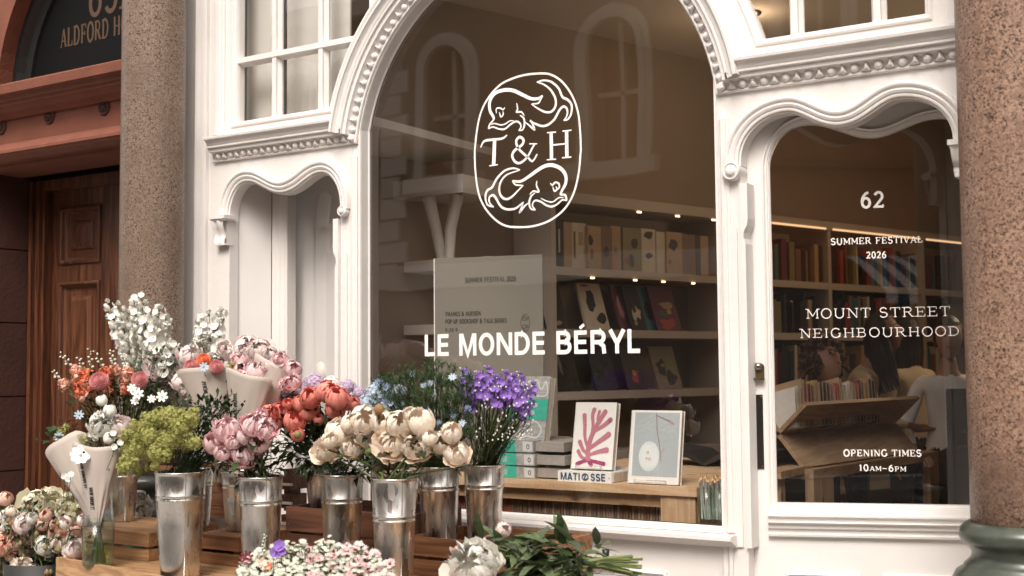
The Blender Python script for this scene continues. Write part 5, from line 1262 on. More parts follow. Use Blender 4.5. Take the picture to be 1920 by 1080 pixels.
        o_ = h_-side*sg*.03-dr*.03; hb_.tube([TM @ o_, TM @ (o_-side*sg*.018+dr*.025), TM @ (o_-side*sg*.015+dr*.05)], [.011, .010, .007], 7)
        hb_.build('hand', skin, t)
    return t
def place(px, py, dz, zf=None):
    p = CAM+ray(px, py)*dz; return p
# face angles: heading of the person, y axis forward
FZ = FLOORZ
p = place(1778, 700, 6.7); pr = person('smiling person in a white shirt with dark hair tied back, beside a black bag', (p.x, p.y, FZ), radians(205), dict(elR=(.25, -.02, 1.12), haR=(.23, .14, .96), hdR=(.20, .21, .95), elL=(-.25, -.04, 1.10), haL=(-.20, .16, .98), hdL=(-.15, .22, .98)), SHIRTW, 1.7, 'bun', HAIRD, SKIN, smile=True, height=1.58, turn=radians(-8))
q = p+Vector((.20, -.30, -.12)); bgm = thing('shoulder_bag', 'black shoulder bag with a steel buckle held in front of the white shirt', 'bag', (q.x, q.y, 1.0))
BAGM = mat('black_canvas', (.016, .018, .018), .7, bump=.3, scale=60); RM = Matrix.Translation((q.x, q.y, 0)) @ Matrix.Rotation(radians(25), 4, 'Z')
fb = MB().box(-.13, .20, -.02, .08, .68, 1.25, RM).build('bag_body', BAGM, bgm); MB().box(-.15, .21, -.045, -.02, 1.06, 1.27, RM).build('flap', BAGM, bgm); MB().box(-.10, -.06, -.052, -.046, 0.99, 1.05, RM).box(-.115, -.045, -.056, -.05, .965, .98, RM).build('buckle', STEEL, bgm)
p = place(1708, 720, 7.4); person('person in a tan short sleeved top with long dark hair behind the trough', (p.x, p.y, FZ), radians(60), dict(elR=(.24, .04, 1.12), haR=(.20, .26, 1.06), hdR=(.18, .34, 1.06)), TEE, .75, 'long', HAIRD, SKIN2, height=1.62, nod=-.25)
p = place(1600, 720, 7.0); person('person in a beige knitted top with dark hair bending over the books', (p.x, p.y, FZ), radians(-75), dict(chest=(0, .06, 1.28), neck0=(0, .10, 1.42), neck=(0, .13, 1.48), head=(0, .16, 1.54), shL=(-.18, .05, 1.38), shR=(.18, .05, 1.38), elR=(.24, .14, 1.14), haR=(.22, .34, 1.08), hdR=(.20, .42, 1.08)), SHIRTB, 1.8, 'long', HAIRD, SKIN2, height=1.62, nod=-.3)
p = place(1488, 760, 6.9); person('person with curly brown hair and dark glasses looking down at the books', (p.x, p.y, FZ), radians(-110), dict(chest=(0, .08, 1.20), neck0=(0, .14, 1.32), neck=(0, .18, 1.37), head=(0, .22, 1.42), shL=(-.16, .10, 1.28), shR=(.16, .10, 1.28)), DKTOP, 1.9, 'curly', HAIRB, SKIN, glasses=True, height=1.56, nod=-.55)
# photographer and passer-by in the street, seen only as pale reflections
# ================================================================== THE FLOWER STAND
TBZ = 0.652
PL = at(105, 1046, -1.0); PR = at(440, 1066.5, -1.19)
td = Vector((PR.x-PL.x, PR.y-PL.y, 0)); ta = atan2(td.y, td.x)
TM_ = Matrix.Translation((PL.x, PL.y, 0)) @ Matrix.Rotation(ta, 4, 'Z')
stand = thing('flower_stand', 'pale wooden flower stand with a raised rim carrying the crates and metal buckets', 'flower stand', (PL.x+1.1, -.8, 0))
SL = 2.15
MB().box(0, SL, 0, .022, .588, .662, TM_).build('front_board', CRATEL, stand)
MB().box(0, .02, .022, .62, .588, .655, TM_).build('end_board', CRATEL, stand)
MB().box(SL-.02, SL, .022, .9, .588, .655, TM_).build('end_board', CRATEL, stand)
for k in range(7):
    MB().box(.022, SL-.022, .025+k*.098, .025+k*.098+.09, .618, .640, TM_).build('plank', CRATEL, stand)
MB().box(.022, SL-.022, .715, .735, .56, .655, TM_).build('back_board', CRATED, stand)
for a, b in ((.02, .03), (SL-.08, .03), (.02, .60), (SL-.08, .60)):
    MB().box(a, a+.055, b, b+.05, 0, .588, TM_).build('leg', CRATEL, stand)
def crate(label, x0, x1, y0, y1, z0, z1, m, rows=2, gap=.013, top=False, posts=True, th=.012):
    t = thing('wooden_crate', label, 'crate', ((x0+x1)/2, (y0+y1)/2, z0), 'slatted wooden crates on the flower stand')
    h = (z1-z0-gap*(rows-1))/rows
    for r in range(rows):
        a = z0+r*(h+gap)
        sl_ = MB().box(x0, x1, y0, y0+th, a, a+h).build('slat', m, t)
        for nx in (x0+.014, x1-.014):
            for nz_ in (.28, .72): MB().lathe([(0, -.0012), (.0022, -.0008), (.0026, 0)], 8, Matrix.Translation((nx, y0, a+h*nz_)) @ Matrix.Rotation(-pi/2, 4, 'X')).build('nail', BRASS, sl_)
        MB().box(x0, x1, y1-th, y1, a, a+h).build('slat', m, t)
        MB().box(x0+.001, x0+th, y0+th+.001, y1-th-.001, a, a+h).build('end_slat', m, t); MB().box(x1-th, x1-.001, y0+th+.001, y1-th-.001, a, a+h).build('end_slat', m, t)
    if posts:
        for x in (x0+th+.001, x1-th-.026):
            for y in (y0+th+.001, y1-th-.026): MB().box(x, x+.025, y, y+.025, z0+.001, z1-.002).build('corner_post', m, t)
    if top:
        n = 6; w_ = (y1-y0)/n
        for k in range(n): MB().box(x0, x1, y0+k*w_+.002, y0+(k+1)*w_-.002, z1+.001, z1+.011).build('top_slat', m, t)
    else:
        n = 5; w_ = (y1-y0-2*th)/n
        for k in range(n): MB().box(x0+th+.001, x1-th-.001, y0+th+k*w_+.002, y0+th+(k+1)*w_-.002, z0+.001, z0+.009).build('base_slat', m, t)
    return t
def xat(px, Y, py=1000): return at(px, py, Y).x
crate('low pale crate turned upside down at the left end of the stand', xat(140, -.80), xat(279, -.80), -.80, -.42, TBZ-.010, .742, CRATEL, top=True)
crate('low crate turned upside down between the two front left buckets', xat(362, -.72), xat(447, -.72), -.72, -.34, TBZ-.010, .742, CRATE, top=True)
zc = at(300, 880, -.40).z
crate('tall orange brown crate standing behind the left buckets', xat(262, -.32), xat(432, -.32), -.32, -.10, .755, at(290, 872, -.32).z, CRATE, rows=4, gap=.012)
crate('long dark brown crate behind the middle buckets', xat(536, -.50), xat(768, -.50), -.50, -.16, TBZ, at(640, 957, -.50).z, CRATED, rows=2, gap=.012)
ez = MB(); e = thing('wooden_crate', 'narrow dark crate end standing upright between the pink and coral peony buckets', 'crate', (xat(538, -.28), -.3, .75), 'slatted wooden crates on the flower stand')
for k in range(3):
    zz = (at(538, 905, -.28).z, at(538, 940, -.28).z, at(538, 978, -.28).z)[k]
    MB().box(xat(527, -.28), xat(545, -.28), -.28, -.18, zz-.03, zz+.028).build('end_slat', CRATED, e)
    MB().box(xat(528, -.28), xat(549, -.28), -.292, -.281, zz-.012, zz-.002).build('white_peg', WHITE, e)
MB().box(xat(529, -.28), xat(539, -.28), -.27, -.2, .80, at(538, 880, -.28).z).build('corner_post', CRATED, e)
crate('reddish brown crate with a knot holding the two tall buckets at the window', xat(766, -.54), xat(1010, -.54), -.54, -.16, TBZ-.02, at(800, 1008, -.54).z, CRATE, rows=2, gap=.014)
RW = crate('brown crate under the tied bundle of peony stems', xat(890, -.80, 1070)+.02, xat(1150, -.80, 1070), -.98, -.58, TBZ-.08, .695, CRATE, rows=2, top=True)

METAL = bpy.data.materials.new('galvanised_metal'); METAL.use_nodes = True; n_ = METAL.node_tree; b_ = n_.nodes['Principled BSDF']; b_.inputs['Metallic'].default_value = 1.0
tc = n_.nodes.new('ShaderNodeTexCoord'); vz = n_.nodes.new('ShaderNodeTexVoronoi'); vz.inputs['Scale'].default_value = 55; nz = n_.nodes.new('ShaderNodeTexNoise'); nz.inputs['Scale'].default_value = 14
mpp = n_.nodes.new('ShaderNodeMapping'); mpp.inputs['Scale'].default_value = (1, 1, .35); n_.links.new(tc.outputs['Object'], mpp.inputs[0]); n_.links.new(mpp.outputs[0], vz.inputs['Vector']); n_.links.new(mpp.outputs[0], nz.inputs['Vector'])
cr = n_.nodes.new('ShaderNodeValToRGB'); cr.color_ramp.elements[0].color = (.52, .49, .455, 1); cr.color_ramp.elements[1].color = (.80, .77, .73, 1); cr.color_ramp.elements[0].position = .3; cr.color_ramp.elements[1].position = .7
n_.links.new(nz.outputs['Fac'], cr.inputs[0]); n_.links.new(cr.outputs[0], b_.inputs['Base Color'])
rr_ = n_.nodes.new('ShaderNodeMapRange'); rr_.inputs[3].default_value = .20; rr_.inputs[4].default_value = .38; sc_ = n_.nodes.new('ShaderNodeSeparateColor'); n_.links.new(vz.outputs['Color'], sc_.inputs[0]); n_.links.new(sc_.outputs[0], rr_.inputs[0]); n_.links.new(rr_.outputs[0], b_.inputs['Roughness'])
bmp = n_.nodes.new('ShaderNodeBump'); bmp.inputs['Strength'].default_value = .25; bmp.inputs['Distance'].default_value = .006; n_.links.new(nz.outputs['Fac'], bmp.inputs['Height']); n_.links.new(bmp.outputs[0], b_.inputs['Normal'])
WATERD = mat('dark_bucket_inside', (.03, .032, .03), .3)
BK = {}
def bucket(key, label, px, rim_y, wpx, Y, zb=None, bot_y=None, ring=.24, taper=.76):
    c = at(px, rim_y, Y); r = size(wpx, c)/2; zt = c.z
    if zb is None: zb = at(px, bot_y, Y).z
    h = zt-zb; rb_ = r*taper; X, YY = c.x, c.y
    t = thing('metal_bucket', label, 'bucket', (X, YY, zb), 'tall galvanised flower buckets'); M = Matrix.Translation((X, YY, zb))
    def rad(z): return rb_+(r-rb_)*z/h
    pr = [(0, .004), (rb_*.93, .004), (rb_*.97, .0), (rb_, .004)]
    zr = h*(1-ring)
    for z in (h*.15, h*.3, h*.5): pr.append((rad(z), z))
    for q in (-.012, .004):
        z = zr+q; pr += [(rad(z)-.0002, z), (rad(z)+.0022, z+.003), (rad(z)+.0022, z+.006), (rad(z)-.0002, z+.009)]
    pr += [(rad(h*.97), h*.97), (rad(h), h-.005), (r+.0035, h-.0035), (r+.0035, h), (r+.001, h+.002), (r-.002, h), (r-.003, h-.004), (rad(h*.75)-.003, h*.75)]
    MB().lathe(pr, 40, M).build('body', METAL, t)
    MB().lathe([(0, h*.86), (rad(h*.86)-.003, h*.86)], 24, M).build('water', WATERD, t)
    # seam
    MB().tube([M @ Vector((rb_*.86, -rb_*.52, .003)), M @ Vector((r*.86, -r*.52, h-.004))], .0012, 5).build('seam', METAL, t)
    BK[key] = (Vector((X, YY, zt)), r, zt, zb); return t
bucket('A', 'large metal bucket holding the lime green lady’s mantle, in front at the left'.replace('’', ''), 339, 884, 95, -1.0, zb=.642)
bucket('A2', 'metal bucket half hidden behind the one with lime green flowers', 366, 880, 70, -.56, zb=.754)
bucket('B2', 'front metal bucket holding the pale pink peonies', 489, 893, 82, -.96, zb=.642)
bucket('B2b', 'metal bucket behind the pale pink peonies, standing on the low crate', 449, 884, 66, -.56, zb=.754)
bucket('B3', 'metal bucket under the coral peonies, farthest back by the white ledge', 607, 866, 72, -.33, bot_y=955)
bucket('B4', 'metal bucket in the middle holding the left part of the cream peonies', 641.5, 889, 81, -.78, zb=.642)
bucket('B5', 'metal bucket with doubled rings at the front centre under the cream peonies', 739, 896, 86, -.90, zb=.642, ring=.34)
bucket('B5b', 'metal bucket almost hidden behind the front centre one', 757, 884, 62, -.40, bot_y=958)
bucket('B6', 'metal bucket holding the blue nigella, in the reddish crate', 823, 874, 79, -.40, bot_y=1041)
bucket('B7', 'metal bucket holding the violet larkspur, rightmost in the reddish crate', 907.5, 871, 77, -.34, bot_y=1041)
bucket('B8', 'metal bucket on the upside down crate behind the wrapped bouquets', 232, 862, 56, -.58, zb=.754)
bucket('B9', 'small metal bucket at the back holding the paper wrapped bouquets', 418, 850, 44, -.34, bot_y=905)

# ------------------------------------------------------------------ petals and leaves
def col_mat(name, c, c2, rough=.6, scale=60, trl=.16, zgrad=False):
    m = mat(name, c, rough, var=.3, scale=scale, col2=c2, spec=.25)
    if zgrad:
        n = m.node_tree; cr0 = [q for q in n.nodes if q.type == 'VALTORGB'][0]; nz0 = [q for q in n.nodes if q.type == 'TEX_NOISE'][0]; tc0 = [q for q in n.nodes if q.type == 'TEX_COORD'][0]
        sx0 = n.nodes.new('ShaderNodeSeparateXYZ'); n.links.new(tc0.outputs['Object'], sx0.inputs[0]); ma = n.nodes.new('ShaderNodeMath'); ma.operation = 'MULTIPLY_ADD'; ma.inputs[1].default_value = .16; n.links.new(sx0.outputs[2], ma.inputs[0]); n.links.new(nz0.outputs['Fac'], ma.inputs[2]); n.links.new(ma.outputs[0], cr0.inputs[0]); nz0.inputs['Scale'].default_value = 3.2
    n = m.node_tree; b = n.nodes['Principled BSDF']; o = n.nodes['Material Output']; t = n.nodes.new('ShaderNodeBsdfTranslucent'); x = n.nodes.new('ShaderNodeMixShader'); x.inputs[0].default_value = trl
    cr = [q for q in n.nodes if q.type == 'VALTORGB'][0]; n.links.new(cr.outputs[0], t.inputs[0]); n.links.new(b.outputs[0], x.inputs[1]); n.links.new(t.outputs[0], x.inputs[2]); n.links.new(x.outputs[0], o.inputs[0])
    return m
TRL = .3
C_ = {'pink': col_mat('pale_pink_petal', (.95, .76, .75), (.86, .50, .54), zgrad=True), 'coral': col_mat('coral_petal', (.93, .40, .33), (.86, .27, .22), zgrad=True), 'cream': col_mat('cream_petal', (.98, .915, .81), (.97, .79, .63), zgrad=True),
      'blush': col_mat('blush_petal', (.95, .86, .83), (.92, .76, .73), zgrad=True), 'white': col_mat('white_petal', (.90, .885, .84), (.85, .83, .73), zgrad=True), 'ivory': col_mat('ivory_petal', (.90, .87, .72), (.86, .81, .60), zgrad=True),
      'violet': col_mat('violet_petal', (.36, .21, .58), (.24, .12, .48)), 'lilac': col_mat('lilac_petal', (.50, .38, .56), (.62, .50, .60)), 'blue': col_mat('pale_blue_petal', (.55, .63, .70), (.36, .46, .58)), 'deepblue': col_mat('blue_petal', (.17, .22, .38), (.28, .34, .48)),
      'orange': col_mat('orange_petal', (.80, .17, .06), (.78, .28, .16)), 'salmon': col_mat('salmon_petal', (.84, .42, .30), (.84, .58, .46), zgrad=True), 'rose': col_mat('dusty_rose_petal', (.58, .20, .22), (.66, .32, .30)), 'lime': col_mat('lime_flower', (.50, .49, .18), (.33, .34, .10)),
      'peach': col_mat('peach_petal', (.85, .62, .50), (.84, .48, .40), zgrad=True), 'maroon': col_mat('maroon_petal', (.16, .03, .05), (.25, .06, .08)), 'greenwhite': col_mat('green_white_petal', (.82, .82, .74), (.66, .68, .54)), 'dustpink': col_mat('dusty_pink_petal', (.62, .38, .40), (.74, .56, .55))}
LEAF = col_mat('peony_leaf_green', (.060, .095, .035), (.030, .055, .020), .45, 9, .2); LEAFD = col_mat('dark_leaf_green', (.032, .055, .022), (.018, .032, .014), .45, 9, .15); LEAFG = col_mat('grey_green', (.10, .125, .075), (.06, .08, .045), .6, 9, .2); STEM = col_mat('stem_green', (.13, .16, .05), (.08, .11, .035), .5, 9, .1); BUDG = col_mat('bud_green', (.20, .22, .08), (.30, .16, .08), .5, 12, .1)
YEL = mat('yellow_centre', (.55, .38, .08), .8); BLKC = mat('dark_centre', (.02, .02, .03), .7)
def petal(th0, th1, width, R, flare=0.0, nu=6, nv=6, ruf=.05, squash=1.0, tip=.7):
    e_ = min(1.0, ruf/.06)
    vs = []; fs = []; ph0, ph1, ph2 = rnd(3.1), rnd(3.1), rnd(3.1)
    for j in range(nv+1):
        v = j/nv; wv = width*(sin(pi*min(1, (.12+.88*v)*tip+.0)))**.6
        for i in range(nu+1):
            u = -1+2*i/nu; edge = 1-.10*u*u-(.05*cos(u*5+ph0)*v+.035*cos(u*9+ph1)*v)*e_
            th = th0+(th1-th0)*v*edge; ph = u*wv
            r_ = R*(1+flare*v*v+ruf*1.6*v*v*cos(u*6+ph2)+.10*e_*max(0, v-.72)/.28*(1 if flare > -.04 else -.3)+random.uniform(-ruf, ruf)*.5*v)
            vs.append((r_*sin(th)*cos(ph), r_*sin(th)*sin(ph), -r_*cos(th)*squash))
    for j in range(nv):
        for i in range(nu): a = j*(nu+1)+i; fs.append((a, a+1, a+nu+2, a+nu+1))
    return vs, fs
def add_petal(mb, p, rz=0, tilt=0, off=(0, 0, 0), sc=1.0):
    M = Matrix.Translation(off) @ Matrix.Rotation(rz, 4, 'Z') @ Matrix.Rotation(tilt, 4, 'Y') @ Matrix.Scale(sc, 4); mb.add([M @ Vector(v) for v in p[0]], p[1], True)
def mesh_of(mb, name, m):
    o = mb.build(name, m); me = o.data; bpy.data.objects.remove(o); return me
def core(kind):
    mb = MB()
    if kind == 'ruffled':
        for k in range(44):
            R = random.uniform(.40, .93); add_petal(mb, petal(radians(40), radians(random.uniform(105, 168)), random.uniform(.22, .45), R, random.uniform(-.03, .14), 4, 5, .12), random.uniform(0, 2*pi))
    elif kind == 'ball':
        for k in range(14): add_petal(mb, petal(radians(15), radians(random.uniform(118, 165)), random.uniform(.45, .8), .72+.016*k, random.uniform(-.06, .04), 5, 6, .045), k*2.4)
    return mb
def peony_meshes(colm):
    d = {'cores': [], 'pet': [], 'open': []}
    for k in range(2): d['cores'].append(mesh_of(core('ruffled'), 'bloom', colm))
    for k in range(2): d['cores'].append(mesh_of(core('ball'), 'bloom', colm))
    for k in range(3): mb = MB(); add_petal(mb, petal(radians(8), radians(random.uniform(104, 134)), .84, 1.0, random.uniform(-.05, .04), 6, 7, .038)); d['pet'].append(mesh_of(mb, 'petal', colm))
    for k in range(3): mb = MB(); add_petal(mb, petal(radians(8), radians(random.uniform(84, 100)), .80, 1.05, random.uniform(.08, .30), 6, 6, .035)); d['open'].append(mesh_of(mb, 'petal', colm))
    return d
PM_ = {}
def leafmesh(L=1.0, w=.2, curl=.25, fold=.3, m=LEAF, name='leaf'):
    vs = []; fs = []; n = 6
    for j in range(n+1):
        t = j/n; ww = w*sin(pi*t**.8)**.9+.004; z = -curl*t*t
        for s_ in (-1, 0, 1): vs.append((L*t, s_*ww, z+(fold*ww if s_ else 0)))
    for j in range(n):
        for k in range(2): a = j*3+k; fs.append((a, a+1, a+4, a+3))
    return mesh_of(MB().add(vs, fs, True), name, m)
LV = [leafmesh(1, .17, .2, .3), leafmesh(1, .21, .45, .35), leafmesh(1, .14, .05, .4)]; LVD = [leafmesh(1, .17, .3, .3, LEAFD), leafmesh(1, .22, .5, .3, LEAFD)]
def basis(z, spin=0.0):
    z = Vector(z).normalized(); x = z.orthogonal().normalized(); y = z.cross(x); M = Matrix((x, y, z)).transposed().to_4x4(); return M @ Matrix.Rotation(spin, 4, 'Z')
def rnd(a): return random.uniform(-a, a)
def toward(P, k=.6, up=.45):
    d = (CAM-P).normalized()*k+Vector((0, 0, up))+Vector((rnd(.3), rnd(.3), rnd(.2))); return d.normalized()
def mouth(key):
    c, r, zt, zb = BK[key]; a = random.uniform(0, 2*pi); q = r*.7*sqrt(random.random()); return Vector((c.x+q*cos(a), c.y+q*sin(a), zt-.02))
def stem_tube(P, Q, r=.0028, m=STEM, parent=None, axis=None, name='stem', seg=5):
    mid = (P+Q)/2+Vector((rnd(.01), rnd(.01), rnd(.005)));
    if axis is not None: a = P-axis*.03; pts = [P-axis*.004, a, (a*.5+Q*.5)+Vector((0, 0, .012)), Q]
    else: pts = [P, mid, Q]
    return MB().tube(pts, r, seg, cap=False).build(name, m, parent)
counts = {}
def peony(colk, label, group, px, py, rpx, Y, key=None, form='ball', dirv=None, to=None, leaves=2, name='peony', sq=1.0):
    if colk not in PM_: PM_[colk] = peony_meshes(C_[colk])
    d = PM_[colk]; P = at(px, py, Y); r = size(rpx, P)*(1.2 if name == 'spray_rose' else 1.15); ax = dirv.normalized() if dirv else toward(P)
    t = thing(name, label, name.replace('_', ' '), tuple(P-ax*r), group); B = Matrix.Translation(P) @ basis(ax, random.uniform(0, 6.28)) @ Matrix.Diagonal((r, r, r*sq, 1))
    cm = random.choice(d['cores'][:2] if form in ('open', 'full') else d['cores'][2:])
    if form == 'full': B2_ = B @ Matrix.Scale(1.12, 4)
    elif form in ('ball', 'bud'): B2_ = B @ Matrix.Translation((0, 0, .10)) @ Matrix.Scale(1.10, 4)
    else: B2_ = B
    b = new('bloom', cm, t, B2_)
    n = {'ball': 6, 'open': 7, 'full': 6, 'bud': 4}[form]
    for k in range(n):
        me = random.choice(d['pet'] if form in ('ball', 'bud') or (form == 'full' and k % 2) else d['open']); s = 1.0+.03*(k % 3)
        new('petal', me, b, B @ Matrix.Rotation(2*pi*k/n+rnd(.35), 4, 'Z') @ Matrix.Rotation(rnd(.22), 4, 'X') @ Matrix.Rotation(rnd(.18), 4, 'Y') @ Matrix.Scale(s, 4))
    Q = to if to is not None else (mouth(key) if key else P-Vector((0, 0, .12)))
    base_ = P-ax*r
    stem_tube(base_, Q, .0030, STEM, t, ax)
    for k in range(leaves):
        q = base_.lerp(Q, random.uniform(.12, .55)); dr = Vector((rnd(1), rnd(1), random.uniform(-.2, .5))).normalized(); L = random.uniform(.05, .085)
        xa = dr; ya = xa.cross(Vector((0, 0, 1))).normalized(); za = xa.cross(ya); M = Matrix((xa, ya, -za)).transposed().to_4x4()
        new('leaf', random.choice(LV+LVD), t, Matrix.Translation(q) @ M @ Matrix.Scale(L, 4))
    return t
def greenery(name, label, cx, cy, rx, ry, Y, n, L, mset, dY=.08, key=None, kind='stuff', cat='greenery', droop=0, width=.2):
    """one mass of leaves; centre and radii in photo pixels"""
    P0 = at(cx, cy, Y); k = size(1, P0); mb = MB()
    for i in range(n):
        a = random.uniform(0, 2*pi); q = sqrt(random.random()); x = q*cos(a)*rx*k; z = q*sin(a)*ry*k; y = rnd(dY)
        p = P0+Vector((x*cos(YAW*.6), y+x*.0, z)); dr = Vector((x/(rx*k)*1.0+rnd(.6), rnd(.9)-.2, z/(ry*k)*.7+.35+rnd(.6))).normalized(); l = L*random.uniform(.6, 1.2)
        s_ = dr.cross(Vector((rnd(.5), rnd(.5), 1))).normalized()*l*width; dn = Vector((0, 0, -l*.18))
        mb.add([p, p+dr*l*.45+s_, p+dr*l*.45-s_, p+dr*l*.5+dn*.2, p+dr*l+dn], [(0, 1, 3), (0, 3, 2), (1, 4, 3), (3, 4, 2)], True)
        if i % 7 == 0 and key:
            Q = mouth(key); mb.tube([p, Q], .0015, 3, cap=False)
    o = mb.build(name, mset); tag(o, label, cat, None, kind); return o
# ------------------------------------------------------------------ leaves filling the buckets (uncountable)
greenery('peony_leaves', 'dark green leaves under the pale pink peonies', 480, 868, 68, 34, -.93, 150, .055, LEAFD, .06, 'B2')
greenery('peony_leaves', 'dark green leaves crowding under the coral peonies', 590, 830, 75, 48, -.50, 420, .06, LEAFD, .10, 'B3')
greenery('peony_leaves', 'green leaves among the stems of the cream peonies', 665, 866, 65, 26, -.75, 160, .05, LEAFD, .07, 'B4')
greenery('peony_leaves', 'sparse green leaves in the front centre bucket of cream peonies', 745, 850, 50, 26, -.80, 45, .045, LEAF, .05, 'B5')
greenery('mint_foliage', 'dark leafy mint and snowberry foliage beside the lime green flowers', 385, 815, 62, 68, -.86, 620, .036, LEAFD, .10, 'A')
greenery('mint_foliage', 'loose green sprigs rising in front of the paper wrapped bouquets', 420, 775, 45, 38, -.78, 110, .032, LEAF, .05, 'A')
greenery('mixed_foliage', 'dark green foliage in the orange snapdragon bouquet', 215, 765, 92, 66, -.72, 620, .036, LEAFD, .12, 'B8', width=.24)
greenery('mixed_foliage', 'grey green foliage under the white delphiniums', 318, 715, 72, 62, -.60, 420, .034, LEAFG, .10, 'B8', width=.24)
greenery('rose_foliage', 'dark leaves between the spray roses at the bottom left', 80, 1020, 110, 75, -.86, 700, .040, LEAFD, .12, None)
# lime green lady's mantle: a froth of tiny flowers
def froth(name, label, clumps, m, n, s, cat, Y, dY=.05, key=None):
    mb = MB()
    for (cx, cy, rp) in clumps:
        yy = Y+rnd(dY); P0 = at(cx, cy, yy); R = size(rp, P0)
        for i in range(n):
            d = Vector((random.gauss(0, 1), random.gauss(0, 1), random.gauss(0, 1))).normalized(); p = P0+d*R*(random.random()**.5)*1.05
            B = basis(d+Vector((rnd(.5), rnd(.5), rnd(.5)))); ss = s*random.uniform(.6, 1.3)
            vs = [p]; fs = []
            for k in range(5):
                a = 2*pi*k/5; vs += [p+B.to_3x3() @ Vector((cos(a-.35)*ss, sin(a-.35)*ss, ss*.25)), p+B.to_3x3() @ Vector((cos(a+.35)*ss, sin(a+.35)*ss, ss*.25))]; fs.append((0, 1+2*k, 2+2*k))
            mb.add(vs, fs)
    o = mb.build(name, m); tag(o, label, cat, None, 'stuff'); return o
cl_ = [(random.uniform(235, 365), 0, 0) for _ in range(78)]
cl2 = [(random.uniform(228, 300), random.uniform(858, 884), random.uniform(7, 12)) for _ in range(16)]
for x, _, _ in cl_:
    t_ = (x-235)/130; y = random.uniform(765+20*(1-t_), 865-15*t_); 
    if (x < 262 and y < 795): y += 30
    cl2.append((x, y, random.uniform(9, 17)))
froth('ladys_mantle', 'froth of lime green lady mantle flowers in the large left bucket', cl2, C_['lime'], 120, .0056, 'flowers', -1.02, .08, 'A')
froth('ladys_mantle', 'small spray of lime green flowers in the wrapped bouquet at the far left', [(random.uniform(108, 165), random.uniform(800, 838), random.uniform(6, 10)) for _ in range(14)], C_['lime'], 60, .004, 'flowers', -.92, .04)
froth('ladys_mantle', 'touch of lime green flowers at the rim of the middle paper cone', [(random.uniform(412, 440), random.uniform(680, 702), 6) for _ in range(4)]+[(random.uniform(338, 352), random.uniform(690, 712), 6) for _ in range(4)], C_['lime'], 50, .004, 'flowers', -.62, .03)

# ------------------------------------------------------------------ peonies
def run(colk, word, where, group, lst, Y, key, dY=.05, leaves=2):
    for i, (x, y, r, form) in enumerate(sorted(lst)):
        lab = {'ball': 'rounded', 'open': 'wide open', 'full': 'ruffled', 'bud': 'half closed'}[form]
        peony(colk, f'{lab} {word} peony, {ordn[i]} from the left {where}', group, x, y, r, Y+rnd(dY), key, 'ball' if form == 'bud' else form, leaves=leaves, sq=1.1 if form in ('ball', 'bud') else .9)
run('pink', 'pale pink', 'in the front pink bunch', 'pale pink peonies in the front bucket', [(402, 832, 17, 'ball'), (426, 805, 21, 'full'), (417, 850, 12, 'full'), (457, 818, 11, 'bud'), (458, 853, 21, 'open'), (486, 831, 18, 'ball'), (474, 797, 19, 'full'), (500, 805, 17, 'full'), (438, 828, 13, 'full'), (488, 782, 13, 'full'), (391, 834, 9, 'bud')], -1.0, 'B2')
run('coral', 'coral', 'in the coral bunch', 'coral peonies behind the cream ones', [(505, 776, 14, 'full'), (522, 775, 17, 'ball'), (516, 797, 11, 'ball'), (553, 790, 18, 'ball'), (552, 770, 13, 'ball'), (579, 773, 16, 'ball'), (566, 757, 14, 'ball'), (582, 746, 17, 'ball'), (597, 787, 9, 'bud'), (558, 815, 11, 'bud'), (612, 735, 17, 'ball'), (632, 748, 18, 'ball'), (646, 754, 14, 'ball'), (629, 768, 16, 'ball'), (663, 758, 11, 'bud'), (540, 757, 9, 'bud')], -.60, 'B3')
run('cream', 'cream', 'in the cream bunch', 'cream peonies at the front centre', [(682, 788, 23, 'ball'), (635, 814, 22, 'ball'), (609, 843, 20, 'full'), (664, 838, 19, 'full'), (695, 820, 20, 'ball'), (717, 793, 19, 'ball'), (746, 795, 20, 'ball'), (733, 832, 25, 'open'), (781, 832, 26, 'full'), (790, 792, 21, 'ball'), (806, 822, 12, 'bud'), (827, 831, 18, 'ball'), (847, 812, 17, 'ball'), (857, 850, 20, 'full'), (770, 778, 12, 'bud'), (618, 826, 13, 'ball'), (655, 795, 14, 'ball')], -.90, 'B5')
for x, y, r, lab in ((692, 848, 9, 'small brown closed bud below the cream peonies'), (711, 768, 11, 'round green bud above the cream peonies'), (558, 815, 8, 'green tipped bud hanging below the coral peonies')):
    P = at(x, y, -.92); rr = size(r, P); o = MB().lathe([(0, -rr), (rr*.6, -rr*.8), (rr, 0), (rr*.75, rr*.7), (0, rr*1.1)], 12, Matrix.Translation(P)).build('peony_bud', BUDG); tag(o, lab, 'flower bud')
# big white peony lying at the front right, and buds of the tied bundle
peony('white', 'largest white peony, lying in front of the tied bundle', None, 886, 1066, 39, -1.02, None, 'full', leaves=0)
peony('white', 'smaller white peony turned to the side next to the large white one', None, 921, 1053, 17, -.98, None, 'open', leaves=0)
peony('blush', 'blush peony bud lying on top of the tied bundle', None, 944, 993, 13, -.66, None, 'ball', leaves=1)
peony('cream', 'creamy peony bud half hidden among the leaves of the tied bundle', None, 917, 1018, 12, -.80, None, 'ball', leaves=1)
peony('coral', 'coral tipped bud at the left end of the tied bundle', None, 861, 1034, 9, -.78, None, 'ball', Vector((-1, -.4, .1)), leaves=1)
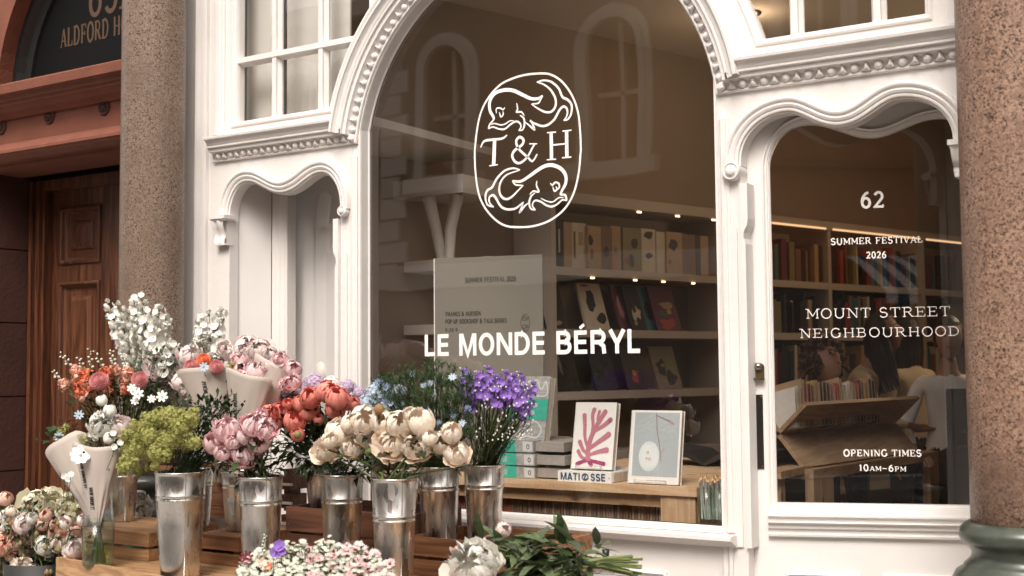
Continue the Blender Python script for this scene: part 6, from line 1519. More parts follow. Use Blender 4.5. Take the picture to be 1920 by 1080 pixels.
# pink peonies in the paper cones
run('pink', 'pink', 'in the paper cones at the back', 'pink peonies in the paper cones', [(448, 677, 14, 'full'), (451, 694, 11, 'ball'), (462, 711, 14, 'ball'), (482, 703, 18, 'ball'), (476, 692, 12, 'ball'), (498, 688, 12, 'ball'), (526, 674, 13, 'full'), (551, 694, 13, 'ball'), (545, 684, 8, 'ball'), (548, 716, 14, 'full'), (535, 722, 11, 'full')], -.60, 'B9', .03)
run('blush', 'very pale pink', 'at the top of the paper cones', 'very pale pink peonies above the paper cones', [(462, 655, 20, 'full'), (485, 658, 20, 'full'), (440, 662, 18, 'full'), (505, 664, 13, 'full'), (425, 655, 14, 'full')], -.50, 'B9', .03, 0)
run('blush', 'blush white', 'beneath the white delphiniums', 'blush flowers beneath the white delphiniums', [(296, 686, 20, 'open'), (318, 690, 18, 'open'), (356, 668, 18, 'full'), (338, 716, 14, 'full'), (350, 730, 12, 'full'), (362, 742, 11, 'full')], -.62, 'B8', .04, 0)

# ------------------------------------------------------------------ spikes
def floret_mesh(m, n=5, w=.42, L=1.0, cup=.35, centre=None, nm='floret'):
    mb = MB(); rings = 2
    for k in range(n):
        a = 2*pi*k/n; ca_, sa_ = cos(a), sin(a); vs = [(0, 0, 0)]
        for t, ww in ((.5, w), (.85, w*.9), (1.05, .12)):
            for s_ in (-1, 1): x = L*t; y = s_*ww; vs.append((x*ca_-y*sa_, x*sa_+y*ca_, cup*t*t+random.uniform(-.06, .06)))
        mb.add(vs, [(0, 2, 1), (1, 2, 4, 3), (3, 4, 6, 5)], True)
    if centre: mb.lathe([(0, .35), (.14, .25), (.18, .05)], 6)
    return mesh_of(mb, nm, m)
FW = [floret_mesh(C_['white'], 5, .62, 1, .55, centre=True) for _ in range(2)]; FW.append(mesh_of(core('ruffled'), 'floret', C_['white'])); FW.append(FW[-1]); FV = [floret_mesh(C_['violet'], 6, .52, 1, .5) for _ in range(2)]; FO = [mesh_of(core('ruffled'), 'floret', C_['orange']), mesh_of(core('ruffled'), 'floret', C_['salmon'])]
FBG = mesh_of(MB().lathe([(0, -1), (.7, -.6), (.85, 0), (.6, .7), (0, 1.2)], 7), 'bud', C_['greenwhite'])
def spike(name, label, group, cat, tip, base, Y, n, fr, meshes, key=None, wid=.020, taper=.5, buds=0, to=None):
    A, B = at(tip[0], tip[1], Y), at(base[0], base[1], Y); t = thing(name, label, cat, tuple(B), group); d = (A-B).normalized()
    for k in range(n):
        u = (k+.5)/n; a = k*2.4; o = d.orthogonal().normalized(); o.rotate(Matrix.Rotation(a, 3, d)); w_ = wid*(1-taper*u); p = B.lerp(A, u)+o*w_*random.uniform(.7, 1.1)
        s = fr*(1-.45*u)*random.uniform(.85, 1.15); bud = u > 1-buds
        me = FBG if bud else random.choice(meshes)
        if bud: s *= .38
        new('bud' if bud else 'floret', me, t, Matrix.Translation(p) @ basis(o+d*.25+Vector((rnd(.2), -.25, rnd(.2))), random.uniform(0, 6)) @ Matrix.Scale(s, 4))
    Q = to if to is not None else (mouth(key) if key else B-Vector((0, 0, .1)))
    MB().tube([A, A.lerp(B, .5)+Vector((rnd(.004), 0, 0)), B, Q], [.001, .002, .0025, .0025], 5, cap=False).build('stem', STEM, t); return t
for i, (tip, base) in enumerate((((201, 565), (238, 660)), ((221, 568), (250, 690)), ((251, 557), (262, 640)), ((263, 553), (285, 690)), ((300, 572), (290, 660)), ((283, 600), (270, 700)), ((312, 590), (306, 690)), ((240, 600), (300, 680)), ((325, 640), (305, 700)))):
    spike('white_delphinium', f'white delphinium spike in the left bunch, {ordn[i]} of the nine tall ones', 'white delphiniums against the granite column', 'delphinium', tip, base, -.58+rnd(.05), 24, .0245, FW, 'B8', .026, .30)
for i, (tip, base) in enumerate((((365, 640), (372, 690)), ((377, 590), (380, 650)), ((392, 582), (396, 665)), ((417, 576), (402, 640)), ((412, 622), (405, 680)))):
    spike('white_delphinium', f'white delphinium in front of the white pilaster, {ordn[i]} from the left of that group', 'white delphiniums in front of the pilaster', 'delphinium', tip, base, -.45+rnd(.04), 16, .0235, FW, 'B9', .020, .25)
for i, (tip, base, n, bd) in enumerate((((97, 695), (125, 725), 9, .7), ((112, 662), (150, 705), 10, .7), ((148, 668), (165, 730), 12, .4), ((168, 652), (172, 715), 9, .8), ((178, 656), (200, 710), 9, .7), ((208, 655), (215, 700), 10, .75), ((228, 660), (245, 715), 10, .55), ((236, 700), (240, 735), 10, .1), ((158, 700), (150, 735), 9, .0), ((170, 718), (150, 750), 9, .0), ((140, 712), (160, 745), 9, 0), ((200, 705), (202, 740), 7, .1))):
    spike('snapdragon', f'orange snapdragon spike, {ordn[i]} of the fan at the left' if bd < .6 else f'snapdragon spike still in pale green bud, {ordn[i]} of the fan at the left', 'snapdragons fanned out at the left', 'snapdragon', tip, base, -.80+rnd(.05), int(n*1.5), .021, FO if i not in (0, 1) else FO[1:], 'B8', .012, .3, bd)
for i, (tip, base) in enumerate((((362, 622), (372, 662)), ((429, 638), (440, 668)))):
    spike('dark_bud_spike', f'dark bud spike rising {"left" if i == 0 else "right"} of the white delphinium tufts', None, 'bud spike', tip, base, -.55, 14, .0, [FBG], 'B9', .004, .3, 0)
dk = leafmesh(1, .3, .1, .1, LEAFD, 'scale')
for o_ in [o for o in COL.objects if o.name.startswith('dark_bud_spike')]:
    A = Vector(o_.location)
for i, (tip, base) in enumerate((((362, 622), (373, 664)), ((429, 638), (441, 668)))):
    A, B = at(*tip, -.55), at(*base, -.55); t = [o for o in COL.objects if o.name.startswith('dark_bud_spike')][i]
    for k in range(16):
        u = k/15; p = B.lerp(A, u); new('bud', FBG, t, Matrix.Translation(p+Vector((rnd(.004), rnd(.004), 0))) @ basis(Vector((rnd(1), rnd(1), 1))) @ Matrix.Scale(.0065*(1-.4*u), 4)).active_material
# dahlias (ball of quilled petals)
def dahlia_mesh(m):
    mb = MB(); n = 130
    for k in range(n):
        z = 1-1.5*k/n; th = math.acos(max(-1, z)); ph = k*2.39996; d = Vector((sin(th)*cos(ph), sin(th)*sin(ph), cos(th))); a = Vector((-sin(ph), cos(ph), 0)); b = d.cross(a); s = .13+.06*k/n
        c = d*.80; mb.add([c-a*s*.7, c+a*s*.7, d*1.0+a*s*.8+b*.04, d*1.08+b*.05, d*1.0-a*s*.8+b*.04], [(0, 1, 2, 4), (4, 2, 3)], True)
    mb.lathe([(0, .78), (.4, .68), (.78, 0), (.5, -.6), (0, -.75)], 12); return mesh_of(mb, 'bloom', m)
DM1 = dahlia_mesh(C_['rose']); DM2 = dahlia_mesh(C_['orange'])
for x, y, r, Y, me, lab in ((186, 715, 17, -.88, DM1, 'dusty pink ball dahlia in the middle of the orange snapdragons'), (262, 712, 15, -.84, DM1, 'dusty pink ball dahlia at the right of the orange snapdragons'), (359, 688, 14, -.64, DM1, 'pink dahlia at the left rim of the left paper cone'), (406, 688, 13, -.66, DM1, 'coral pink dahlia at the right rim of the left paper cone'), (382, 676, 13, -.64, DM2, 'orange dahlia between the two pink ones in the left paper cone')):
    P = at(x, y, Y); r_ = size(r, P); ax = toward(P, 1, .3); t = thing('dahlia', lab, 'dahlia', tuple(P)); new('bloom', me, t, Matrix.Translation(P) @ basis(ax) @ Matrix.Scale(r_, 4)); stem_tube(P-ax*r_, mouth('B8' if x < 300 else 'B9'), .003, STEM, t, ax)
# starry blue and white nigella flowers
NG = floret_mesh(C_['deepblue'], 8, .20, 1, .15, True, 'bloom'); NB = floret_mesh(C_['blue'], 8, .22, 1, .15, True, 'bloom'); NW = floret_mesh(C_['white'], 7, .26, 1, .1, True, 'bloom')
def single(name, cat, label, group, x, y, r, Y, me, key=None, part='bloom', to=None, k=1.0, up=.3):
    P = at(x, y, Y); r_ = size(r, P); ax = toward(P, k, up); t = thing(name, label, cat, tuple(P), group); new(part, me, t, Matrix.Translation(P) @ basis(ax, random.uniform(0, 6)) @ Matrix.Scale(r_, 4))
    Q = to if to is not None else (mouth(key) if key else P-Vector((rnd(.03), rnd(.03), .09))); stem_tube(P, Q, .0013, STEM, t); return t
for i in range(30):
    x = random.uniform(705, 880); y = random.uniform(700, 812)-14*(1-abs(x-800)/90)
    single('nigella', 'nigella', 'small blue nigella among fine dark foliage in the right hand blue bunch' if i % 3 else 'pale blue nigella among fine dark foliage in the right hand blue bunch', 'blue nigella flowers' if i % 3 else 'pale blue nigella flowers', x, y, random.uniform(5, 8), -.52+rnd(.1), NG if i % 3 else NB, 'B6')
for x, y, r, lab in ((258, 738, 11, 'upper left one of the white stars'), (247, 728, 9, 'topmost of the white stars'), (304, 743, 11, 'rightmost of the white stars'), (284, 748, 8, 'middle one of the white stars'), (253, 752, 8, 'lowest of the white stars')):
    single('white_nigella', 'nigella', 'white star shaped nigella under the delphiniums, '+lab, None, x, y, r, -.90, NW, 'B8')
for x, y, r, lab in ((382, 688, 9, 'pale blue star flower in the middle of the left paper cone'), (148, 778, 9, 'blue star flower at the left of the wrapped bouquet'), (110, 818, 9, 'blue star flower at the far left tip of the wrapped bouquet')):
    single('blue_star_flower', 'star flower', lab, None, x, y, r, -.70 if x > 200 else -.92, NB, 'B9' if x > 200 else 'B8')
mb = MB()
for i in range(600):      # thread-like nigella foliage in bursts around each shoot
    x = random.uniform(698, 888); y = random.uniform(694+26*abs(x-800)/90, 866)
    if i < 26: y = 692+26*abs(x-800)/90-random.uniform(0, 16)
    P = at(x, y, -.50+rnd(.14)); up = Vector((rnd(.35), rnd(.25), 1)).normalized(); L0_ = random.uniform(.016, .034)
    for k in range(22):
        d = (up*random.uniform(.1, 1.1)+Vector((rnd(1), rnd(1), rnd(.4)))).normalized(); L = L0_*random.uniform(.6, 1.1); s_ = d.orthogonal().normalized()*.0010; q = P+Vector((rnd(.004), rnd(.004), rnd(.01)))
        m_ = q+d*L*.6; mb.add([q-s_, q+s_, m_+s_*.8, m_-s_*.8, q+d*L+Vector((0, 0, .003))], [(0, 1, 2, 3), (3, 2, 4)])
    if i % 3 == 0: mb.tube([P, mouth('B6')], .0012, 3, cap=False)
o = mb.build('nigella_foliage', LEAF); tag(o, 'thread fine grey green foliage of the blue nigella bunch', 'foliage', None, 'stuff')
# larkspur
for i in range(19):
    x0 = 872+i*7.4+rnd(4); y0 = 684+abs(x0-930)*.10+random.uniform(-6, 26); 
    if i > 15: x0 += rnd(12); y0 += 26
    if x0 > 1005: x0 = 1002
    xb = 880+(x0-872)*.5; A = (x0, y0); B = (x0-(x0-907)*.22, y0+random.uniform(45, 70)); side = 'left' if x0 < 905 else ('middle' if x0 < 960 else 'right')
    spike('violet_larkspur', f'violet larkspur stem in the {side} of the bunch in the rightmost bucket', f'violet larkspur stems in the {side} of the bunch', 'larkspur', A, B, -.50+rnd(.09), 13, .0165, FV, 'B7', .019, .1, .04)
mb = MB()
for i in range(150):
    x = random.uniform(885, 1000); y = random.uniform(730, 850); 
    if x > 960: y = random.uniform(720, 800)
    P = at(x, y, -.46+rnd(.1)); Q = mouth('B7'); mb.tube([P, P.lerp(Q, .5)+Vector((rnd(.008), rnd(.008), 0)), Q], .0010, 3, cap=False)
    for k in range(6):
        p = P.lerp(Q, random.uniform(0, .7)); d = Vector((rnd(1), rnd(.7), random.uniform(0, 1))).normalized()*random.uniform(.012, .03); s_ = d.orthogonal().normalized()*.001; mb.add([p-s_, p+s_, p+d], [(0, 1, 2)])
o = mb.build('larkspur_stalks', LEAF); tag(o, 'tangle of thin green larkspur stalks above the rightmost bucket', 'foliage', None, 'stuff')
mb = MB()
for i in range(110):
    P = at(random.uniform(890, 1000), random.uniform(715, 830), -.56+rnd(.1)); mb.lathe([(0, .0045), (.0030, .002), (.0034, -.001), (0, -.004)], 5, Matrix.Translation(P))
o = mb.build('larkspur_buds', C_['greenwhite']); tag(o, 'tiny pale buds scattered through the violet larkspur', 'flower buds', None, 'stuff')

# hydrangea heads
def hyd_mesh(m):
    mb = MB()
    for k in range(95):
        z = 1-1.45*k/95; th = math.acos(max(-1, z)); ph = k*2.39996; d = Vector((sin(th)*cos(ph), sin(th)*sin(ph), cos(th))).normalized(); B = basis(d+Vector((rnd(.3), rnd(.3), rnd(.3))), random.uniform(0, 3)).to_3x3(); c = d*random.uniform(.86, 1.02); s = .17
        for q in range(4):
            a = q*pi/2; u = B @ Vector((cos(a), sin(a), .15)); v = B @ Vector((-sin(a), cos(a), 0)); mb.add([c, c+u*s*.6-v*s*.5, c+u*s*1.05, c+u*s*.6+v*s*.5], [(0, 1, 2, 3)], True)
    mb.lathe([(0, .8), (.5, .66), (.8, 0), (.5, -.5), (0, -.6)], 10); return mesh_of(mb, 'bloom', m)
HB, HL, HP, HI = hyd_mesh(C_['blue']), hyd_mesh(C_['lilac']), hyd_mesh(C_['blush']), hyd_mesh(C_['ivory'])
for x, y, r, Y, me, lab in ((712, 742, 28, -.48, HB, 'large pale blue hydrangea head behind the cream peonies'), (690, 762, 24, -.5, HB, 'lower pale blue hydrangea head behind the green bud'), (733, 768, 22, -.5, HB, 'small pale blue hydrangea head beside the nigella'), (748, 738, 18, -.45, HB, 'right hand pale blue hydrangea head'),
    (560, 735, 26, -.42, HL, 'lilac hydrangea head behind the coral peonies at the left'), (590, 722, 22, -.38, HL, 'lilac hydrangea head beneath the white domed ornament'), (622, 722, 18, -.36, HP, 'pale pink hydrangea head right of the lilac ones'), (652, 727, 16, -.36, HL, 'small lilac hydrangea head in front of the window jamb'), (640, 736, 14, -.38, HP, 'smallest pale hydrangea head behind the coral peonies'), (536, 745, 18, -.42, HL, 'lilac hydrangea head touching the paper cone'), (674, 738, 13, -.4, HL, 'mauve hydrangea head next to the pale blue ones'), (545, 728, 13, -.5, HP, 'pink hydrangea head below the last cone')):
    P = at(x, y, Y); r_ = size(r, P); t = thing('hydrangea', lab, 'hydrangea', tuple(P)); new('bloom', me, t, Matrix.Translation(P) @ basis(toward(P, .7, .5)) @ Matrix.Scale(r_, 4)); stem_tube(P, mouth('B3'), .003, STEM, t)
    for k in range(2): new('leaf', LVD[k], t, Matrix.Translation(P-Vector((0, 0, r_))) @ basis(Vector((rnd(1), -1, .3))) @ Matrix.Rotation(pi/2, 4, 'Y') @ Matrix.Scale(.06, 4))

# ------------------------------------------------------------------ bottom left: spray roses and ivory peonies
run('ivory', 'ivory', 'at the bottom left', 'ivory peonies at the bottom left', [(68, 944, 22, 'full'), (92, 938, 20, 'full'), (108, 962, 22, 'full'), (136, 944, 20, 'full'), (135, 966, 18, 'full'), (152, 960, 14, 'full'), (50, 960, 14, 'full')], -.80, None, .03, 0)
run('white', 'white', 'behind the glass vase', 'white flowers behind the glass vase', [(262, 935, 12, 'full'), (266, 958, 13, 'full'), (272, 946, 10, 'full')], -.42, None, .02, 0)
rs = [(10, 935, 11, 'peach'), (22, 975, 13, 'white'), (45, 983, 15, 'blush'), (12, 990, 9, 'blush'), (66, 1000, 15, 'peach'), (82, 982, 11, 'peach'), (100, 1000, 9, 'peach'), (116, 996, 11, 'salmon'), (122, 980, 10, 'blush'), (86, 966, 10, 'peach'), (30, 1015, 14, 'peach'), (8, 1025, 14, 'salmon'), (52, 1012, 10, 'blush'), (48, 1030, 12, 'blush'), (84, 1024, 14, 'white'), (110, 1018, 13, 'cream'), (138, 1030, 13, 'blush'), (134, 1012, 9, 'cream'), (140, 995, 11, 'peach'), (28, 995, 8, 'salmon'), (60, 972, 9, 'white'), (40, 1062, 14, 'cream'), (20, 1045, 8, 'peach'), (100, 985, 8, 'peach'), (155, 975, 9, 'blush'), (150, 1018, 9, 'blush'), (3, 1005, 8, 'peach'), (20, 958, 8, 'cream'), (58, 1070, 12, 'blush'), (130, 1045, 9, 'blush'), (8, 968, 10, 'blush')]
for i, (x, y, r, c) in enumerate(sorted(rs)):
    peony(c, f'{dict(peach="peach", white="white", blush="blush", salmon="salmon pink", cream="creamy")[c]} spray rose, {ordn[i] if i < 20 else "one of the last"} from the left edge{"" if i < 20 else ", "+ordn[i-20]+" by the crate"}', 'spray roses at the bottom left', x, y, r, -.95+rnd(.05), None, 'ball' if r < 12 else 'full', leaves=1, name='spray_rose')
for i in range(22):
    x, y = random.uniform(5, 150), random.uniform(950, 1075); P = at(x, y, -1.0+rnd(.04)); s = size(random.uniform(4, 6), P)
    o = MB().lathe([(0, -s), (s*.8, -s*.4), (s*.85, s*.2), (s*.4, s), (0, s*1.3)], 7, Matrix.Translation(P)).tube([P, P-Vector((rnd(.01), 0, .05))], .0012, 4).build('rose_bud', BUDG); tag(o, 'small green rosebud between the spray roses at the bottom left', 'flower bud', 'green rosebuds at the bottom left')
MB_ = at(80, 1075, -.9); o = MB().lathe([(.10, .25), (.155, .62), (.150, .62), (.095, .255), (0, .255)], 28, Matrix.Translation((MB_.x, MB_.y, 0))).build('dark_planter', mat('dark_planter', (.02, .018, .016), .6)); tag(o, 'dark pot under the spray roses at the bottom left', 'planter')

# ------------------------------------------------------------------ paper cones
KRAFT = mat('grey_wrapping_paper', (.50, .43, .375), .75, var=.05, scale=5, bump=.2, bscale=7, bdist=.012); KRAFT2 = mat('pink_grey_wrapping_paper', (.54, .46, .41), .75, var=.05, scale=5, bump=.2, bscale=7, bdist=.012)
INKB = mat('black_print', (.03, .028, .03), .7)
def paper_cone(label, topL, topR, tipP, Y, m, texts, tipw=.012, a0=-100, a1=190, wave=.006, Yt=None, lip=.09):
    A, B, T = at(*topL, Y), at(*topR, Y), at(*tipP, Y if Yt is None else Yt); top = (A+B)/2; ax = (top-T); H = ax.length; ax.normalize(); Rt = (A-B).length/2
    xv = (B-A).normalized(); xv = (xv-ax*xv.dot(ax)).normalized(); yv = ax.cross(xv)   # yv away from the camera or towards it
    if yv.dot(CAM-top) > 0: yv = -yv
    t = thing('wrapped_bouquet', label, 'wrapped bouquet', tuple(T), 'paper wrapped bouquets')
    def surf(a, h, off=0.0):
        r = tipw+(Rt-tipw)*(h**.92)+off; hh_ = h
        return T+ax*(H*hh_)+xv*(r*cos(a))-yv*(r*.55*sin(a))
    nu, nv = 60, 18; vs = []; fs = []
    for j in range(nv+1):
        for i in range(nu+1):
            a = radians(a0+(a1-a0)*i/nu); h = j/nv
            hh2 = h*(1+(wave/H)*sin(a*3+1)*h+lip*max(0, sin(a))*h); vs.append(surf(a, hh2, .0015*sin(a*7+h*9)+(.006*(i/nu))+.0035*(1-h)*sin(a*13)+.0012*abs(sin(a*5+h*6))))
    for j in range(nv):
        for i in range(nu): q = j*(nu+1)+i; fs.append((q, q+1, q+nu+2, q+nu+1))
    pa = MB().add(vs, fs, True).build('paper', m, t); sd = pa.modifiers.new('thickness', 'SOLIDIFY'); sd.thickness = .0004; sd.offset = 1
    mt = MB()
    for (txt, a_deg, h0, h1, hgt, flip) in texts:
        L = (h1-h0)*H
        def tf(x, z, l, a_deg=a_deg, h0=h0, flip=flip):
            h = h0+x/H; r = tipw+(Rt-tipw)*h; a = radians(a_deg)+(z/r)*(-1 if flip else 1); ii = (math.degrees(a)-a0)/(a1-a0)
            return surf(a, h, .0035+.006*ii+l+.0015*sin(a*7+h*9))
        bold_text(mt, txt, 0, 0, hgt, tf, width=L, wt=.19)
    mt.build('lettering', INKB, pa); return t
LMB = 'LE MONDE B\u00c9RYL'
paper_cone('paper cone printed LE MONDE B\u00c9RYL at the lower left, in front, with white flowers', (148, 838), (222, 848), (182, 985), -1.02, KRAFT2, [(LMB, 100, .50, .90, .017, False), (LMB, 75, .22, .52, .015, False)], wave=.01, tipw=.012)
paper_cone('paper cone at the lower left leaning away, tip in the glass vase', (98, 843), (162, 838), (190, 992), -.93, KRAFT, [(LMB, 125, .40, .80, .015, False)], wave=.008, tipw=.010)
paper_cone('left paper cone at the back holding orange and pink dahlias', (344, 702), (436, 698), (404, 838), -.60, KRAFT, [(LMB, 75, .42, .88, .018, True)], wave=.008)
paper_cone('middle paper cone at the back printed LE MONDE B\u00c9RYL, holding pink peonies', (432, 700), (506, 716), (452, 852), -.64, KRAFT, [(LMB, 95, .30, .80, .018, False)], wave=.008, tipw=.02)
paper_cone('right paper cone at the back, open at the top with one pink peony', (482, 688), (542, 682), (478, 850), -.56, KRAFT2, [(LMB, 128, .30, .80, .018, False)], wave=.008, tipw=.02)
paper_cone('pale paper sheet rising behind the pink peonies in the cones', (450, 662), (508, 662), (480, 800), -.48, KRAFT, [], wave=.008, tipw=.02)
# flowers in the lower-left cones
single('anemone', 'anemone', 'white anemone with a dark centre hanging over the front paper cone', None, 151, 853, 18, -1.10, floret_mesh(C_['white'], 9, .34, 1, .18, True, 'bloom'), to=at(175, 900, -1.0))
P = at(157, 848, -1.115); MB().lathe([(0, .004), (.004, .003), (.005, 0)], 10, Matrix.Translation(P) @ basis(CAM-P)).build('flower_centre', BLKC, [o for o in COL.objects if o.name == 'anemone'][0])
peony('white', 'white ranunculus at the top of the front paper cone', None, 191, 797, 19, -1.02, None, 'full', leaves=1, name='ranunculus'); peony('white', 'small white ranunculus low in the front paper cone', None, 205, 822, 10, -1.04, None, 'ball', leaves=1, name='ranunculus')
peony('white', 'white lisianthus bud left of the ranunculus', None, 191, 751, 9, -.98, None, 'ball', Vector((0, -.2, 1)), leaves=1, name='lisianthus'); peony('white', 'white lisianthus bell above the ranunculus', None, 206, 770, 10, -.98, None, 'ball', Vector((0, -.2, 1)), leaves=1, name='lisianthus'); peony('blush', 'large white lisianthus at the right of the front cone', None, 224, 800, 17, -.96, None, 'full', leaves=0, name='lisianthus')
for i, (x, y) in enumerate(((170, 815), (178, 822), (215, 838), (120, 893), (128, 899), (133, 890), (225, 830), (160, 862), (212, 812))):
    single('white_filler_flower', 'filler flower', f'tiny white filler flower around the front paper cone, {ordn[i]} counted from the first row', 'tiny white filler flowers around the cones', x, y, 6, -1.04, FW[i % 2])
greenery('cone_foliage', 'green leaves filling the mouth of the front paper cone', 186, 832, 34, 12, -1.0, 70, .03, LEAFG, .02)
greenery('cone_foliage', 'dark leaves inside the paper cones at the back', 440, 700, 80, 12, -.58, 150, .03, LEAFD, .03)
greenery('eucalyptus_sprig', 'round leaved green sprig at the far left tip of the wrapped bouquet', 95, 815, 22, 12, -.92, 14, .045, LEAF, .02, None, 'stuff', width=.4)
# glass vase with tied stems
c = at(184, 1050, -1.0); c = Vector((c.x, -1.0, .642)); r_ = size(29, c); zr_ = at(184, 968, -1.0).z; h_ = zr_-.642
v_ = thing('glass_vase', 'clear glass vase of water with green stems at the left end of the stand', 'vase', tuple(c))
MB().lathe([(0, .006), (r_*.94, .006), (r_, .012), (r_, h_), (r_-.0025, h_), (r_-.0025, .014), (0, .012)], 36, Matrix.Translation(c)).build('glass', CLEAR, v_)
MB().lathe([(0, .012), (r_-.004, .012), (r_-.004, h_*.5), (0, h_*.5)], 30, Matrix.Translation(c)).build('water', glass_mat('vase_water', 1.2, (.80, .84, .66)), v_)
for k in range(16):
    a = random.uniform(0, 2*pi); q = r_*.75*sqrt(random.random()); top = at(186+rnd(9), 975, -1.0); o = MB().tube([Vector((c.x+q*cos(a), c.y+q*sin(a), c.z+.014)), (Vector((c.x+q*cos(a)*.4, c.y+q*sin(a)*.4, c.z+h_*.6))), top+Vector((0, rnd(.01), 0))], .0028, 6).build('green_stalk', STEM)
    tag(o, 'green cut stem standing in the clear glass vase', 'flower stem', 'green stems in the glass vase')

LEAFB0 = col_mat('masterwort_leaf', (.14, .17, .085), (.08, .105, .05), .6, 9, .2)
# ------------------------------------------------------------------ masterwort bunch along the bottom edge
def star_mesh(m, m2, n=14):
    mb = MB()
    for k in range(n):
        a = 2*pi*k/n+rnd(.08); L = random.uniform(.85, 1.08); w = .125; ca_, sa_ = cos(a), sin(a); vs = [(x*ca_-y*sa_, x*sa_+y*ca_, z) for x, y, z in ((.15, -w*.5, 0), (.15, w*.5, 0), (.6*L, w, .12), (L, 0, .18), (.6*L, -w, .12))]; mb.add(vs, [(0, 1, 2, 4), (4, 2, 3)], True, 0)
    for k in range(14):
        a = random.uniform(0, 6.28); q = .3*sqrt(random.random()); mb.add([(q*cos(a)-.03, q*sin(a), .05), (q*cos(a)+.03, q*sin(a), .05), (q*cos(a)*1.7, q*sin(a)*1.7, .42)], [(0, 1, 2)], False, 1)
    mb.lathe([(0, .2), (.2, .14), (.28, 0)], 8, mi=1)
    return mesh_of(mb, 'flower', [m, m2])
ST = [star_mesh(C_['greenwhite'], C_['greenwhite']), star_mesh(C_['greenwhite'], C_['white'], 11)]; SPK = [star_mesh(C_['dustpink'], C_['rose']), star_mesh(C_['dustpink'], C_['maroon'])]
# cauliflower-like small clusters of the white part
mw = thing('masterwort_bunch', 'wide bunch of small greenish white and dusty pink masterwort along the bottom edge', 'flower bunch', tuple(at(590, 1078, -1.15)))
def topline(x): return 1082-62*sin(pi*max(0, min(1, (x-440)/304)))**.55+5*sin(x*.09)+4*sin(x*.23)
nf = 0; 
while nf < 295:
    x = random.uniform(448, 735); y = random.uniform(topline(x)-12, 1092); 
    if y < topline(x)-6 and random.random() < .6: continue
    Y = -1.02-.12*(y-1010)/80+rnd(.03); P = at(x, y, Y); pink = (x > 575 and random.random() < .42 and y > 1020)
    r_ = size(random.uniform(8.5, 13) if pink else random.uniform(5, 8.5), P); me = random.choice(SPK if pink else ST); new('flower', me, mw, Matrix.Translation(P) @ basis(toward(P, .6, .8), random.uniform(0, 6)) @ Matrix.Scale(r_, 4)); nf += 1
mb = MB()
for i in range(560):
    x = random.uniform(446, 738); y = random.uniform(topline(x)-8, 1090); P = at(x, y, -1.04-.10*(y-1010)/80+rnd(.05)); B = basis(toward(P, .5, .8), random.uniform(0, 6)).to_3x3(); r_ = random.uniform(.007, .011)
    for k in range(7):
        a = 2*pi*k/7; u = B @ Vector((cos(a), sin(a), .25)); v = B @ Vector((-sin(a), cos(a), 0)); mb.add([P, P+u*r_*.6-v*r_*.17, P+u*r_, P+u*r_*.6+v*r_*.17], [(0, 1, 2, 3)])
mb.build('small_florets', C_['greenwhite'], mw)['kind'] = 'stuff'
mb = MB()
for i in range(620):
    x = random.uniform(450, 732); y = random.uniform(topline(x)+4, 1085); P = at(x, y, -1.05+rnd(.04)); Q = at(590+(x-590)*.4, 1180, -1.05); mb.tube([P, P.lerp(Q, .5), Q], .0010, 3, cap=False)
    d = Vector((rnd(1), -.3+rnd(.6), random.uniform(0, 1))).normalized(); l = .022; s_ = d.orthogonal().normalized()*l*.22; mb.add([P, P+d*l*.5+s_, P+d*l, P+d*l*.5-s_], [(0, 1, 2, 3)])
mb.build('stems_and_leaves', LEAFB0, mw)['kind'] = 'stuff'
mb = MB().lathe([(.14, .35), (.17, .58), (.165, .58), (.135, .355), (0, .355)], 28, Matrix.Translation(at(590, 1150, -1.12).xy.to_3d())).build('low_pail', METAL); tag(mb, 'low metal pail under the masterwort bunch', 'bucket')
for x, y, r, me, nm, lab in ((524, 1024, 11, FV[0], 'statice', 'violet statice floret above the masterwort, upper one'), (518, 1036, 11, FV[1], 'statice', 'violet statice floret above the masterwort, lower one'), (528, 1034, 8, FV[0], 'statice', 'violet statice floret above the masterwort, right one'), (463, 1046, 13, floret_mesh(C_['maroon'], 9, .2, 1, .3, True, 'bloom'), 'maroon_scabious', 'dark maroon scabious at the left end of the masterwort'), (492, 1055, 9, floret_mesh(C_['salmon'], 5, .4, 1, .3, True, 'bloom'), 'salmon_floret', 'salmon pink floret low in the masterwort bunch at the left'), (502, 1062, 8, floret_mesh(C_['orange'], 5, .4, 1, .3, True, 'bloom'), 'orange_floret', 'orange floret low in the masterwort bunch at the left')):
    single(nm, nm.replace('_', ' '), lab, None, x, y, r, -1.12, me)
spike('snapdragon_bud_spike', 'pale budding snapdragon spike rising above the masterwort at the left', None, 'snapdragon', (498, 1002), (490, 1045), -1.10, 18, .016, FO, None, .006, .3, 1.0)

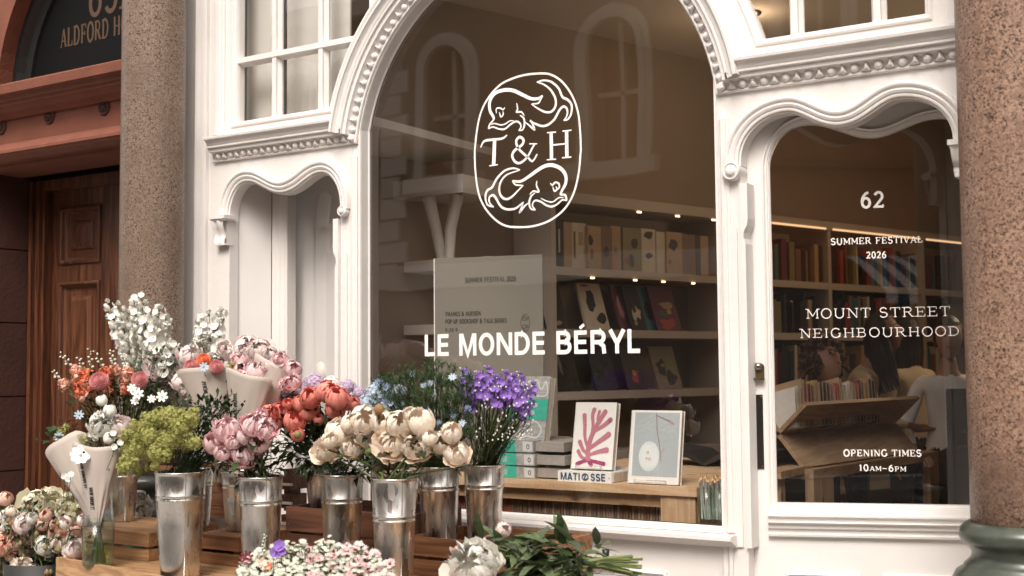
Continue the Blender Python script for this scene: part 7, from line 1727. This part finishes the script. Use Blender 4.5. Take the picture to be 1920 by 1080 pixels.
# ------------------------------------------------------------------ tied bundle of peony stems on the right crate
bn = thing('peony_stem_bundle', 'tied bundle of leafy peony stems lying on the crate, cut ends to the right', 'flower bundle', tuple(at(1040, 1062, -.8)))
STEMP = col_mat('pale_stem', (.34, .38, .17), (.22, .27, .10), .5, 12, .1)
for k in range(20):
    ye = 1044+ (k % 8)*5.2+rnd(2); Ye = -.72-.02*(k % 5); xr = 1165+random.uniform(0, 40)
    pts = [at(880+random.uniform(0, 70), 1015+random.uniform(0, 40), -.82+rnd(.06)), at(980, 1030+random.uniform(0, 30), -.80+rnd(.06)), at(1080, 1045+k*1.2, -.78+rnd(.03)), at(1130, (ye+1050)/2, Ye), at(xr, ye, Ye)]
    MB().tube(pts, [.0025, .003, .0036, .004, .0042], 7).build('stem', STEMP, bn)
CUT = mat('cut_stem_end', (.42, .40, .20), .7)
for x in (1122, 1149):
    c1 = at(x, 1058, -.74); MB().tube([c1+Vector((.004*cos(a_), .030*cos(a_), .030*sin(a_)+.001)) for a_ in [i*pi/8 for i in range(17)]], .0011, 5).build('string_tie', mat('string', (.50, .42, .28), .9), bn)
LEAFB = col_mat('fresh_leaf_green', (.17, .21, .11), (.09, .13, .06), .5, 9, .25)
LB = [leafmesh(1, .15, .25, .3, LEAFB), leafmesh(1, .18, .5, .3, LEAFB), leafmesh(1, .16, -.2, .4, LEAF), leafmesh(1, .13, .1, .2, LEAFG)]
for k in range(210):
    x = random.triangular(862, 1135, 1010); lo = 1005+12*abs((x-990)/120)**1.5 if x < 1080 else 1010+(x-1080)*.5; y = random.uniform(lo, 1085)
    if x > 1110: y = random.uniform(1015, 1062)
    P = at(x, y, -.84+rnd(.07)); dr = Vector((random.uniform(-.9, 1.0), random.uniform(-.9, .3), random.uniform(-.3, .5 if y < 1030 else .2))).normalized(); ya = Vector((0, 0, 1)).cross(dr).normalized(); za = dr.cross(ya); L = random.uniform(.065, .115)
    new('leaf', random.choice(LB), bn, Matrix.Translation(P) @ Matrix((dr, ya, za)).transposed().to_4x4() @ Matrix.Rotation(rnd(.7), 4, 'X') @ Matrix.Scale(L, 4))
tube_ = at(1136, 1036, -.42); o = MB().lathe([(0, 0), (.010, 0), (.013, .030), (.011, .030), (.010, .025), (0, .025)], 16, Matrix.Translation(tube_-Vector((0, 0, .02)))).build('small_black_pot', BLACK); tag(o, 'small black pot edge behind the cut stems at the window wall', 'pot')
